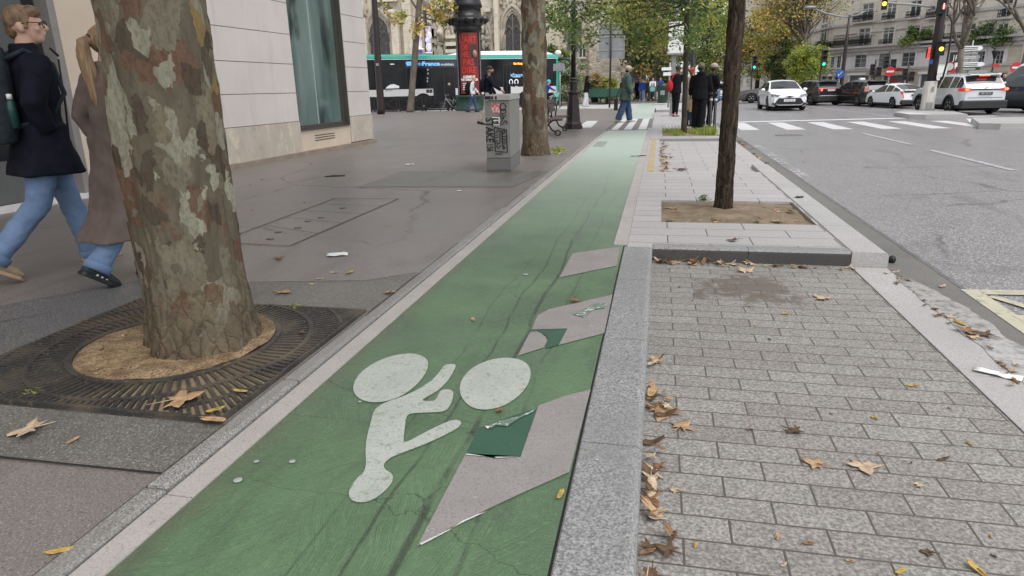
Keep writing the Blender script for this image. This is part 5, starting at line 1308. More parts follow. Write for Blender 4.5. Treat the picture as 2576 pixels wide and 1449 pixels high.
# grey square mast with white panel behind the slim tree
mp = at(1699, 288, 0); t = thing("sign_mast", "grey square mast with a white framed panel behind the slim tree", "sign mast", (mp.x, 29.6, 0)); X = aty(1698, 100, 29.6).x
b = MB(); b.b2(X - .09, X + .09, 29.5, 29.7, 0, 6.5); b.build("pole", M_steel, t)
A = aty(1683, 55, 29.4); B = aty(1707, 133, 29.4); b = MB(); b.b2(A.x, B.x + .35, 29.38, 29.44, B.z, A.z); p = b.build("panel", M_wsign, t); b = MB(); b.b2(A.x - .03, B.x + .38, 29.36, 29.46, (A.z + B.z) / 2 - .03, (A.z + B.z) / 2 + .03); b.build("panel_rail", M_steel, p); b = MB(); b.b2(A.x - .03, B.x + .38, 29.36, 29.46, B.z - .06, B.z); b.build("panel_frame", M_steel, p)
X = aty(1684, 200, 40).x; t = thing("finger_post", "small white finger sign on a short post left of the man in black", "sign", (X, 40, 0)); b = MB(); b.tube([(X, 40, 0), (X, 40, 2.4)], .05, 6); b.build("pole", M_steel, t); b = MB(); b.b2(X - .45, X + .35, 39.9, 39.94, 2.0, 2.16); b.b2(X - .35, X + .45, 39.9, 39.94, 1.72, 1.9); b.build("finger", M_wsign, t)
X = aty(1598, 200, 50).x; t = thing("litter_bin", "dark green litter bin across the road left of the man in black", "litter bin", (.15, 50, 0)); b = MB(); b.lathe([(.30, 0), (.34, .08), (.34, 1.0), (.38, 1.05), (.36, 1.25), (.2, 1.35)], (.15, 50, 0), 14); b.build("body", M_green, t); b = MB(); b.b2(.0, .3, 49.64, 49.66, .55, .85); b.build("emblem", M_signgrey, t)
def bollard(label, x, y):
    t = thing("bollard", label, "bollard", (x, y, 0), 0, "black bollards at the crossing"); b = MB(); b.lathe([(.055, 0), (.055, .06), (.042, .08), (.038, .92)], (0, 0, 0), 10); b.build("post", M_black, t, local=True)
    b = MB(); b.lathe([(.05, .92), (.056, .96), (.03, 1.02), (.005, 1.03)], (0, 0, 0), 10); b.build("knob", M_black, t, local=True); b = MB(); b.lathe([(.041, .78), (.041, .83)], (0, 0, 0), 10, caps=False); b.build("band", M_wsign, t, local=True)
bollard("black bollard beside the standing group, left of its twin", 1.45, 20.8); bollard("taller black bollard beside the standing group, right of its twin", 1.56, 20.55)
# ---- traffic signals
def head(b, c, w_, h_, d_=.18, rz=0, T=None):
    pass
def signal(name, label, x, y, zb, pole_h, lamps, heads, pole_r=.05, rz=0.0, group=None, pole_mat=None, base=None):
    """heads: list of (dx, z0, w, h, [(zrel, material), ...]) facing -y"""
    t = thing(name, label, "traffic light", (x, y, zb), rz, group); b = MB(); b.lathe([(pole_r * 1.25, 0), (pole_r * 1.2, .5), (pole_r, .6), (pole_r, pole_h)], (0, 0, 0), 10); b.build("pole", pole_mat or M_black, t, local=True)
    for dx, z0, w_, h_, ls in heads:
        b = MB(); b.bevbox(dx - w_ / 2, dx + w_ / 2, -.16, .02, z0, z0 + h_, .03); b.b2(min(0, dx), max(0, dx), -.04, .0, z0 + .1, z0 + .16); o = b.build("signal_head", M_black, t, local=True)
        n = len(ls)
        for i, lm in enumerate(ls):
            zc_ = z0 + h_ * (i + .5) / n; r = min(w_ * .28, h_ / n * .28)
            if lm is not None: b = MB(); b.lathe([(r, 0), (r * .8, .03), (.001, .045)], (0, 0, 0), 14, T=Matrix.Translation((dx, -.16, zc_)) @ Matrix.Rotation(PI / 2, 4, 'X')); b.build("lamp", lm, o, local=True)
            b = MB(); b.loft([[(dx + r * 1.15 * math.cos(a), yy, zc_ + r * 1.15 * math.sin(a)) for a in [PI * j / 8 for j in range(9)]] for yy in (-.16, -.34)], 0, True, False, False); b.build("visor", M_black, o, local=True)
    return t
q3 = [None, None, None]
GS = "traffic lights along the boulevard"
X = aty(1750, 200, 25.5).x; t = signal("pedestrian_signal", "black signal box on a pole hidden behind the slim tree and the standing group", X - .12, 25.5, 0, 4.2, 0, [(.42, 2.55, .34, .55, [None])], .09, group=GS)
b = MB(); b.loft([[(.25, -.3, 2.5), (.6, -.3, 2.5), (.6, .1, 2.5), (.25, .1, 2.5)], [(.18, -.4, 3.05), (.68, -.4, 3.05), (.68, .15, 3.05), (.18, .15, 3.05)]], 0, False); b.build("lantern_hood", M_black, t, local=True)
for px, pz, Y, lab in ((1825, 165, 62, "green traffic light left of the dark trunk"), (1897, 169, 58, "green traffic light over the dark sedan roof"), (2071, 161, 47, "green traffic light at the corner of the apartment block")):
    v = aty(px, pz, Y); signal("traffic_light", lab, v.x - .1, Y, -.12, 3.4, 0, [(.1, v.z + .12 - .17, .34, 1.02, [E_green, M_black, M_black])], .06, group=GS)
for px, pz, Y, lab, hw_ in ((2236, 160, 50, "black signal backs on a pole behind the oval no entry sign", .5), (2283, 190, 54, "small black signal on a pole in front of the beige awning", .4), (2201, 178, 56, "small black signal on a pole before the white shop front", .3)):
    v = aty(px, pz, Y); signal("traffic_light", lab, v.x, Y, -.12, v.z + .9, 0, [(-.2, v.z - .2, .3, .8, [None, None, None]), (.25, v.z - .3, .3, .7, [None, None])], .07, group=GS)
# the big mast on the island
mb = Vector((10.49, 30.5, .03)); dm = (mb.x, mb.y)
def mz(px, py): return onv(px, py, dm)
t = thing("signal_mast", "big dark signal mast with an overhead arm, amber lamps and a red pedestrian light", "traffic light", mb); bx = Vector((mb.x, mb.y))
rt = Vector((mb.y, -mb.x)).normalized()                # horizontal, to the right in view
def mp_(px, py, toward=0.0):
    p = mz(px, py); nn = -Vector((mb.x, mb.y, 0)).normalized(); return p + nn * toward
foot = mp_(2344, 286); topm = mp_(2376, -20)
zf = lambda p, z: p.lerp(topm, (z - p.z) / (topm.z - p.z))
b = MB(); b.tube([Vector((mb.x, mb.y, .02)), Vector((mb.x, mb.y, 3.0)), Vector((mb.x, mb.y, 7.5))], [.17, .165, .15], 12); b.build("pole", M_brownp, t)
Tm = Matrix(((rt.x, -rt.y, 0, mb.x), (rt.y, rt.x, 0, mb.y), (0, 0, 1, 0), (0, 0, 0, 1)))   # x right, y away, z up
def mloc(px, py):
    p = mz(px, py); return (Vector((p.x, p.y)) - bx).dot(rt), p.z
def mbox(b, px0, px1, py0, py1, y0, y1, bev=True):
    X0, Z0 = mloc((px0), py1); X1, Z1 = mloc(px1, py0); ( b.bevbox(X0, X1, y0, y1, Z0, Z1, .04, T=Tm) if bev else b.b2(X0, X1, y0, y1, Z0, Z1, 0, Tm)); return (X0 + X1) / 2, (Z0 + Z1) / 2, X1 - X0
def mlamp(px, py, r, mt, par, y=-.36, name="lamp"):
    X0, Z0 = mloc(px, py); b = MB(); b.lathe([(r, 0), (r * .75, .04), (.001, .06)], (0, 0, 0), 14, T=Tm @ Matrix.Translation((X0, y, Z0)) @ Matrix.Rotation(PI / 2, 4, 'X')); return b.build(name, mt, par)
b = MB(); mbox(b, 2353, 2392, -60, 38, -.36, -.18); hd = b.build("main_signal", M_black, t); mlamp(2374, 20, .10, M_dimred, hd); 
b = MB(); X0, Z0 = mloc(2374, 20); b.b2(X0 - .03, X0 + .03, -.46, -.42, Z0 - .08, Z0 + .07, 0, Tm); b.ell((0, 0, 0), (.03, .03, .035), 6, 5, T=Tm @ Matrix.Translation((X0, -.44, Z0 + .1))); b.build("figure", plain("pale_signal_figure", (.75, .45, .42), .4, emit=((.9, .4, .35), .5)), hd)
b = MB(); mbox(b, 2352, 2380, 105, 141, -.36, -.2); hd = b.build("amber_signal", M_black, t); mlamp(2368, 124, .082, E_amber, hd)
b = MB(); X0, Z0 = mloc(2368, 112); b.loft([[(X0 + .15 * math.cos(a), yy, Z0 + .12 * math.sin(a)) for a in [PI * j / 8 for j in range(9)]] for yy in (-.36, -.62)], 0, True, False, False, Tm); b.build("visor", M_black, hd)
b = MB(); mbox(b, 2328, 2348, 121, 147, -.40, -.2); hd = b.build("pedestrian_signal", M_black, t); X0, Z0 = mloc(2337, 134)
b = MB(); b.b2(X0 - .035, X0 + .035, -.43, -.405, Z0 - .04, Z0 + .10, 0, Tm); b.b2(X0 - .045, X0 - .008, -.43, -.405, Z0 - .2, Z0 - .062, 0, Tm); b.b2(X0 + .008, X0 + .045, -.43, -.405, Z0 - .2, Z0 - .062, 0, Tm); b.ell((0, 0, 0), (.045, .02, .05), 8, 6, T=Tm @ Matrix.Translation((X0, -.42, Z0 + .16))); b.build("red_man", E_red, hd)
b = MB(); mbox(b, 2336, 2348, 150, 162, -.32, -.2); b.build("blue_plate", M_blue, t)
b = MB(); mbox(b, 2356, 2366, 186, 202, -.24, -.17, False); b.build("white_notice", M_wsign, t)
L = [mloc(2393, 30), mloc(2396, 50), mloc(2395, 80), mloc(2388, 150), mloc(2380, 190)]
b = MB(); X0 = mloc(2388, 100)[0]; b.tube([Tm @ Vector((x, -.1, z)) for x, z in [mloc(2382, 38), mloc(2391, 44), mloc(2395, 60), mloc(2390, 110), mloc(2382, 158), mloc(2370, 200)]], .035, 7); b.build("cable_conduit", M_brownp, t)
b = MB(); pa = [mloc(2352, 20), mloc(2335, 16), mloc(2300, 12), mloc(2235, 8), mloc(2222, 8)]; b.tube([Tm @ Vector((x, -.05, z)) for x, z in pa], [.055, .05, .045, .04, .04], 8); b.build("arm", M_steel, t)
b = MB(); mbox(b, 2217, 2238, -30, 26, -.28, -.1); hd = b.build("overhead_signal", M_black, t); mlamp(2226, 11, .085, E_amber, hd, -.28); X0, Z0 = mloc(2226, 4); b = MB(); b.loft([[(X0 + .15 * math.cos(a), yy, Z0 + .12 * math.sin(a)) for a in [PI * j / 8 for j in range(9)]] for yy in (-.28, -.52)], 0, True, False, False, Tm); b.build("visor", M_black, hd)
M_sleeve = mat("weathered_white_sleeve", (.52, .50, .46), .8, (.36, .345, .31), 3, st=(6, 6, .6), bump=.15)
_, zt = mloc(2345, 206); b = MB(); b.lathe([(.27, 0), (.27, .06), (.25, .1), (.235, zt - .03), (.20, zt)], (mb.x, mb.y, .03), 12); sl = b.build("protective_sleeve", M_sleeve, t)
b = MB(); b.box((mb.x - .02, mb.y - .25, .2), (.2, .06, .28)); b.build("access_door", M_steel, sl)
text_mesh("504", "stencilled_number", M_ink, .15, Tm @ facing((.11, -.242, zt - .28), (0, 0, 1), (-1, 0, 0)), sl)
# marker post at the right edge of the photo
mk = Vector((12.75, 23.2, .045)); t = thing("marker_post", "white concrete marker post with a red band at the right edge of the photo", "bollard", mk)
b = MB(); b.lathe([(.56, 0), (.56, .10), (.44, .14), (.42, .24), (.26, .30)], mk, 12); b.build("foot", M_wsign, t); b = MB(); b.lathe([(.24, .28), (.215, 1.7), (.19, 2.9), (.1, 3.0)], mk, 12); b.build("shaft", M_sleeve, t); b = MB(); b.lathe([(.2235, 1.28), (.2225, 1.38)], mk, 12, caps=False); b.build("red_band", M_red, t)
# ---- curved-arm street light and round signs in front of the block
s0 = at(2108, 258, -.12); Y = 45.5; X = aty(2113, 240, Y).x; t = thing("street_light", "slim grey street light with a curved double arm before the apartment block", "street light", (X, Y, -.12))
tp = aty(2140, 38, Y); b = MB(); b.tube([(X, Y, -.12), (X, Y, .9), (X + .02, Y, 3), (X + .02, Y, tp.z)], [.15, .13, .10, .06], 10); b.build("pole", M_brownp, t)
b = MB(); b.tube([(X + .02, Y, tp.z - .1), (X - .5, Y, tp.z - .05), (X - 1.3, Y, tp.z + .15), (X - 2.1, Y, tp.z + .5)], [.05, .05, .05, .04], 7); b.tube([(X + .02, Y, tp.z - .1), (X + .5, Y, tp.z), (X + .9, Y, tp.z + .2)], [.05, .045, .03], 7); b.build("arm", M_signgrey, t); b = MB(); b.ell((X - 2.2, Y, tp.z + .52), (.38, .14, .1), 10, 6); b.build("lamp_head", M_signgrey, t)
def disc(b, c, r, d_=.03, n=20, T=None): b.lathe([(r, 0), (r, d_)], (0, 0, 0), n, 0, False, T=Matrix.Translation(c) @ Matrix.Rotation(PI / 2, 4, 'X'))
def round_sign(label, px, pz, Y, r, kind, pole=True, group="round signs before the apartment block"):
    v = aty(px, pz, Y); t = thing("no_entry_sign" if kind == "noentry" else "round_sign", label, "road sign", (v.x, Y, -.12), 0, group)
    b = MB(); b.tube([(v.x, Y + .06, -.12), (v.x, Y + .06, v.z + r)], .045, 7); b.build("pole", M_steel, t)
    b = MB(); disc(b, (v.x, Y, v.z), r); f_ = b.build("disc", M_blue if kind == "blue" else (M_red if kind != "grey" else M_signgrey), t)
    b = MB()
    if kind == "noentry": b.b2(v.x - r * .7, v.x + r * .7, Y - .045, Y - .032, v.z - r * .17, v.z + r * .17)
    elif kind == "ring": disc(b, (v.x, Y - .02, v.z), r * .74, .02); 
    elif kind == "blue": b.bar((v.x + r * .4, Y - .04, v.z + r * .5), (v.x - r * .4, Y - .04, v.z - r * .5), .09, .02); b.bar((v.x - r * .4, Y - .04, v.z - r * .5), (v.x - r * .45, Y - .04, v.z + r * .1), .08, .02)
    if b.v: b.build("symbol", M_wsign, f_)
    return t
round_sign("red no entry sign turned sideways beside the black signals", 2239, 180, 49, .31, "noentry"); round_sign("blue round sign with a white arrow on the leaning lamp pole", 2113, 186, 45.2, .25, "blue")
round_sign("white round sign with a red rim under a square plate, right of the signal mast", 2388, 168, 47, .30, "ring"); round_sign("red no entry sign partly behind the white red-rimmed one", 2398, 171, 48.5, .30, "noentry"); round_sign("red no entry sign at the right edge above the white van", 2556, 170, 44, .29, "noentry")
def finger_signs(label, px, Y, zs_, group=None):
    v = aty(px, 200, Y); t = thing("direction_sign", label, "road sign", (v.x, Y, -.12)); b = MB(); b.tube([(v.x, Y, -.12), (v.x, Y, aty(px, zs_[0][0], Y).z + .3)], .05, 7); b.build("pole", M_steel, t)
    for y0_, y1_, w_, mt, arrow in zs_:
        A = aty(px, y0_, Y).z; B = aty(px, y1_, Y).z; b = MB(); b.loft([[(v.x - w_, yy, B), (v.x + w_ * .8, yy, B), (v.x + w_, yy, (A + B) / 2), (v.x + w_ * .8, yy, A), (v.x - w_, yy, A)] for yy in (Y - .1, Y - .06)], 0, False); f_ = b.build("plate", mt, t)
        b = MB()
        for i in range(2): b.b2(v.x - w_ * .8, v.x + w_ * .5, Y - .112, Y - .101, B + (A - B) * (.25 + i * .35), B + (A - B) * (.38 + i * .35))
        b.build("lettering", M_ink if mt is M_wsign else M_wsign, f_)
finger_signs("stack of white and green direction signs left of the forked bare tree", 2432, 46, ((116, 128, .55, M_wsign, 1), (131, 138, .6, M_green, 1), (140, 150, .5, M_signgrey, 1), (157, 168, .8, M_wsign, 1), (170, 177, .62, M_green, 1)))
v = aty(2367, 190, 44); t = thing("parking_meter_sign", "pale green and white information panel left of the silver car", "sign", (v.x, 44, -.12)); b = MB(); b.b2(v.x - .28, v.x + .28, 44, 44.06, .7, 2.0); b.build("panel", plain("pale_green_panel", (.50, .60, .40), .5), t); b = MB(); b.b2(v.x - .36, v.x - .29, 44, 44.08, -.12, 2.1); b.build("post", M_blue, t); b = MB(); b.b2(v.x - .24, v.x + .24, 43.97, 43.995, 1.2, 1.9); b.build("notice", M_wsign, t)
v = aty(2492, 200, 50); z_ = aty(2492, 148, 50).z; t = thing("lamp_post", "small old style lantern post with a red plate near the right edge", "lamp post", (v.x, 50, -.12)); b = MB(); b.tube([(v.x, 50, -.12), (v.x, 50, z_)], .05, 7); b.build("pole", M_black, t); b = MB(); b.lathe([(.06, 0), (.2, .4), (.22, .45), (.05, .6)], (v.x, 50, z_), 6, 0, False); b.build("lantern", M_black, t); b = MB(); A = aty(2492, 166, 50).z; b.b2(v.x - .05, v.x + .32, 49.9, 49.95, A - .1, A + .12); b.build("red_plate", M_red, t)
v = aty(2374, 178, 46); t = thing("banner_pole", "dark vertical panel with pale lettering right of the signal mast", "sign", (aty(2452, 0, 60).x - .6, 60, -.12))
v = aty(2382 - 0, 128, 52); X = aty(2374 + 0, 0, 52).x
v0 = aty(3500 / 1.5528 + 985 / 4.14 / 1.5528, 130, 52); b = MB(); A = aty(2400, 130, 52); b.b2(v0.x - .35, v0.x + .35, 52, 52.1, aty(2407, 160, 52).z, aty(2407, 131, 52).z); t.location = (v0.x, 52, -.12); b.build("panel", M_black, t); b = MB(); b.tube([(v0.x, 52.15, -.12), (v0.x, 52.15, aty(2407, 131, 52).z)], .05, 6); b.build("pole", M_black, t); text_mesh("JP", "lettering", M_wsign, .5, facing((v0.x, 51.98, aty(2407, 146, 52).z), (1, 0, 0), (0, 0, 1)), t)
X = aty(1408, 165, 46).x; t = thing("bus_stop_panel", "white notice panel on a post behind the cyclist in blue", "sign", (X, 47.5, -.12)); v = aty(1408, 165, 47.5); z0_ = aty(1408, 178, 47.5).z; z1_ = aty(1408, 158, 47.5).z; b = MB(); b.b2(v.x - .45, v.x + .35, 47.5, 47.56, z0_, z1_ - .05); b.build("panel", M_signgrey, t); b = MB(); b.tube([(v.x, 47.6, -.12), (v.x, 47.6, z1_)], .05, 6); b.build("pole", M_steel, t)
# ============================================================ VEHICLES
def paint(name, c, metal=.0, rough=.28): return mat(name, c, rough, tuple(x * .94 for x in c), 2, .3, .7, metal=metal, spec=.5, coat=.6)
M_cglass = mat("car_glass", (.012, .014, .016), .04, (.03, .034, .036), 1.5, spec=.8)
M_plast = plain("black_bumper_plastic", (.022, .022, .024), .55)
M_rim = plain("alloy_rim", (.42, .42, .43), .3, .7)
M_well = plain("wheel_arch_dark", (.006, .006, .006), .9)
M_tail = mat("tail_lamp_red", (.38, .02, .02), .2, (.28, .015, .015), 5, emit=((.8, .04, .02), .25), coat=.5)
M_brake = mat("brake_lamp_lit", (.9, .08, .03), .2, (.9, .08, .03), 5, emit=((1.0, .12, .05), 2.2))
M_hlamp = mat("headlamp", (.20, .21, .22), .1, (.05, .055, .06), 14, spec=.8, coat=.8)
M_plate = plain("number_plate", (.70, .70, .68), .5); M_plateb = plain("black_number_plate", (.02, .02, .022), .4)
def sm(t): return t * t * (3 - 2 * t)
def prof(pts, y):
    if y <= pts[0][0]: return pts[0][1]
    for (a, za), (c, zc_) in zip(pts, pts[1:]):
        if y <= c: return za + (zc_ - za) * (y - a) / (c - a)
    return pts[-1][1]
def car(label, loc, yaw, s, P, pm, cat="car", group="cars at the junction", name="parked_car"):
    L, W, H = P['L'], P['W'], P['H']; hb = L / 2; R = P.get('R', .33); WB = P['WB']; yf, yr = P.get('axf', WB / 2), P.get('axf', WB / 2) - WB
    t = thing(name, label, cat, (loc[0], loc[1], RZ + .004), yaw, group, s)
    T_ = P['top']; ys = []; n = 96
    def zt(y): return sum(prof(T_, y + d) for d in (-.09, -.045, 0, .045, .09)) / 5
    belt = lambda y: min(P['belt'][0] + (P['belt'][1] - P['belt'][0]) * (y + hb) / L, zt(y) - .015)
    def wid(y):
        a = (abs(y) - (hb - P.get('tap', .75))) / P.get('tap', .75)
        return W / 2 * (1 - (P.get('tapa', .16) * max(0, a) ** 2.2))
    zb0 = P.get('zb', .20)
    rings = []; Y = [-hb + L * i / n for i in range(n + 1)]
    lv = [0, .16, .32, .48, .62, .76, .88, 1.0]
    for i, y in enumerate(Y):
        w_ = wid(y); bz = belt(y); zt_ = zt(y); e = max(0, 1 - min(y + hb, hb - y) / .16); bz -= .0; w_ *= 1 - .05 * e * e
        zlow = zb0 + .10 * e
        half = [(w_ * .80, zlow)]
        for q_ in lv:
            bul = math.sin(PI * min(1, q_ * 1.05)) * .035
            half.append((w_ * (.965 + bul) - (.02 if q_ == 1 else 0), zlow + .04 + (bz - zlow - .04) * q_))
        g = max(0.0, zt_ - bz); wr = w_ * P.get('roofw', .70) if g > .02 else w_ * .9
        f = min(1, g / (H - P['belt'][0]) ) 
        wtop = w_ * (.93 - (.93 - P.get('roofw', .72)) * f)
        half += [(w_ * .945, bz + min(.03, g * .1)), (w_ * .945 + (wtop - w_ * .945) * .86, bz + g * .86), (wtop * .93, bz + g * .965), (wtop * .6, zt_ + .012 * f), (0, zt_ + .022 * f + .008)]
        rings.append(half)
    m = len(rings[0])
    for i, y in enumerate(Y):                      # snap the sill vertices on to the wheel arches
        for j in range(0, 8):
            x_, z_ = rings[i][j]
            for yc in (yf, yr):
                d = math.hypot(y - yc, z_ - R); Ra = R * P.get('arch', 1.16)
                if abs(d - Ra) < L / n * .55 and d > 0: rings[i][j] = (x_, R + (z_ - R) * Ra / d)
    meshes = {k: MB() for k in ("body", "side_window", "windshield", "rear_window", "trim")}; sidew = {}
    vsx = [[(x_, Y[i], z_) for x_, z_ in rings[i]] for i in range(n + 1)]
    ws0, ws1, rf, rw = P['ws0'], P['ws1'], P['rf'], P['rw']; zc_ = P.get('clad', 0)
    for i in range(n):
        ym = (Y[i] + Y[i + 1]) / 2
        for j in range(m - 1):
            zm = sum(p[2] for p in (vsx[i][j], vsx[i][j + 1], vsx[i + 1][j], vsx[i + 1][j + 1])) / 4; dst = "body"
            if j <= 7 and any(math.hypot(ym - yc, zm - R) < R * P.get('arch', 1.16) for yc in (yf, yr)): continue
            if j == 9 and rw + .10 < ym < ws0 - .12 and min(abs(ym - p_) for p_ in P['pillars']) > .045: dst = "side_window"
            elif j >= 11 and ws1 + .05 < ym < ws0 - .03: dst = "windshield"
            elif j >= 11 and rw + .03 < ym < rf - .06: dst = "rear_window"
            elif zc_ and zm < zc_ and j < 7: dst = "trim"
            for sg in (1, -1):
                q_ = [vsx[i][j], vsx[i + 1][j], vsx[i + 1][j + 1], vsx[i][j + 1]]; q_ = [(p[0] * sg, p[1], p[2]) for p in q_]
                tgt = sidew.setdefault((sg, sum(ym > p_ for p_ in P['pillars'])), MB()) if dst == "side_window" else meshes[dst]
                tgt.add(q_ if sg > 0 else q_[::-1], [(0, 1, 2, 3)], 0, True)
    for i, sgn in ((0, -1), (n, 1)):               # nose and tail, closed in strips so the bumper can differ
        for j in range(m - 1):
            a, c = vsx[i][j], vsx[i][j + 1]; dst = "trim" if zc_ and (a[2] + c[2]) / 2 < P.get('bump', zc_) else "body"
            q_ = [(a[0], a[1], a[2]), (c[0], c[1], c[2]), (-c[0], c[1], c[2]), (-a[0], a[1], a[2])]; meshes[dst].add(q_, [(0, 1, 2, 3)], 0, False)
    for k, b in list(meshes.items()) + [("side_window", b_) for b_ in sidew.values()]:
        if b.v:
            o = b.build({"trim": "lower_cladding"}.get(k, k), {"body": pm, "trim": M_plast}.get(k, M_cglass), t, local=True)
            bm_ = o.data; import bmesh as _bm; x_ = _bm.new(); x_.from_mesh(bm_); _bm.ops.remove_doubles(x_, verts=x_.verts, dist=.0008); x_.to_mesh(bm_); x_.free()
    b = MB(); b.b2(-W * .36, W * .36, -hb + .35, hb - .35, zb0 - .08, .62)  # near-black box, set low to deepen the shade beneath the car
    for yc in (yf, yr): b.b2(-W * .475, W * .475, yc - R * 1.1, yc + R * 1.1, R * .9, R * 2.05)
    b.build("underbody", M_well, t, local=True)
    for sx in (-1, 1):
        for yc in (yf, yr):
            X = sx * (W / 2 - .11); b = MB(); Tw = Matrix.Translation((X, yc, R)) @ Matrix.Rotation(PI / 2, 4, 'Y')
            b.lathe([(R * .62, -.10), (R * .93, -.105), (R, -.07), (R, .07), (R * .93, .105), (R * .62, .10)], (0, 0, 0), 24, T=Tw); wl = b.build("wheel", M_tyre, t, local=True)
            b = MB(); b.lathe([(R * .66, .085 * sx), (R * .60, .075 * sx), (R * .58, .04 * sx)], (0, 0, 0), 22, T=Tw, caps=False); b.lathe([(R * .16, .07 * sx), (R * .12, .10 * sx), (.001, .105 * sx)], (0, 0, 0), 10, T=Tw)
            for a in range(5):
                for da in (-.13, .13): an = 2 * PI * a / 5 + da; b.bar(tuple(Tw @ Vector((R * .12 * math.cos(an), R * .12 * math.sin(an), .08 * sx))), tuple(Tw @ Vector((R * .61 * math.cos(an), R * .61 * math.sin(an), .085 * sx))), .035, .03)
            b.build("rim", M_rim, wl, local=True)
            if P.get('archtrim'):
                b = MB(); Ra = R * 1.2; b.tube([(sx * (W / 2 - .005), yc + Ra * math.cos(a), R + Ra * math.sin(a)) for a in [PI * (.0 + 1.0 * i / 14) for i in range(15)]], .05, 6); b.build("arch_trim", M_plast, t, local=True)
        zb_ = belt(ws0 - .45); b = MB(); b.ell((sx * (W / 2 + .10), ws0 - .42, zb_ + .09), (.11, .075, .075), 10, 7); b.build("door_mirror", P.get('mirror', pm), t, local=True)
        for yy in P.get('handles', (.05, -.85)): b = MB(); b.b2(sx * (W / 2 - .005), sx * (W / 2 + .02), yy - .11, yy + .11, belt(0) - .12, belt(0) - .09); b.build("door_handle", P.get('handlem', pm), t, local=True)
    P['extra'](t, P, hb, W, H, belt, zt, pm)
    return t
def bx(t, nm, x0, x1, y0, y1, z0, z1, m_, r=.012): b = MB(); b.bevbox(min(x0, x1), max(x0, x1), y0, y1, z0, z1, r); return b.build(nm, m_, t, local=True)
def rear_plate(t, y, z, txt, white=True, w_=.26):
    p = bx(t, "number_plate", -w_, w_, y - .02, y, z - .055, z + .055, M_plate if white else M_plateb)
    text_mesh(txt, "plate_lettering", M_plateb if white else M_plate, .085, Matrix.Translation((0, y - .022, z)) @ Matrix.Rotation(PI / 2, 4, 'X'), p, .001, local=True)
def suv_rear(t, P, hb, W, H, belt, zt, pm):
    y = -hb
    for sx in (-1, 1):
        b = MB(); b.loft([[(sx * W * .47, y + .34, .98), (sx * W * .47, y + .34, 1.10), (sx * W * .30, y - .035, 1.09), (sx * W * .30, y - .035, 1.0)], [(sx * W * .505, y + .34, .98), (sx * W * .505, y + .34, 1.10), (sx * W * .42, y - .06, 1.12), (sx * W * .42, y - .06, .98)]], 0, False); b.build("taillight", M_tail, t, local=True)
        b = MB(); b.ell((sx * W * .41, y - .05, 1.05), (.09, .05, .055), 10, 6); b.build("brake_light", M_brake, t, local=True)
        b = MB(); b.tube([(sx * W * .34, -1.5, H - .04), (sx * W * .345, -1.3, H + .035), (sx * W * .345, .5, H + .04), (sx * W * .34, .75, H - .02)], .018, 6); b.build("roof_rail", M_rim, t, local=True)
    bx(t, "tailgate_strip", -W * .30, W * .30, y - .03, y + .05, 1.02, 1.075, M_plast)
    bx(t, "high_brake_light", -.2, .2, y + .28, y + .34, H - .10, H - .06, M_brake); bx(t, "rear_spoiler", -W * .33, W * .33, y + .22, y + .5, H - .055, H - .01, pm)
    bx(t, "rear_bumper", -W * .47, W * .47, y - .07, y + .35, .28, .60, M_plast, .05); rear_plate(t, y - .03, .88, "GD 134 VT", False); bx(t, "tailgate_fold", -W * .36, W * .36, y - .012, y + .02, .70, .715, M_plast, .002)
    b = MB(); b.ell((0, y - .03, 1.14), (.07, .02, .035), 10, 6); b.build("emblem", M_rim, t, local=True)
def tucson_rear(t, P, hb, W, H, belt, zt, pm):
    y = -hb; bx(t, "light_bar", -W * .47, W * .47, y - .035, y + .12, 1.055, 1.085, M_tail)
    for sx in (-1, 1):
        for k_ in (0, 1): b = MB(); x_ = sx * (W * (.35 + .07 * k_)); b.loft([[(x_ - sx * .03, y - .035, .93), (x_ + sx * .05, y - .035, .93), (x_ + sx * .02, y - .035, 1.06), (x_ - sx * .06, y - .035, 1.06)], [(x_ - sx * .03, y + .05, .93), (x_ + sx * .05, y + .05, .93), (x_ + sx * .02, y + .05, 1.06), (x_ - sx * .06, y + .05, 1.06)]], 0, False); b.build("taillight", M_brake if k_ == 0 else M_tail, t, local=True)
    bx(t, "rear_bumper", -W * .47, W * .47, y - .06, y + .3, .28, .60, M_plast, .05); bx(t, "bumper_strip", -W * .42, W * .42, y - .075, y - .05, .60, .65, M_rim); rear_plate(t, y - .03, .97, "GB 713 KX", True, .25); bx(t, "rear_spoiler", -W * .35, W * .35, y + .2, y + .5, H - .07, H - .02, pm)
def wagon_rear(t, P, hb, W, H, belt, zt, pm):
    y = -hb
    for sx in (-1, 1): b = MB(); b.loft([[(sx * W * .36, y - .03, .88), (sx * W * .49, y + .12, .88), (sx * W * .49, y + .14, 1.2), (sx * W * .38, y + .03, 1.2)], [(sx * W * .36, y + .1, .88), (sx * W * .44, y + .25, .88), (sx * W * .44, y + .3, 1.2), (sx * W * .38, y + .18, 1.2)]], 0, False); b.build("taillight", mat("pale_taillight", (.55, .30, .28), .2, (.42, .12, .11), 7, coat=.5), t, local=True)
    rear_plate(t, y - .03, .82, "AA 509 QX", True); bx(t, "taxi_light", -.16, .16, -.2, .0, H + .01, H + .13, M_wsign, .03); bx(t, "rear_spoiler", -W * .33, W * .33, y + .1, y + .45, H - .1, H - .05, pm); bx(t, "rear_bumper", -W * .46, W * .46, y - .06, y + .3, .28, .58, pm, .05)
    b = MB(); b.ell((0, y - .03, 1.0), (.08, .02, .05), 10, 6); b.build("emblem", M_rim, t, local=True)
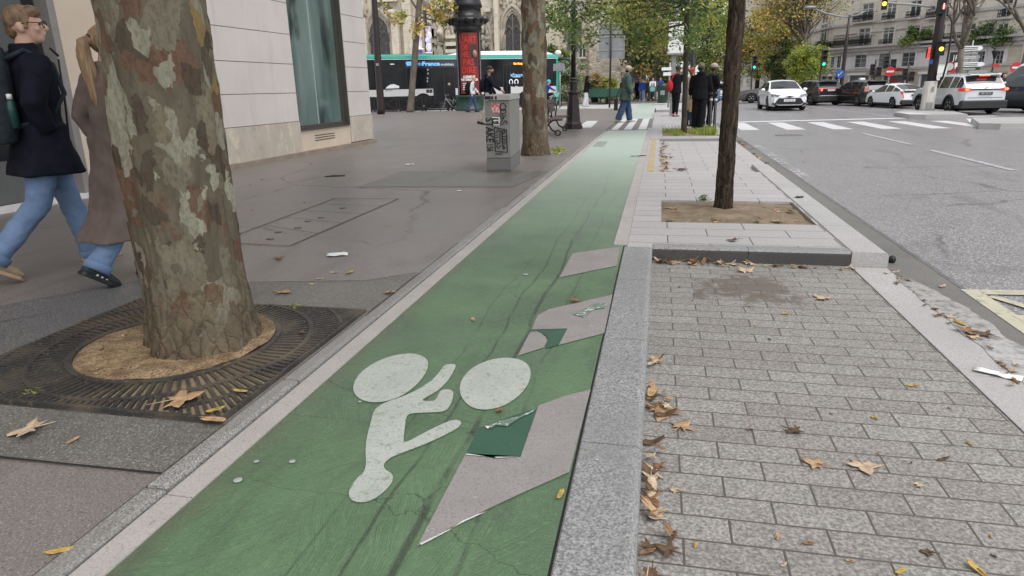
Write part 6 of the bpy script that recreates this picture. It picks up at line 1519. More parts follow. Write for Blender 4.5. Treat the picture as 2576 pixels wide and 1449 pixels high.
def prius_rear(t, P, hb, W, H, belt, zt, pm):
    y = -hb
    for sx in (-1, 1):
        b = MB(); b.loft([[(sx * W * .44, y + .10, 1.0), (sx * W * .48, y + .16, 1.0), (sx * W * .40, y - .04, .62), (sx * W * .385, y - .04, .62)], [(sx * W * .44, y + .22, 1.0), (sx * W * .47, y + .3, 1.0), (sx * W * .40, y + .08, .62), (sx * W * .385, y + .08, .62)]], 0, False); b.build("taillight", M_tail, t, local=True)
    bx(t, "rear_glass_strip", -W * .38, W * .38, y - .02, y + .1, .93, 1.05, M_cglass); rear_plate(t, y - .03, .78, "GY 628 PA", False); bx(t, "rear_bumper", -W * .45, W * .45, y - .05, y + .3, .26, .50, M_plast, .05); bx(t, "rear_spoiler", -W * .40, W * .40, y - .03, y + .2, 1.055, 1.09, pm)
def hatch_front(t, P, hb, W, H, belt, zt, pm):
    y = hb
    b = MB(); o = [(-.50, .60), (.50, .60), (.72, .30), (.66, .24), (-.66, .24), (-.72, .30)]; b.loft([[(x, y + .012, z) for x, z in o], [(x, y + .04, z) for x, z in o]], 0, False); g = b.build("grille", M_plast, t, local=True)
    b = MB(); b.tube([(-.62, y + .05, .34), (-.5, y + .06, .275), (.5, y + .06, .275), (.62, y + .05, .34)], .018, 6); b.build("grille_trim", M_rim, g, local=True)
    for sx in (-1, 1):
        b = MB(); b.loft([[(sx * .42, y + .015, .74), (sx * .78, y - .20, .80), (sx * .82, y - .24, .72), (sx * .75, y - .13, .64), (sx * .52, y + .015, .68)], [(sx * .42, y + .04, .745), (sx * .80, y - .17, .80), (sx * .845, y - .21, .72), (sx * .78, y - .10, .64), (sx * .52, y + .04, .68)]], 0, False); b.build("headlight", M_hlamp, t, local=True)
        b = MB(); b.loft([[(sx * .70, y - .08, .40), (sx * .80, y - .12, .34), (sx * .74, y - .06, .28)], [(sx * .72, y + .03, .40), (sx * .82, y - .02, .34), (sx * .76, y + .03, .28)]], 0, False); b.build("fog_light_recess", M_plast, t, local=True)
    b = MB(); b.loft([[(-.24, y + .0, .70), (.24, y + .0, .70), (.05, y + .035, .655), (-.05, y + .035, .655)], [(-.24, y + .03, .70), (.24, y + .03, .70), (.05, y + .06, .655), (-.05, y + .06, .655)]], 0, False); b.ell((0, y + .04, .665), (.07, .02, .045), 10, 6); b.build("badge_bar", M_plast, t, local=True)
    p = bx(t, "number_plate", -.26, .26, y + .04, y + .06, .44, .55, M_plate); text_mesh("FQ 053 GF", "plate_lettering", M_plateb, .085, Matrix.Translation((0, y + .0605, .495)) @ Matrix.Rotation(PI, 4, 'Z') @ Matrix.Rotation(PI / 2, 4, 'X'), p, .001, local=True)
    b = MB()
    for sx in (-1, 1): b.bar((sx * .1, P['ws0'] - .02, zt(P['ws0']) + .03), (sx * .1 + .5, P['ws0'] - .28, zt(P['ws0'] - .28) + .03), .015)
    b.build("wiper", M_plast, t, local=True)
def plain_car(t, P, hb, W, H, belt, zt, pm):
    for sx in (-1, 1):
        b = MB(); b.ell((sx * W * .36, hb - .06, .68), (.18, .10, .07), 10, 6); b.build("headlight", M_hlamp, t, local=True)
        b = MB(); b.ell((sx * W * .38, -hb + .05, .85), (.15, .09, .09), 10, 6); b.build("taillight", M_tail, t, local=True)
    bx(t, "grille", -.5, .5, hb - .02, hb + .03, .35, .58, M_plast); bx(t, "number_plate", -.26, .26, hb + .03, hb + .045, .42, .53, M_plate)
HATCH = dict(L=4.37, W=1.79, H=1.435, WB=2.64, zb=.19, belt=(.96, .86), ws0=1.02, ws1=.15, rf=-1.35, rw=-2.0, pillars=(-.35, -1.30), roofw=.70, tapa=.17,
             top=[(-2.19, .95), (-2.02, 1.02), (-1.35, 1.34), (-.5, 1.435), (.0, 1.42), (.15, 1.40), (1.02, 1.0), (1.6, .88), (2.05, .76), (2.185, .62)], extra=hatch_front)
SUVP = dict(L=4.78, W=1.90, H=1.69, WB=2.765, R=.37, zb=.24, belt=(1.10, 1.04), ws0=1.15, ws1=.35, rf=-1.78, rw=-2.22, pillars=(-.25, -1.15, -1.72), roofw=.74, tapa=.12, arch=1.18, archtrim=1, clad=.46, bump=.6,
            top=[(-2.39, 1.0), (-2.33, 1.16), (-2.24, 1.20), (-1.90, 1.62), (-1.2, 1.67), (-.3, 1.69), (.2, 1.66), (.35, 1.63), (1.15, 1.15), (1.8, 1.08), (2.25, .98), (2.39, .80)], extra=suv_rear)
TUC = dict(SUVP); TUC.update(L=4.5, W=1.86, H=1.65, WB=2.68, top=[(-2.25, .95), (-2.2, 1.08), (-2.12, 1.12), (-1.72, 1.56), (-1.1, 1.63), (-.2, 1.65), (.2, 1.62), (.35, 1.58), (1.1, 1.1), (1.7, 1.02), (2.15, .92), (2.25, .75)], rf=-1.62, rw=-2.1, pillars=(-.3, -1.2), extra=tucson_rear, bump=.6)
WAG = dict(L=4.6, W=1.78, H=1.56, WB=2.78, zb=.18, belt=(1.0, .94), ws0=1.35, ws1=.45, rf=-1.85, rw=-2.2, pillars=(-.25, -1.2), roofw=.72,
           top=[(-2.3, .90), (-2.24, 1.06), (-2.18, 1.12), (-1.95, 1.46), (-1.2, 1.54), (-.2, 1.56), (.45, 1.48), (1.35, 1.02), (1.9, .90), (2.2, .78), (2.3, .62)], extra=wagon_rear)
PRI = dict(L=4.54, W=1.76, H=1.47, WB=2.70, zb=.17, belt=(1.0, .86), ws0=1.3, ws1=.35, rf=-.9, rw=-2.0, pillars=(-.3, -1.15), roofw=.68, clad=.27, bump=.5,
           top=[(-2.27, .90), (-2.2, 1.04), (-2.05, 1.08), (-.9, 1.40), (-.2, 1.47), (.35, 1.43), (1.3, .98), (1.9, .86), (2.15, .74), (2.27, .6)], extra=prius_rear)
SED = dict(L=4.8, W=1.83, H=1.44, WB=2.8, zb=.18, belt=(.98, .88), ws0=1.05, ws1=.2, rf=-1.0, rw=-1.75, pillars=(-.35, -1.15), roofw=.68,
           top=[(-2.4, .85), (-2.3, 1.0), (-1.8, 1.04), (-1.0, 1.37), (-.3, 1.44), (.2, 1.41), (1.05, .99), (1.9, .88), (2.25, .76), (2.4, .6)], extra=plain_car)
VAN = dict(L=5.2, W=1.95, H=2.2, WB=3.2, zb=.2, belt=(1.1, 1.05), ws0=1.9, ws1=1.0, rf=-2.45, rw=-2.58, pillars=(.3, -.8, -1.5, -2), roofw=.84,
           top=[(-2.6, 1.3), (-2.57, 2.1), (-2.4, 2.18), (0, 2.2), (1.0, 2.1), (1.9, 1.25), (2.4, 1.05), (2.6, .7)], extra=plain_car)
car("white hatchback driving towards the photographer at the head of the traffic", (6.08, 37.68), PI + .02, 1.0, HATCH, paint("white_car_paint", (.80, .81, .82)), name="white_hatchback")
P_ = SUVP; car("silver sport utility car with lit brake lights behind the big signal mast", (11.75, 31.3), .10, .885, P_, paint("silver_car_paint", (.58, .60, .63), .2, .3), name="silver_suv")
car("dark sport utility car with a red light bar right of the white hatchback", (9.08, 44.7), .27, .865, TUC, paint("black_cherry_paint", (.020, .014, .020)), name="dark_suv")
car("black estate car with a white taxi light and pale tail lamps", (10.95, 42.2), .24, .87, WAG, paint("black_car_paint", (.004, .0045, .005)), name="black_estate_car")
car("white fastback sedan between the black taxi and the silver car", (11.6, 38.2), .20, .79, PRI, paint("pearl_white_paint", (.78, .79, .80)), name="white_sedan")
car("slate grey car cut off by the right edge of the photo", (14.35, 30.6), .30, .90, TUC, paint("slate_blue_paint", (.045, .055, .062), .3), name="grey_car")
car("brown grey sedan half hidden behind the white hatchback", (7.6, 50.8), R_(82), .95, SED, paint("taupe_car_paint", (.10, .085, .085), .4), name="taupe_sedan")
car("pale car glimpsed behind the standing group at the far crossing", (4.4, 58), PI, 1.0, SED, paint("pale_blue_car_paint", (.50, .56, .62)), name="pale_car")
car("white van cut off by the right edge of the photo behind the grey car", (17.5, 36.5), .4, .93, VAN, paint("white_van_paint", (.72, .73, .75)), "van", None, "white_van")
# ------------------------------------------------------------ the articulated bus
B1 = aty(925, 278, 42.7); B2 = aty(1404, 278, 50.3); WBU = Wall((B1.x, B1.y), (B2.x, B2.y)); TB = WBU.mat()
def bz(px, py): return WBU.pt((1000 + px / 2.415) * .644, py / 2.415 * .644)
Lb = WBU.L; S0 = -4.0
M_bgreen = paint("jade_green_paint", (.02, .32, .24)); M_bwhite = paint("bus_white_paint", (.68, .68, .67)); M_bgrey = paint("bus_light_grey_paint", (.50, .49, .485)); M_bglass = mat("bus_dark_glass", (.006, .007, .009), .12, (.014, .015, .018), .8, .42, .6, spec=.2)
M_bnavy = mat("bus_navy_panel", (.012, .018, .045), .2, (.008, .012, .03), 2, spec=.6)
M_lblue = plain("light_blue_lettering", (.20, .50, .85), .5, emit=((.2, .5, .9), .15))
bus = thing("city_bus", "long dark glazed city bus with jade green roof band crossing behind the advertising column", "bus", WBU.w(Lb / 2, RZ).to_tuple())
_, z_r = bz(1600, 521); _, z_g = bz(1600, 560); _, z_l = bz(1600, 838); _, z_s = bz(1600, 960)
sF = Lb
_, z_b = bz(1600, 903); b = MB(); b.b2(S0, sF - .15, -2.5, 0, z_b, z_l); b.build("lower_body", M_bgrey, bus, TB)
b = MB(); b.b2(S0, sF - .15, -2.48, -.012, z_l + .003, z_g); b.b2(sF - .15, sF - .05, -2.4, -.1, .9, z_g); b.build("window_band", M_bglass, bus, TB)
b = MB(); b.loft([[(s, 0 + o, z) for o, z in ((.0, z_g + .01), (.03, z_g + .06), (.02, z_r - .05), (-.12, z_r + .03), (-2.38, z_r + .03), (-2.52, z_r - .05), (-2.5, z_g + .01))] for s in (S0, sF)], 0, False, T=TB); b.build("roof_band", M_bgreen, bus)
sa, _ = bz(1790, 0); b = MB(); b.loft([[(s, o, z) for o, z in ((-.10, z_r + .02), (-.35, z_r + hh), (-2.2, z_r + hh), (-2.4, z_r + .02))] for s, hh in ((sa, .05), (sa + 1.2, .26), (sF - 1.2, .30), (sF - .3, .1))], 0, False, T=TB); b.build("roof_fairing", M_bwhite, bus)
b = MB(); b.b2(S0 + .5, sa - 1.0, -2.0, -.5, z_r + .03, z_r + .09); b.build("roof_hatch", M_bgreen, bus, TB)
b = MB(); b.b2(S0, sF, -.004, .014, z_g - .004, z_g + .028); b.build("rain_gutter", M_bwhite, bus, TB)
for px in (1525, 1985 - 620 + 300):
    pass
for sc_c in (bz(1525, 0)[0], bz(1525, 0)[0] - 6.0, bz(2530, 0)[0]):
    b = MB(); A = [(sc_c + .62 * math.cos(a), .42 + .62 * math.sin(a)) for a in [PI * i / 12 for i in range(13)]]; A = [(sc_c - .62, RZ + .35)] + [(2 * sc_c - x, z) for x, z in A] + [(sc_c + .62, RZ + .35)]
    b.loft([[(x, -.5, z) for x, z in A], [(x, .006, z) for x, z in A]], 0, False, T=TB); b.build("wheel_arch", M_well, bus)
    b = MB(); b.lathe([(.30, -.12), (.44, -.12), (.48, -.08), (.48, .08), (.44, .12), (.30, .12)], (0, 0, 0), 22, T=TB @ Matrix.Translation((sc_c, -.16, RZ + .48)) @ Matrix.Rotation(PI / 2, 4, 'X')); wl = b.build("wheel", M_tyre, bus)
    b = MB(); b.lathe([(.30, -.02), (.2, .03), (.1, .05), (.001, .06)], (0, 0, 0), 16, T=TB @ Matrix.Translation((sc_c, -.06, RZ + .48)) @ Matrix.Rotation(-PI / 2, 4, 'X')); b.build("rim", M_rim, wl)
b = MB(); b.b2(S0, sF - .3, -2.45, -.03, RZ + .12, z_b + .01); b.build("underbody", M_well, bus, TB)  # near-black box also stands for the dark shadow beneath the bus
for p0, p1, nm in (((1665, 650), (1880, 905), "double_door"), ((2030, 650), (2120, 905), "double_door"), ((2330, 620), (2400, 900), "front_door")):
    s0, za = bz(*p0); s1, zb_ = bz(*p1); b = MB(); b.b2(s0, s1, -.1, .008, .32, za + .1); d_ = b.build(nm, M_bglass, bus, TB)
    b = MB()
    for s in (s0, (s0 + s1) / 2, s1): b.b2(s - .03, s + .03, -.05, .022, .32, za + .1)
    b.b2(s0, s1, -.05, .018, za + .06, za + .12); b.b2(s0, s1, -.05, .018, .32, .42); b.build("door_frame", M_black, d_, TB)
b = MB(); q = random.Random(12)
for s in [S0 + 1.5 + i * 1.75 for i in range(9)]: b.b2(s - .025, s + .025, -.02, -.006, z_l + .03, z_g - .45)
b.build("window_divider", M_black, bus, TB)
s0, za = bz(1405, 572); s1, zb_ = bz(1900, 640); b = MB(); b.b2(s0, s1, -.03, .004, zb_, za); pb = b.build("name_panel", M_bnavy, bus, TB)
def bus_text(s, px, py, mt, size, name="lettering", al='LEFT', bold=.0, sx=1.0, par=None):
    s0, z0 = bz(px, py); return text_mesh(s, name, mt, size, facing(WBU.w(s0, z0, .016 if par is not None else .014), WBU.d.to_3d(), (0, 0, 1)), par or bus, .003, al, sx, bold)
M_lw = plain("white_lettering", (.78, .80, .84), .5, emit=((.8, .82, .9), .1))
_, zt1 = bz(1500, 584); _, zt0 = bz(1500, 622); hh = (zt1 - zt0) * 1.36; wpx = (bz(1735, 600)[0] - bz(1416, 600)[0])
o1 = bus_text("île", 1416, 603, M_lblue, hh, bold=.016, par=pb); o2 = bus_text("de", 1524, 603, M_lblue, hh, bold=-.002, par=pb); o3 = bus_text("France", 1566, 603, M_lblue, hh, bold=.016, par=pb); o4 = bus_text("mobilités", 1742, 608, M_lw, hh * .68, bold=.0, par=pb)
def fit_w(o, w_):
    c = [v.co for v in o.data.vertices]; dd = base_inv(pb).to_3x3() @ WBU.d.to_3d(); pr = [p.dot(dd) for p in c]; lo, hi = min(pr), max(pr); k_ = w_ / (hi - lo)
    for v in o.data.vertices: v.co = v.co + dd * ((v.co.dot(dd) - lo) * (k_ - 1))
fw = lambda a, c: bz(c, 600)[0] - bz(a, 600)[0]
fit_w(o1, fw(1416, 1520)); fit_w(o2, fw(1524, 1566)); fit_w(o3, fw(1568, 1735)); fit_w(o4, fw(1742, 1862))
s0, za = bz(1265, 600); s1, zb_ = bz(1305, 610); b = MB(); b.b2(s0, s1, -.02, .004, zb_, za); b.build("number_tag", M_wsign, bus, TB)
b = MB(); s0, z0 = bz(1222, 835); s1, z1 = bz(1355, 800); A = [(s0, z0), (s0 + (s1 - s0) * .12, z0 + .12), (s0 + (s1 - s0) * .38, z0 + .25), (s0 + (s1 - s0) * .62, z0 + .27), (s0 + (s1 - s0) * .98, z0 + .13), (s0 + (s1 - s0) * .94, z0)]; b.loft([[(x, -.02, z) for x, z in A], [(x, .004, z) for x, z in A]], 0, False, T=TB); b.build("white_swoosh", M_bwhite, bus)
bus_text("hybride", 1217, 852, plain("grey_lettering", (.25, .25, .26), .5), .16)
b = MB()
for px in (1790,): s0, z0 = bz(px + 30, 795); b.ell(tuple(WBU.w(s0, z0, .02)), (.1, .1, .1), 8, 6)
b.build("door_button", plain("tan_button", (.45, .32, .16), .4), bus)
b = MB()
for px, py in ((1620, 660), (1622, 695), (1618, 740), (1616, 768)): s0, z0 = bz(px, py); b.ell(tuple(WBU.w(s0, z0, -.01)), (.06, .03, .07), 6, 5)
b.build("painted_reflection", plain("pale_reflection_paint", (.35, .42, .38), .4), bus)  # pale blobs on the bus glass imitate reflections
for px in (1620, 1650): s0, z0 = bz(px, 860); b = MB(); b.b2(s0 - .1, s0 + .1, -.01, .006, z0 - .11, z0 + .11); b.build("side_pictogram", M_black, bus, TB)
def bz3(px, py): return WBU.pt((2000 + px / 2.415) * .644, py / 2.415 * .644)
def bz2(px, py): return WBU.pt((1420 + px / 3.018) * .644, (200 + py / 3.018) * .644)
s0, za = bz2(1728, 128); s1, zb_ = bz2(1870, 165); b = MB(); b.b2(s0 - .1, s1 + .6, -.03, -.004, zb_, za); dp = b.build("destination_display", M_black, bus, TB)
text_mesh("Gare Montparnasse", "display_lettering", E_orange, (za - zb_) * .85, facing(WBU.w((s0 + s1) / 2 + .35, (za + zb_) / 2, .004), WBU.d.to_3d(), (0, 0, 1)), dp, .003, 'CENTER', .75, .008)
s0, z0 = bz2(1672, 282); t_ = text_mesh("îledeFrance", "lettering", M_lblue, .30, facing(WBU.w(s0, z0, .004), WBU.d.to_3d(), (0, 0, 1)), bus, .003, 'LEFT', .95, .006); s0, z0 = bz2(1757, 300); text_mesh("mobilités", "lettering", M_lw, .18, facing(WBU.w(s0, z0, .004), WBU.d.to_3d(), (0, 0, 1)), bus, .003, 'LEFT', .9)
for px in (1738, 1802):
    s0, z0 = bz2(px, 362); b = MB(); b.tube([WBU.w(s0 + .13 * math.cos(a), z0 + .16 * math.sin(a), .0) for a in [-.9 + 4.95 * i / 12 for i in range(13)]], .035, 6); b.build("round_emblem", M_lw, bus)
    text_mesh("2024", "small_lettering", M_lw, .1, facing(WBU.w(s0, z0 - .32, .002), WBU.d.to_3d(), (0, 0, 1)), bus, .003)
b = MB(); b.b2(sF - .05, sF + .03, -2.3, -.15, .75, z_g - .15); b.build("windshield", M_bglass, bus, TB); b = MB(); b.loft([[(sF - .14, o, z) for o, z in ((.0, .3), (.02, z_r), (-.25, z_r + .12), (-.4, z_r), (-.2, .3))], [(sF + .08, o, z) for o, z in ((-.05, .3), (-.03, z_r - .05), (-.25, z_r + .05), (-.4, z_r - .05), (-.25, .3))]], 0, False, T=TB); b.build("front_pillar", M_bgreen, bus)
b = MB(); zm = bz3(450, 610)[1]; b.tube([WBU.w(sF, z_g - .05, .0), WBU.w(sF + .5, z_g - .02, .1), WBU.w(sF + .95, z_g - .15, .15), WBU.w(sF + 1.2, z_g - .55, .15)], [.09, .09, .09, .07], 8); ar = b.build("mirror_arm", M_plast, bus); b = MB(); b.ell(tuple(WBU.w(sF + 1.2, z_g - .95, .15)), (.14, .14, .36), 10, 8); b.build("mirror", M_plast, ar); b = MB(); b.ell(tuple(WBU.w(sF + .05, z_r + .12, -.1)), (.25, .2, .2), 10, 8); b.build("roof_marker_lamp", M_bwhite, bus)
# ============================================================ PEOPLE
def cloth(name, c, c2=None, sc_=14, bump=.35, rough=.9, st=(1, 1, 1)): return mat(name, c, rough, c2 or tuple(x * .7 for x in c), sc_, .35, .65, bump=bump, bs=22, spec=.15, st=st)
SK1 = mat("fair_skin", (.52, .33, .25), .5, (.46, .27, .20), 12); SK2 = mat("tan_skin", (.30, .18, .12), .5, (.25, .145, .095), 12); SK3 = mat("dark_skin", (.085, .05, .034), .5, (.065, .038, .026), 12)
C_navy = cloth("navy_coat_cloth", (.0095, .0105, .019), (.006, .007, .013)); C_black = cloth("black_cloth", (.010, .010, .012)); C_jean = cloth("blue_denim", (.155, .225, .35), (.105, .16, .265), 5, .35); C_jeand = cloth("dark_denim", (.055, .09, .165), (.03, .05, .10), 9)
C_taupe = cloth("taupe_wool", (.135, .105, .092), (.105, .08, .07), 5, .2); C_greenj = cloth("grey_green_coat", (.065, .095, .082), (.042, .068, .058), 11); C_white = cloth("white_cloth", (.62, .62, .64)); C_beige = cloth("beige_cloth", (.42, .34, .26)); C_sand = cloth("sand_trousers", (.40, .35, .30)); C_blue = cloth("royal_blue_cloth", (.03, .06, .30)); C_red = cloth("red_cloth", (.42, .03, .03)); C_dkred = cloth("dark_red_cloth", (.16, .02, .025)); C_grey = cloth("grey_cloth", (.14, .14, .15)); C_cap = cloth("beige_cap", (.46, .40, .34)); C_camo = cloth("camouflage_cap", (.30, .25, .16), (.10, .095, .06), 26); C_cyan = plain("cyan_helmet", (.05, .45, .55), .3); C_lblue = cloth("pale_blue_cloth", (.22, .36, .55))
H_sandy = mat("sandy_hair", (.24, .15, .08), .6, (.085, .05, .028), 30, st=(1, 1, .4), bump=.8, bs=60); H_blond = mat("blonde_hair", (.34, .215, .12), .5, (.12, .07, .038), 34, .3, .7, st=(2, 2, .12), bump=.9, bs=70); H_dark = mat("dark_hair", (.012, .009, .008), .6); H_ginger = mat("ginger_hair", (.30, .075, .025), .6, (.16, .035, .015), 30); H_grey = mat("grey_hair", (.42, .40, .38), .7)
S_white = plain("white_shoe", (.62, .61, .60), .6); S_black = plain("black_shoe", (.012, .012, .013), .5); S_tan = mat("suede_boot", (.30, .24, .16), .9, (.24, .19, .125), 20, bump=.4); S_pink = plain("pink_shoe", (.60, .28, .30), .6); S_sole = plain("gum_sole", (.38, .25, .16), .7); S_dk = plain("dark_suede_shoe", (.022, .030, .034), .8)
def wrinkle(o, amp, f, st=(1, 1, .5)):
    out = []
    for v in o.data.vertices:
        c = v.co; p = Vector((c.x * f * st[0], c.y * f * st[1], c.z * f * st[2])); d = noise.noise(p) + .5 * noise.noise(p * 2.3 + Vector((5, 1, 2)))
        out += (c + v.normal * amp * d)[:]
    o.data.vertices.foreach_set("co", out); o.data.update()
def Rx(a): return Matrix.Rotation(R_(a), 3, 'X')
def person(label, loc, yaw, h, skin, top, top_hem, trouser, shoe, hair, hair_m, L=(0, 0, 0), Rr=(0, 0, 0), armL=(5, 6, 15), armR=(5, 6, 15), head=0, lean=3, baggy=1.0, vox=.016, group=None, bulk=1.0, flare=1.0, cuff=None, hood=False, collar=False, sit=None, zlift=0.0, skirt=None, nofeet=False, pocket=()):
    """Faces local +Y. L / Rr: (thigh forward, knee bend, foot pitch) in degrees; arms: (forward, outward, elbow)."""
    t = thing("person", label, "person", (loc[0], loc[1], zlift), yaw, group, h / 1.75)
    # --- skeleton
    def leg(sx, a, kb):
        hip = Vector((sx * .09, 0, 0)); th = Vector((0, math.sin(R_(a)), -math.cos(R_(a)))) * .43; sh = Vector((0, math.sin(R_(a - kb)), -math.cos(R_(a - kb)))) * .42
        return hip, hip + th, hip + th + sh
    legs = {-1: leg(-1, L[0], L[1]), 1: leg(1, Rr[0], Rr[1])}
    def sole(sx): 
        p = legs[sx][2]; fp = (L if sx < 0 else Rr)[2]; return min(p.z - .08 * math.cos(R_(fp)), p.z - .08 * math.cos(R_(fp)) - .17 * math.sin(R_(max(0, fp))))
    hz = sit if sit else -min(sole(-1), sole(1)); hip0 = Vector((0, 0, hz))
    legs = {s: tuple(p + hip0 for p in v) for s, v in legs.items()}
    ML = Matrix.Rotation(R_(-lean), 3, 'X')
    up = lambda x, y, z: hip0 + ML @ Vector((x, y, z - .92))           # body frame, z as for a 1.75 m figure
    arms = {}
    for sx, (f, ab, el) in ((-1, armL), (1, armR)):
        s = up(sx * .175 * bulk, -.01, 1.42)
        if sx in pocket:
            e = up(sx * .232 * bulk, -.09, 1.15); w_ = up(sx * .185 * bulk, -.02, 1.0); M2 = (w_ - e).to_track_quat('-Z', 'Y').to_matrix(); arms[sx] = (s, e, w_, w_, M2); continue
        M_ = Matrix.Rotation(R_(-sx * ab), 3, 'Y') @ Rx(f)
        e = s + M_ @ Vector((0, 0, -.29)); M2 = M_ @ Rx(el); w_ = e + M2 @ Vector((0, 0, -.25)); hd = w_ + M2 @ Vector((0, 0, -.09)); arms[sx] = (s, e, w_, hd, M2)
    HM = Matrix.Rotation(R_(head), 3, 'Z'); hc = up(0, .02, 1.52)
    hp = lambda x, y, z: hc + HM @ Vector((x, y, z - 1.52))
    # --- one continuous body
    b = MB()
    b.ell(hp(0, .0, 1.655), (.076, .096, .095), 16, 12); b.ell(hp(0, .04, 1.612), (.061, .066, .092), 14, 10); b.ell(hp(0, .058, 1.562), (.042, .044, .036), 12, 8)
    b.tube([hp(0, .098, 1.652), hp(0, .122, 1.612), hp(0, .104, 1.603)], [.012, .017, .014], 8); b.tube([hp(-.03, .09, 1.66), hp(.03, .09, 1.66)], .016, 8); b.ell(hp(0, .098, 1.583), (.022, .012, .011), 8, 6)
    for sx in (-1, 1): b.ell(hp(sx * .077, -.004, 1.618), (.012, .026, .034), 8, 6); b.ell(hp(sx * .045, .075, 1.612), (.02, .02, .022), 8, 6)
    b.tube([up(0, -.015, 1.38), up(0, -.01, 1.47), hp(0, .0, 1.58)], [.075, .056, .054], 12)
    b.tube([hip0 + Vector((0, 0, -.02)), up(0, .0, 1.08), up(0, .01, 1.28), up(0, 0, 1.40)], [.13, .12, .135, .10], 12, flat=.8)
    b.tube([up(-.16, 0, 1.40), up(.16, 0, 1.40)], .055, 10)
    for sx in (-1, 1):
        s, e, w_, hd, M2 = arms[sx]; b.tube([s, e, w_], [.05, .04, .027], 10); b.ell(w_ + M2 @ Vector((0, 0, -.055)), (.018, .038, .055), 10, 7, rot=M2)
        for k_ in range(4):
            y_ = -.03 + .02 * k_; p0 = w_ + M2 @ Vector((0, y_, -.085)); b.tube([p0, p0 + M2 @ Vector((-sx * .012, 0, -.04)), p0 + M2 @ Vector((-sx * .035, 0, -.07 + .006 * abs(k_ - 1.5)))], [.0095, .009, .0075], 6)
        p0 = w_ + M2 @ Vector((0, .03, -.04)); b.tube([p0, p0 + M2 @ Vector((-sx * .015, .025, -.035)), p0 + M2 @ Vector((-sx * .03, .03, -.06))], [.011, .010, .008], 6)
        hpn, kn, an = legs[sx]; b.tube([hpn, kn, an], [.075, .05, .037], 10)
    o = b.build("body", skin, t, local=True); remesh(o, vox * .75, 3, .4)
    # --- trousers, shoes
    b = MB()
    if not skirt:
        for sx in (-1, 1):
            hpn, kn, an = legs[sx]; a2 = an + (an - kn).normalized() * .02
            b.tube([hpn + Vector((0, 0, .05)), hpn.lerp(kn, .45), kn, kn.lerp(an, .5), a2], [.100, .092 * (.6 + .4 * baggy), .074 * baggy, .070 * baggy, .068 * baggy * flare], 14)
        b.ell(hip0 + Vector((0, 0, .02)), (.165, .125, .13), 14, 10)
    else:
        b.lathe([(.12, .02), (.17, -.15), (.24, -.45), (.26, -.62)], hip0, 16)
    o = b.build("skirt" if skirt else "trousers", trouser, t, local=True); remesh(o, vox, 2); wrinkle(o, .007 * baggy, 11, (1, 1, 1.6))
    if cuff:
        for sx in (-1, 1):
            hpn, kn, an = legs[sx]; d = (an - kn).normalized(); b = MB(); b.tube([an - d * .035, an - d * .032, an + d * .022, an + d * .025], [.072 * baggy, .084 * baggy, .084 * baggy, .072 * baggy], 14); b.build("trouser_cuff", cuff, t, local=True)
    for sx, fp in ((-1, L[2]), (1, Rr[2])):
        if nofeet: break
        an = legs[sx][2]; M_ = Rx(-fp); P2 = lambda x, y, z: an + M_ @ Vector((x, y, z - .08)); b = MB()
        b.loft([[tuple(P2(q_ * w_, y, z)) for q_, z in ((-1, .022), (-.92, .022 + hh * .6), (-.45, .022 + hh), (.45, .022 + hh), (.92, .022 + hh * .6), (1, .022))] for y, w_, hh in ((-.085, .024, .04), (-.07, .036, .075), (-.02, .042, .095), (.04, .043, .075), (.11, .048, .05), (.165, .042, .035), (.19, .022, .02))], 0, True)
        b.tube([P2(0, -.02, .08), P2(0, -.025, .14)], [.044, .042], 10); s_ = b.build("shoe", shoe, t, local=True)
        b = MB(); b.loft([[tuple(P2(q_ * w_, y, z)) for q_, z in ((-1, .0), (1, .0), (1, .022), (-1, .022))] for y, w_ in ((-.09, .028), (-.07, .041), (-.02, .044), (.04, .045), (.11, .051), (.165, .045), (.195, .022))], 0, False); b.build("sole", S_sole if shoe in (S_tan, S_white) else S_black, s_, local=True)
        if cuff == C_jean and shoe is S_dk:
            b = MB()
            for k_ in range(3): y = -.01 + .035 * k_; b.loft([[tuple(P2(1.02 * .044, y, .024)), tuple(P2(1.02 * .044, y + .014, .024)), tuple(P2(.0, y + .05, .115 - .02 * k_)), tuple(P2(.0, y + .034, .115 - .02 * k_))], [tuple(P2(1.12 * .044, y, .024)), tuple(P2(1.12 * .044, y + .014, .024)), tuple(P2(.0, y + .05, .122 - .02 * k_)), tuple(P2(.0, y + .034, .122 - .02 * k_))]], 0, False)
            b.build("stripes", S_white, s_, local=True)
    # --- jacket or coat with sleeves
    b = MB(); hem = top_hem; rings = []
    prof_ = [(1.475, .075, .07), (1.45, .12, .085), (1.42, .172, .10), (1.36, .185, .12), (1.22, .175, .128), (1.08, .165, .122), (.95, .182, .135)]
    if hem < .93: prof_ += [(max(hem, .8), .19, .142)]
    stride = (math.sin(R_(L[0])) + math.sin(R_(Rr[0]))) * .5
    for z, wx, wy in prof_:
        rg = []
        for k_ in range(20):
            a = 2 * PI * k_ / 20; p = up(0, 0, max(z, .92)); zz = p.z if z >= .92 else hz - (.92 - z)
            rg.append((p.x + wx * bulk * math.cos(a), p.y + wy * bulk * math.sin(a) + (.92 - min(z, .92)) * (stride * .5 - .02), zz if z < .92 else (p + ML @ Vector((0, wy * bulk * math.sin(a), 0)) - Vector((0, 0, 0))).z))
        rings.append(rg)
    b.loft(rings, 0, True)
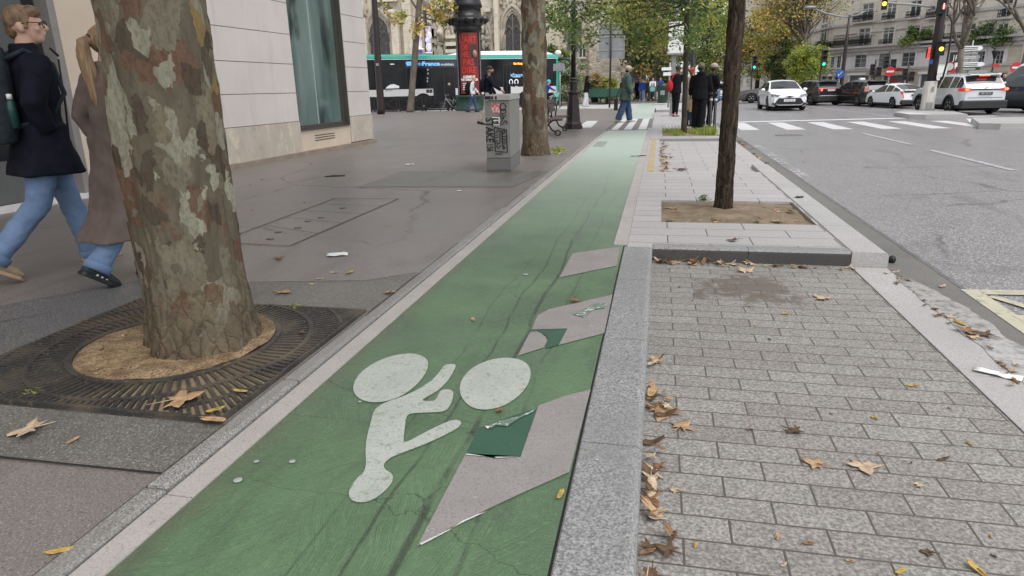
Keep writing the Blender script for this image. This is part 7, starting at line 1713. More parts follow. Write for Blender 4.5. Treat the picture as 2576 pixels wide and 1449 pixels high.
    if hem < .78:                                # the skirt of the coat hangs round both legs
        def leg_at(sx, z):
            hpn, kn, an = legs[sx]; p, q_ = (hpn, kn) if z > kn.z else (kn, an); return p.lerp(q_, min(1, max(0, (p.z - z) / max(.001, p.z - q_.z))))
        zh = hz - (.92 - hem); rings = []
        for i in range(8):
            z = hz + .10 + (zh - hz - .10) * i / 7; pl, pr = leg_at(-1, z), leg_at(1, z); yc = (pl.y + pr.y) / 2; wy = abs(pl.y - pr.y) / 2 + (.108 if hem < .6 else .100) * (.5 + .5 * bulk) + .008 * i / 7; wx = (.20 if hem < .6 else .19) * bulk * (1 + .07 * i / 7)
            rings.append([(wx * math.copysign(abs(math.cos(a)) ** .55, math.cos(a)) * (1.04 + .03 * math.sin(5 * a) * i / 7), yc + (wy + .02) * math.copysign(abs(math.sin(a)) ** .6, math.sin(a)) * (1 + .04 * math.cos(7 * a) * i / 7), z) for a in [2 * PI * k_ / 40 for k_ in range(40)]])
        b.loft(rings, 0, True)
    for sx in (-1, 1):
        s, e, w_, hd, M2 = arms[sx]; b.tube([s + Vector((-sx * .03, 0, .0)), s.lerp(e, .4), e, e.lerp(w_, .5), w_ + (w_ - e).normalized() * .01], [.078 * bulk, .07 * bulk, .062 * bulk, .056 * bulk, .048 * bulk], 12)
    if hood: b.ell(up(0, -.085, 1.47), (.11, .07, .075), 12, 8)
    if collar: b.lathe([(.085, -.03), (.082, .03), (.07, .055), (.06, .05)], up(0, -.012, 1.475), 16)
    o = b.build("coat" if hem < .78 else "jacket", top, t, local=True); remesh(o, vox, 3); wrinkle(o, .009, 9, (1, 1, .8))
    # --- hair, hats
    def cap_shell(zcut, r, mt, nm, dy=-.012, dz=.008, sag=0, vx=.8):
        b = MB(); n1, n2 = 22, 14; vs = []; c = Vector((0, dy, 1.655 + dz)); rg = []
        for j in range(n2):
            th = PI * .98 * j / (n2 - 1) * .62
            rg.append([tuple(hp(c.x + r[0] * math.sin(th) * math.cos(a), c.y + r[1] * math.sin(th) * math.sin(a), max(c.z + r[2] * math.cos(th), c.z + zcut(math.sin(a)) if th > .9 else -9))) for a in [2 * PI * k_ / n1 for k_ in range(n1)]])
        b.loft(rg, 0, True); return b.build(nm, mt, t, local=True)
    if hair == 'short': 
        b = MB(); b.ell(hp(0, -.014, 1.672), (.084, .100, .090), 18, 12); b.ell(hp(0, .045, 1.715), (.066, .060, .042), 12, 8); b.ell(hp(0, -.06, 1.62), (.066, .050, .07), 12, 8); b.tube([hp(-.072, .03, 1.655), hp(-.074, .02, 1.61)], .012, 6); b.tube([hp(.072, .03, 1.655), hp(.074, .02, 1.61)], .012, 6); o = b.build("hair", hair_m, t, local=True); remesh(o, vox * .6, 2); wrinkle(o, .003, 42, (1, .6, 1))
    elif hair == 'ponytail':
        b = MB(); b.ell(hp(0, -.008, 1.664), (.086, .105, .098), 18, 12); b.ell(hp(0, -.105, 1.665), (.03, .03, .03), 10, 8); b.tube([hp(0, -.10, 1.668), hp(0, -.15, 1.645), hp(.0, -.16, 1.55), hp(.015, -.15, 1.42), hp(.03, -.145, 1.28), hp(.035, -.15, 1.20)], [.026, .036, .046, .046, .034, .008], 14); o = b.build("hair", hair_m, t, local=True); remesh(o, vox * .6, 2); wrinkle(o, .005, 60, (1, 1, .12))
        b = MB(); b.lathe([(.024, -.012), (.030, 0), (.024, .012)], (0, 0, 0), 12, T=Matrix.Translation(hp(0, -.112, 1.668)) @ Matrix.Rotation(R_(75), 4, 'X')); b.build("hair_tie", S_black, t, local=True)
    elif hair == 'long':
        b = MB(); b.ell(hp(0, -.012, 1.665), (.09, .108, .10), 16, 12); b.ell(hp(0, -.075, 1.55), (.09, .055, .13), 14, 10); o = b.build("hair", hair_m, t, local=True); remesh(o, vox * .8, 3)
    elif hair == 'bun':
        b = MB(); b.ell(hp(0, -.012, 1.668), (.088, .106, .098), 16, 12); b.ell(hp(-.05, -.10, 1.66), (.055, .055, .06), 12, 8); b.ell(hp(.0, -.07, 1.59), (.07, .05, .07), 12, 8); o = b.build("hair", hair_m, t, local=True); remesh(o, vox * .8, 3)
    elif hair in ('cap', 'beanie', 'helmet', 'hood'):
        hx = 1.0 if hair != 'helmet' else 1.18
        b = MB(); b.ell(hp(0, -.006, 1.685), (.088 * hx, .108 * hx, .082 * hx), 18, 12)
        if hair == 'hood': b.ell(hp(0, -.03, 1.64), (.098, .11, .125), 16, 12); b.tube([hp(0, -.05, 1.58), up(0, -.07, 1.46)], [.085, .11], 12)
        if hair == 'cap': b.loft([[tuple(hp(.078 * math.cos(a), .06 + d * math.sin(a) * 1.0, 1.672 + zz)) for a in [PI * k_ / 8 for k_ in range(9)]] for d, zz in ((.03, 0), (.105, -.012), (.105, -.024), (.03, -.014))], 0, True, False, False)
        o = b.build({'cap': "cap", 'beanie': "beanie", 'helmet': "helmet", 'hood': "hood"}[hair], hair_m, t, local=True)
        if hair in ('beanie', 'hood'): remesh(o, vox * .8, 2)
        if hair == 'cap': b = MB(); b.ell(hp(0, -.035, 1.60), (.07, .065, .06), 12, 8); b.build("hair", H_dark, t, local=True)
    for sx in (-1, 1): b = MB(); b.ell(hp(sx * .032, .092, 1.642), (.012, .008, .007), 8, 6); b.build("eye", S_black, t, local=True)
    t['_m'] = 0
    del t['_m']
    P_ = dict(t=t, up=up, hp=hp, arms=arms, hip=hip0, legs=legs, M=base_mat(t))
    return P_
def beard(P, mt):
    b = MB(); b.ell(P['hp'](0, .062, 1.560), (.052, .05, .046), 12, 8); b.build("beard", mt, P['t'], local=True)
def backpack(label, P, mt, mt2=None, size=(.16, .09, .24), z=1.18, y=-.20, bottle=None, vox=.014, group="backpacks"):
    M_ = P['M']; t = thing("backpack", label, "backpack", tuple(M_ @ P['up'](0, y, z - size[2])), P['t'].rotation_euler.z, group, P['t'].scale[0]); I = base_inv(t) @ M_
    b = MB(); b.tube([I @ P['up'](0, y, z - size[2]), I @ P['up'](0, y - .01, z - size[2] * .5), I @ P['up'](0, y, z + size[2] * .5), I @ P['up'](0, y + .03, z + size[2])], [size[0] * .8, size[0], size[0] * .95, size[0] * .55], 16, flat=size[1] / size[0] * 1.1); o = b.build("bag", mt, t, local=True); remesh(o, vox, 4); wrinkle(o, .006, 14)
    if mt2: b = MB(); b.tube([I @ P['up'](-.02, y - .035, z - size[2] * .95), I @ P['up'](-.02, y - .055, z - size[2] * .4), I @ P['up'](-.02, y - .05, z + size[2] * .18)], [size[0] * .85, size[0] * 1.03, size[0] * .7], 14, flat=.62); o = b.build("front_pocket", mt2, t, local=True); remesh(o, vox, 3); wrinkle(o, .006, 20)
    for sx in (-1, 1): b = MB(); b.tube([I @ P['up'](sx * .10, y + .06, z + size[2] * .7), I @ P['up'](sx * .115, -.05, 1.475), I @ P['up'](sx * .12, .10, 1.40), I @ P['up'](sx * .14, .135, 1.22), I @ P['up'](sx * .165, .02, 1.05), I @ P['up'](sx * .12, y + .03, 1.0)], .016, 7); b.build("strap", mt, t, local=True)
    if bottle: 
        p = I @ P['up'](size[0] * .90, y + .045, z - .10)
        b = MB(); b.lathe([(.001, -.1), (.028, -.1), (.029, .05), (.016, .075)], p, 12); bo = b.build("bottle", bottle, t, local=True); b = MB(); b.lathe([(.018, .075), (.018, .105), (.001, .107)], p, 12); b.build("bottle_cap", M_wsign, bo, local=True)
    return t
# the couple at the left
YW = R_(-25)
man = person("man in a navy coat and rolled jeans wearing glasses at the left edge", (-4.30, 4.02), YW, 1.875, SK1, C_navy, .70, C_jean, S_tan, 'short', H_sandy, L=(17, 6, 0), Rr=(-17, 28, 34), armL=(20, 10, 30), armR=(-8, 9, 26), pocket=(-1, 1), head=-30, lean=3, vox=.011, bulk=1.14, cuff=C_jean, collar=True, baggy=1.02)
hp = man['hp']; b = MB()
for sx in (-1, 1): b.tube([hp(sx * .033 + .026 * math.cos(a), .112, 1.642 + .022 * math.sin(a)) for a in [2 * PI * i / 14 for i in range(15)]], .0028, 6); b.tube([hp(sx * .060, .110, 1.648), hp(sx * .080, .04, 1.648), hp(sx * .080, -.01, 1.635)], .003, 6)
b.tube([hp(-.008, .114, 1.648), hp(.008, .114, 1.648)], .0028, 6); b.build("glasses", S_black, man['t'], local=True)
b = MB(); up = man['up']; b.tube([up(.03, .17, 1.44), up(.02, .175, 1.2), up(.02, .165, .9)], .006, 6); b.tube([up(.05, .165, 1.46), up(.09, .11, 1.50)], .008, 6); b.build("coat_zip", S_black, man['t'], local=True)
C_pack = cloth("slate_backpack", (.030, .038, .046), (.018, .024, .03)); C_mus = cloth("mustard_pocket", (.23, .135, .045), (.12, .07, .025), 12)
backpack("slate backpack with mustard pocket and bottle on the back of the man in navy", man, C_pack, C_mus, (.185, .115, .30), 1.20, -.225, plain("teal_bottle", (.015, .06, .055), .2))
wom = person("woman with a blonde ponytail and long taupe coat half hidden by the thick trunk", (-3.57, 3.93), R_(-20), 1.69, SK1, C_taupe, .33, C_jean, S_dk, 'ponytail', H_blond, L=(8, 3, 0), Rr=(-12, 26, 36), pocket=(-1, 1), lean=2, vox=.011, cuff=C_jean, bulk=1.12, baggy=1.08, collar=True)
# people about the crossing
gm = person("man in a loose grey green coat, beige cap and wide jeans crossing the green lane", (-1.18, 24.4), R_(-80), 1.89, SK2, C_greenj, .68, C_jeand, S_white, 'cap', C_cap, L=(13, 4, -4), Rr=(-12, 8, 10), armL=(2, 10, 12), armR=(4, 12, 20), lean=5, bulk=1.3, baggy=1.5, vox=.02, collar=True); beard(gm, H_dark)
t = thing("shoulder_bag", "flat black bag hanging behind the man in the grey green coat", "bag", (-1.5, 24.35, .5)); b = MB(); b.bevbox(-1.56, -1.44, 24.15, 24.5, .42, .84, .03); b.tube([(-1.5, 24.2, .82), (-1.36, 24.3, 1.2), (-1.25, 24.35, 1.5)], .015, 6); b.build("bag", S_black, t)
bm_ = person("bearded man in a navy hooded jacket and sand trousers walking behind the graffiti cabinet", (-5.93, 23.7), R_(-80), 2.0, SK2, C_navy, .80, C_sand, S_black, 'beanie', H_dark, L=(14, 4, -4), Rr=(-13, 12, 14), armL=(10, 8, 20), armR=(34, 10, 22), lean=4, vox=.02, hood=True); beard(bm_, H_dark)
backpack("dark blue backpack worn by the bearded man behind the cabinet", bm_, C_navy, None, (.14, .09, .20), 1.18, -.19)
bd_ = person("bald man in a white shirt and dark trousers walking in front of the advertising column", (-10.05, 36.6), R_(-80), 1.95, SK1, C_white, .86, C_jeand, S_black, 'bald', None, L=(13, 4, 0), Rr=(-13, 14, 14), armL=(16, 8, 20), armR=(-14, 8, 20), lean=4, vox=.024)
backpack("bulky black backpack worn by the bald man in white", bd_, C_black, None, (.19, .14, .27), 1.16, -.22)
bk = person("man in black with pink shoes standing left of the slim tree trunk", (.62, 28.6), R_(-35), 1.95, SK3, C_black, .78, C_black, S_pink, 'beanie', S_black, L=(4, 2, 0), Rr=(-4, 4, 0), armL=(0, 8, 8), armR=(38, 8, 70), vox=.022, bulk=1.1)
t = thing("red_bag", "bright red bag on the back of the man in black by the slim tree", "bag", (.36, 28.4, 1.0)); b = MB(); b.ell((.36, 28.42, 1.18), (.13, .14, .24), 12, 8); b.tube([(.36, 28.4, 1.3), (.5, 28.45, 1.62), (.58, 28.5, 1.66)], .03, 6); b.build("bag", C_red, t)
gw = person("woman with ginger hair in a beige trench coat behind the slim tree", (.90, 21.7), R_(-20), 1.72, SK1, C_beige, .48, C_jeand, S_black, 'bun', H_ginger, L=(3, 2, 0), Rr=(-3, 3, 0), armL=(10, 6, 20), armR=(6, 8, 20), vox=.02, bulk=1.05)
t = thing("hand_bag", "tan handbag carried in front of the beige trench coat", "bag", (.99, 21.2, .5)); b = MB(); b.loft([[(.86, 21.2, .45), (1.18, 21.2, .45), (1.18, 21.32, .45), (.86, 21.32, .45)], [(.90, 21.22, .80), (1.12, 21.22, .80), (1.12, 21.3, .80), (.90, 21.3, .80)]], 0, False); b.tube([(.92, 21.26, .8), (.96, 21.26, .98), (1.06, 21.26, .98), (1.1, 21.26, .8)], .012, 6); b.build("bag", cloth("tan_leather", (.42, .25, .13)), t)
cm = person("person in black with a camouflage cap and wide trousers seen from behind", (1.08, 19.95), R_(-10), 1.79, SK3, C_black, .80, C_black, S_black, 'cap', C_camo, L=(3, 2, 0), Rr=(-5, 4, 0), armL=(6, 9, 30), armR=(12, 9, 50), head=-40, vox=.018, bulk=1.15, baggy=1.45, hood=True)
c2 = person("person in a dark quilted coat and tan cap facing the road next to the bollards", (1.46, 21.15), R_(-70), 1.80, SK3, C_black, .66, C_navy, S_white, 'cap', C_cap, L=(4, 2, 0), Rr=(-4, 4, 0), armL=(14, 6, 60), armR=(18, 8, 60), vox=.02, bulk=1.15)
v = at(1407, 268, RZ); bike = bicycle("rental bicycle with mint guards and basket ridden by the helmeted cyclist", (v.x, 44.2, RZ), R_(-78), M_bikew, M_teal_b, 1.05)
cy = person("cyclist with a cyan helmet and blue jacket riding a rental bicycle past the bus front", (v.x - .1, 44.17), R_(-78), 1.82, SK1, C_blue, .86, C_black, S_black, 'helmet', C_cyan, L=(58, 62, 0), Rr=(24, 40, 10), armL=(46, 4, 16), armR=(46, 4, 16), lean=16, sit=.93, zlift=RZ, vox=.024)
hm = person("man in black hoodie and pale baggy trousers just right of the lamp post", (-4.55, 43.5), R_(-70), 1.86, SK3, C_black, .80, C_white, S_white, 'hood', C_black, L=(6, 3, 0), Rr=(-8, 6, 6), armL=(26, 6, 70), armR=(26, 6, 70), lean=5, vox=.024, bulk=1.15, baggy=1.5)
# groups on the far plaza
GP = "people on the far plaza"
def far(label, px, Y, yaw, h, skin, top, hem, tr, hair='short', hm_=H_dark, st=14, z=0.0, **kw):
    v = aty(px, 240, Y); return person(label, (v.x, Y), R_(yaw), h, skin, top, hem, tr, S_white, hair, hm_, L=(st, 4, 0), Rr=(-st, 10, 8), armL=(10, 6, 20), armR=(-8, 6, 20), vox=.034, group=GP, zlift=z, **kw)
far("man in a blue jacket and jeans walking left of the pushchair", 1481, 56, 100, 1.8, SK1, C_blue, .8, C_jean)
far("person in a dark jacket standing behind the pushchair", 1491, 58, 170, 1.75, SK2, C_grey, .8, C_jeand, st=3)
far("blonde woman in a white top pushing the pushchair", 1503, 55.5, 60, 1.7, SK1, C_white, .86, C_jean, 'long', H_blond)
far("person in a dark coat behind the man in the grey green coat", 1566, 55, 150, 1.8, SK3, C_black, .6, C_jeand)
far("tall person in black beside the blue stand", 1604, 58, 180, 1.8, SK2, C_black, .7, C_black, st=4)
far("person in royal blue with pale jeans left of the white-sweatered cyclist", 1614, 56, 190, 1.75, SK1, C_blue, .8, C_jean)
far("person in grey walking between the two cyclists", 1628, 58, 180, 1.7, SK1, C_grey, .8, C_jeand)
far("person in a dark jacket far behind the cyclists", 1668, 66, 180, 1.75, SK2, C_navy, .8, C_black)
far("person in black walking far down the plaza left of the pale plane trunk", 1590, 64, 160, 1.75, SK2, C_black, .8, C_jeand)
far("person in a pale jacket far behind the green benches", 1525, 62, 180, 1.7, SK1, C_beige, .8, C_jean)
for px, top, lab, bl, mtb in ((1641, C_white, "cyclist in a white sweater riding towards the camera on the far plaza", "mint rental bicycle under the white-sweatered cyclist", M_teal_b), (1660, C_blue, "cyclist in a blue jacket on the far plaza right of the white sweater", "dark bicycle under the cyclist in the blue jacket", M_black)):
    v = aty(px, 240, 55.5); bicycle(bl, (v.x, 55.5, 0), PI, mtb, mtb, 1.05); person(lab, (v.x, 55.55), PI, 1.8, SK1, top, .86, C_jeand, S_white, 'short', H_dark, L=(58, 62, 0), Rr=(26, 40, 10), armL=(44, 4, 16), armR=(44, 4, 16), lean=12, sit=.95, vox=.034, group=GP)
v = aty(1497, 250, 55); t = thing("pushchair", "pushchair with a pale blue hood in front of the blonde woman", "pushchair", (v.x, 55, 0)); b = MB(); b.loft([[(v.x - .2, 54.7, .35), (v.x + .2, 54.7, .35), (v.x + .2, 55.3, .45), (v.x - .2, 55.3, .45)], [(v.x - .22, 54.75, .6), (v.x + .22, 54.75, .6), (v.x + .24, 55.35, .8), (v.x - .24, 55.35, .8)]], 0, False); b.build("seat", C_black, t)
b = MB(); b.ell((v.x, 55.1, .82), (.26, .26, .22), 12, 8); b.build("hood", C_lblue, t)
for dx, dy in ((-.22, -.3), (.22, -.3), (-.22, .3), (.22, .3)): b = MB(); b.lathe([(.11, -.02), (.11, .02)], (0, 0, 0), 12, T=Matrix.Translation((v.x + dx, 55 + dy, .11)) @ Matrix.Rotation(PI / 2, 4, 'Y')); b.build("wheel", M_tyre, t)
b = MB(); b.tube([(v.x - .2, 55.3, .6), (v.x - .2, 55.6, 1.0), (v.x + .2, 55.6, 1.0), (v.x + .2, 55.3, .6)], .015, 6); b.build("handle", M_spoke, t)
v = aty(1606, 200, 60); t = thing("kiosk_stand", "bright blue awning stand on the far plaza left of the pale plane trunk", "stand", (v.x, 60, 0)); A = aty(1606, 178, 60).z; b = MB(); b.loft([[(v.x - .7, 59.6, A - .8), (v.x + .7, 59.6, A - .8), (v.x + .7, 60.4, A - .8), (v.x - .7, 60.4, A - .8)], [(v.x - .4, 59.8, A), (v.x + .4, 59.8, A), (v.x + .4, 60.2, A), (v.x - .4, 60.2, A)]], 0, False); b.build("awning", plain("bright_blue_canvas", (.03, .16, .50), .7), t); b = MB(); b.b2(v.x - .05, v.x + .05, 59.9, 60.1, 0, A - .8); b.b2(v.x - .4, v.x + .4, 59.7, 60.3, 0, 1.0); b.build("stand", C_grey, t)
# right edge
for px, Y, top, lab, hr in ((2505, 38.5, C_dkred, "person in a dark red jacket behind the silver car at the right", 'short'), (2518, 39.5, C_black, "person in black just right of the dark red jacket", 'short'), (2545, 40, cloth("petrol_blue_cloth", (.03, .05, .10)), "grey haired person in a petrol blue coat above the slate grey car", 'short')):
    v = aty(px, 240, Y); person(lab, (v.x, Y), R_(160), 1.55, SK1, top, .8, C_jeand, S_black, hr, H_grey if top is not C_black else H_dark, armL=(10, 6, 20), vox=.03, group="people beyond the cars", zlift=RZ)
far("person in light jeans crossing the road by the pale car", 1808, 52, 120, 1.75, SK1, C_white, .8, C_jean, z=RZ)
# ============================================================ FALLEN LEAVES AND LITTER
def leafm(name, c, c2, c3):
    k = NB(name); n_ = k.noise(24, 5, .7); col = k.ramp(n_, [(.3, c), (.5, c2), (.72, c3)])
    vein = k.ramp(k.noise(120, 2, .5, vec=k.map((.35, 2.2, 1))), [(.52, 0.0), (.64, .4)]); col = k.mix(col, tuple(x * .55 for x in c3), vein)
    k.done(col, .7, 0, .3); return k.mt
LM = [leafm("tan_leaf", (.50, .345, .205), (.40, .26, .145), (.24, .145, .08)), leafm("pale_leaf", (.56, .45, .33), (.47, .36, .25), (.30, .21, .135)), leafm("rust_leaf", (.29, .165, .09), (.21, .115, .06), (.12, .062, .034)), leafm("yellow_leaf", (.50, .37, .09), (.42, .29, .08), (.26, .17, .06)), leafm("brown_leaf", (.15, .09, .05), (.105, .062, .036), (.06, .036, .022))]
def lobed(q, kind=0):
    if kind == 0:      # plane leaf: five pointed lobes
        pts = []
        for a, r in ((-90, .18), (-62, .42), (-48, .78), (-30, .50), (-8, .62), (2, .98), (20, .62), (40, .44), (58, .60), (74, .78), (90, 1.08), (106, .80), (122, .60), (140, .44), (160, .62), (178, .98), (188, .62), (210, .50), (228, .78), (242, .42)): pts.append((a + q.uniform(-5, 5), r * q.uniform(.9, 1.1)))
    else:              # simple oval leaf
        pts = [(a, .48 + .52 * abs(math.sin(R_(a))) ** 1.6) for a in range(0, 360, 24)]; pts = [(a, r * q.uniform(.93, 1.07)) for a, r in pts]
    return [(r * math.cos(R_(a)) * (.62 if kind else 1), r * math.sin(R_(a))) for a, r in pts]
def leaf(label, x, y, z, size, rot, mi, seed, curl=.3, kind=0, tilt=0.0, group="fallen leaves"):
    q = random.Random(seed); L = lobed(q, kind); f = MB(); c1, c2, c3 = q.uniform(-1, 1), q.uniform(-1, 1), q.uniform(-.5, 1)
    def H_(u, v): return curl * (.42 * c1 * u * u + .36 * c2 * v * v + .3 * c3 * u * v + .22 * (u * u + v * v) + .10 * noise.noise((u * 3 + seed, v * 3, 0)))
    rings = [[(p[0] * s, p[1] * s) for p in L] for s in (.02, .35, .68, 1.0)]; vs = []; n = len(L)
    for rg in rings:
        for u, v in rg: vs.append((u, v, H_(u, v)))
    fs = [tuple(range(n))]
    for i in range(3):
        for j in range(n): k_ = (j + 1) % n; fs.append((i * n + j, i * n + k_, (i + 1) * n + k_, (i + 1) * n + j))
    M_ = Matrix.Rotation(rot, 3, 'Z') @ Matrix.Rotation(tilt, 3, 'X'); pts = [M_ @ Vector(p) * size / 2 for p in vs]; zm = min(p.z for p in pts)
    f.add([(p.x, p.y, p.z - zm + .001) for p in pts], fs, 0, True)
    st = [M_ @ Vector((0, -y_, H_(0, -.2) + .05 * y_)) * size / 2 for y_ in (.1, .6, 1.15)]; f.tube([(p.x, p.y, p.z - zm + .004) for p in st], [.0022, .002, .0016], 5)
    o = f.build("fallen_leaf", LM[mi], local=True); o.location = (x, y, z)
    sl = o.modifiers.new("t", 'SOLIDIFY'); sl.thickness = .0012
    return tag(o, label, "leaf", group)
BZ = RZ + .008
# big leaves that stand out, at their places in the photograph: (px, py, ground z, size, colour, kind, label)
BIG = [(1672, 1035, BZ, .19, 0, 0, "large tan leaf with a long stem on the paving against the right kerb"), (1715, 1075, BZ, .12, 0, 0, "curled tan leaf just in front of the large stemmed leaf by the kerb"),
       (2172, 1172, BZ, .145, 1, 0, "broad pale leaf with upturned points on the middle of the paved bay"), (2052, 1168, BZ, .10, 0, 0, "tan leaf touching the stem of the broad pale leaf"), (1995, 1085, BZ, .095, 4, 0, "crumpled brown leaf on the paving above the pair of leaves"),
       (2072, 752, BZ, .16, 1, 0, "pale five-pointed leaf on the upper right of the paved bay"), (1875, 683, BZ, .17, 1, 0, "big pale leaf lying before the island kerb"), (1880, 662, BZ, .14, 0, 0, "tan leaf against the island kerb behind the big pale leaf"),
       (1692, 647, BZ, .18, 1, 0, "upright pale leaf in the corner where the two kerbs meet"), (1715, 655, BZ, .16, 0, 0, "curled tan leaf right of the upright one in the kerb corner"), (1668, 662, BZ, .14, 4, 0, "brown leaf lowest in the kerb corner"), (1660, 652, BZ, .13, 2, 0, "rust leaf at the left end of the island kerb"),
       (1846, 606, .004, .13, 4, 0, "crumpled brown leaf on the island slabs in front of the soil pit"), (1840, 530, -.01, .12, 2, 0, "red brown leaf at the foot of the dark tree"), (1990, 533, -.01, .16, 1, 0, "pale leaf at the right of the soil pit"), (1955, 556, -.01, .15, 1, 0, "pale curled leaf near the front edge of the soil pit"), (1690, 524, -.01, .15, 0, 0, "tan leaf in the left corner of the soil pit"), (2000, 512, -.01, .12, 1, 0, "small pale leaf behind the pale one in the soil pit"), (1700, 535, -.01, .11, 2, 0, "rust leaf near the left edge of the soil pit"),
       (450, 1008, .045, .21, 0, 0, "very large tan leaf on the front of the tree grate"), (75, 1088, .022, .17, 1, 0, "pale leaf with a stem on the grey asphalt left of the tree grate"), (543, 1034, .045, .08, 3, 1, "yellow oval leaf right of the very large leaf on the grate"), (537, 1056, .045, .10, 0, 1, "thin tan leaf at the front corner of the grate"), (150, 1386, .018, .07, 3, 1, "yellow leaf on the asphalt at the lower left"), (186, 1109, .022, .05, 0, 1, "little tan leaf right of the pale stemmed leaf"),
       (712, 737, .02, .15, 0, 0, "tan leaf on the pavement behind the tree grate"), (700, 650, .02, .11, 2, 0, "rust leaf on the open pavement right of the trunk"), (880, 685, .02, .09, 3, 1, "small yellow leaf on the open pavement left of the lane"), (1190, 804, .004, .06, 0, 1, "curled tan leaf in the middle of the green lane"), (1445, 758, .006, .10, 2, 0, "rust leaf on the far grey marking"), (1257, 1034, .006, .05, 2, 0, "small rust leaf right of the painted wheel"), (1410, 1244, .006, .05, 3, 1, "yellow leaf on the lane beside the kerb"), (980, 738, .02, .10, 0, 0, "tan leaf beside the left kerb behind the grate"), (760, 838, .045, .07, 2, 1, "brown leaf on the right part of the grate"), (605, 985, .045, .06, 3, 1, "small yellow leaf on the front slots of the grate"),
       (2415, 812, RZ + .016, .09, 3, 1, "olive yellow leaf in the gutter water"), (2440, 835, RZ + .016, .15, 2, 0, "wet rust leaf in the gutter water"), (2480, 842, RZ + .016, .12, 4, 0, "dark brown leaf at the right end of the gutter pile"), (2452, 850, RZ + .014, .09, 1, 0, "pale leaf below the wet rust leaf in the gutter"),
       (2296, 972, BZ, .05, 3, 1, "yellow leaf near the right joint of the paved bay"), (1955, 1350, BZ, .035, 0, 1, "small tan leaf at the lower middle of the paving"), (2032, 1368, BZ, .045, 2, 1, "small rust leaf right of the tiny tan leaf at the bottom of the paving"), (2335, 1392, BZ, .05, 4, 0, "dark crumpled leaf at the lower right of the paving"), (2265, 1437, BZ, .042, 3, 1, "golden leaf at the bottom edge of the photo"), (2455, 1435, BZ, .06, 3, 1, "pale yellow leaf in the lower right corner"), (1700, 1235, BZ, .05, 1, 0, "pale torn leaf right of the kerb pile"), (2310, 1222, BZ, .045, 1, 0, "thin beige scrap of leaf at the right of the paving"), (2372, 1157, BZ, .045, 4, 1, "brown oval leaf at the right of the paving"), (2198, 1052, BZ, .035, 3, 1, "tiny yellow leaf on the paving"), (1975, 790, BZ, .05, 3, 1, "yellow scrap in the dark stain"), (2370, 720, RZ + .01, .07, 1, 1, "pale pod shaped leaf in the road channel"), (1750, 1372, BZ, .03, 3, 1, "tiny yellow flake near the lower kerb pile"), (2440, 1118, BZ, .035, 3, 1, "tiny pale flake near the gutter joint")]
for i, (px, py, z, s, mi, kd, lab) in enumerate(BIG):
    v = at(px, py, z); leaf(lab, v.x, v.y, z, s, rnd.uniform(0, 6.28), mi, 100 + i, .45 if kd == 0 else .3, kd, rnd.uniform(-.25, .25))
q = random.Random(55)
# leaves drifted against the kerbs
for i in range(64):
    y = 1.25 + 2.0 * (q.random() ** 1.25) ; x = -.004 + abs(q.gauss(0, .030)) + .012
    if 2.42 < y < 2.62 or 2.85 < y < 3.0: continue
    leaf("dry tan leaf drifted against the granite kerb of the paved bay", x, y, BZ + q.uniform(0, .025), q.uniform(.045, .105), q.uniform(0, 6.28), q.choices((0, 1, 2, 3, 4), (6, 4, 2, 1, 2))[0], 300 + i, .7, 0 if q.random() < .6 else 1, q.uniform(-.7, .7), "leaves drifted along the right kerb")
for i in range(40):
    x = q.uniform(.0, 1.45) ** 1.0; x = x * (.4 if q.random() < .5 else 1); leaf("small dry leaf lying under the front kerb of the island", x + .03, 5.30 - abs(q.gauss(0, .05)), BZ, q.uniform(.04, .10), q.uniform(0, 6.28), q.choices((0, 1, 2, 3, 4), (4, 3, 3, 1, 3))[0], 400 + i, .7, q.randrange(2), q.uniform(-.6, .6), "leaves under the island kerb")
for i in range(55):
    y = q.uniform(10.4, 16.4); leaf("leaf in the drift along the left edge of the far bay", .05 + abs(q.gauss(0, .09)), y, -.046, q.uniform(.08, .15), q.uniform(0, 6.28), q.choices((0, 1, 2, 4), (4, 3, 3, 2))[0], 500 + i, .7, 0, q.uniform(-.5, .5), "leaves along the far bay edge")
for i in range(45):
    y = q.uniform(10.5, 17.5); leaf("leaf in the roadside gutter beyond the dark tree", 1.74 + abs(q.gauss(0, .09)) + (.1 if y > 15 else 0), y, RZ + .006, q.uniform(.06, .13), q.uniform(0, 6.28), q.choices((0, 1, 2, 4), (2, 1, 3, 4))[0], 600 + i, .6, 0, q.uniform(-.5, .5), "leaves in the far gutter")
for i in range(34):
    y = q.uniform(2.9, 5.2); leaf("bit of leaf in the roadside gutter beside the paved bay", 1.70 + q.gauss(0, .035), y, RZ + .014, q.uniform(.025, .06), q.uniform(0, 6.28), q.choices((0, 1, 2, 4), (1, 2, 2, 4))[0], 700 + i, .5, q.randrange(2), q.uniform(-.3, .3), "bits in the near gutter")
for i in range(26):
    a = q.uniform(0, 6.28); r = q.uniform(.1, .5); x, y = -2.3 + r * math.cos(a), 2.75 + r * .9 * math.sin(a)
    if (x + 2.22) ** 2 + (y - 2.78) ** 2 < .32 ** 2: continue
    leaf("crumb of leaf on the soil inside the tree grate", x, y, .045, q.uniform(.02, .045), q.uniform(0, 6.28), q.choices((0, 1, 2, 4), (3, 2, 2, 3))[0], 800 + i, .5, 1, q.uniform(-.3, .3), "crumbs round the plane trunk")
for i in range(22):
    leaf("scattered leaf in the soil pit of the dark tree", q.uniform(.1, 1.38), q.uniform(6.45, 7.6), -.018, q.uniform(.04, .10), q.uniform(0, 6.28), q.choices((0, 1, 2, 4), (3, 2, 2, 3))[0], 900 + i, .5, q.randrange(2), q.uniform(-.3, .3), "leaves in the soil pit")
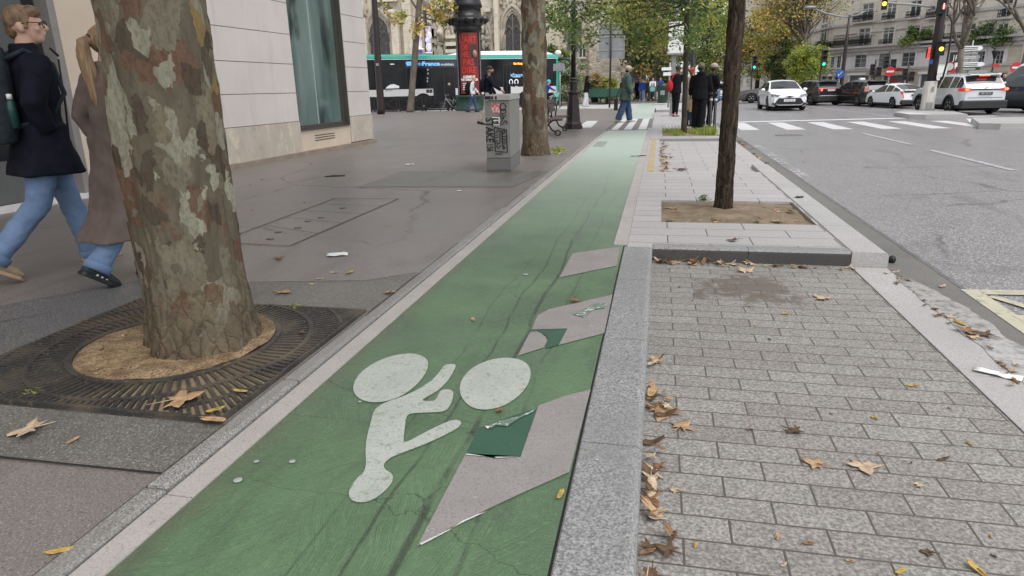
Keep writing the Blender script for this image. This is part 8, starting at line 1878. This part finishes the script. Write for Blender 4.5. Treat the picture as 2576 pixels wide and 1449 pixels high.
for i in range(26):
    px, py = q.uniform(620, 1350), q.uniform(400, 720); v = at(px, py, .02)
    if v.x > -1.7: continue
    leaf("tiny leaf scattered on the open left pavement", v.x, v.y, .018, q.uniform(.03, .07), q.uniform(0, 6.28), q.choices((0, 1, 2, 3), (3, 3, 1, 2))[0], 950 + i, .4, 1, 0, "leaves on the left pavement")
for i in range(30):
    leaf("tiny scrap of leaf on the pavers of the bay", q.uniform(.08, 1.42), q.uniform(1.3, 5.1), BZ, q.uniform(.012, .03), q.uniform(0, 6.28), q.choices((0, 1, 3, 4), (3, 3, 1, 4))[0], 990 + i, .4, 1, 0, "scraps on the paved bay")
# litter
def scrap(label, px, py, z, w_, h_, mt, nm="paper_scrap", rot=.4, cat="litter"):
    v = at(px, py, z); b = MB(); n = 6
    vs = [((i / n - .5) * w_, (j / n - .5) * h_, .004 + .012 * noise.noise((i * .6, j * .6, px))) for j in range(n + 1) for i in range(n + 1)]
    b.add(vs, [(j * 7 + i, j * 7 + i + 1, j * 7 + i + 8, j * 7 + i + 7) for j in range(n) for i in range(n)], 0, True); o = b.build(nm, mt, local=True); o.location = (v.x, v.y, z + .004); o.rotation_euler = (0, 0, rot); o.modifiers.new("t", 'SOLIDIFY').thickness = .001; tag(o, label, cat)
M_paper = plain("white_paper", (.72, .72, .72), .7)
scrap("white slip of paper on the open left pavement", 849, 641, .02, .16, .10, M_paper); scrap("small white scrap far out on the left pavement", 1030, 414, .02, .16, .08, M_paper); scrap("flat dark scrap on the left pavement before the limestone building", 843, 443, .02, .3, .10, S_black, "dark_scrap")
scrap("white torn packet lying on the gutter stone at the right edge", 2510, 942, RZ + .012, .19, .07, M_paper, "torn_packet", -.55); scrap("dark crumpled scrap on the side kerb of the island", 2010, 497, .004, .10, .07, S_black, "dark_scrap", .8); scrap("dark scrap on the far bay paving", 1715, 426, -.04, .16, .12, S_black, "dark_scrap"); scrap("black twig like scrap on the white strip beside the lane", 1605, 393, .008, .3, .05, S_black, "dark_scrap"); scrap("white scrap of tissue on the left pavement near the lane", 1155, 481, .02, .05, .05, M_paper, "tissue")
v = at(2243, 662, RZ); b = MB(); b.ell((v.x, v.y, RZ + .03), (.03, .025, .032), 8, 6); o = b.build("drain_plug", S_black); tag(o, "small black lump at the outer corner of the island kerb", "drain plug")
b = MB()
for px, py, r in ((598, 1207, .016), (735, 1160, .012), (1322, 690, .02), (645, 1160, .01), (905, 1010, .008), (1500, 1155, .008)):
    v = at(px, py, .005); b.lathe([(r, 0), (r * .9, .0015)], (v.x, v.y, .0045), 10)
struct(b.build("lane_gum_spots", plain("old_gum", (.34, .35, .34), .7)))
bpy.data.scenes.remove(BENCH)
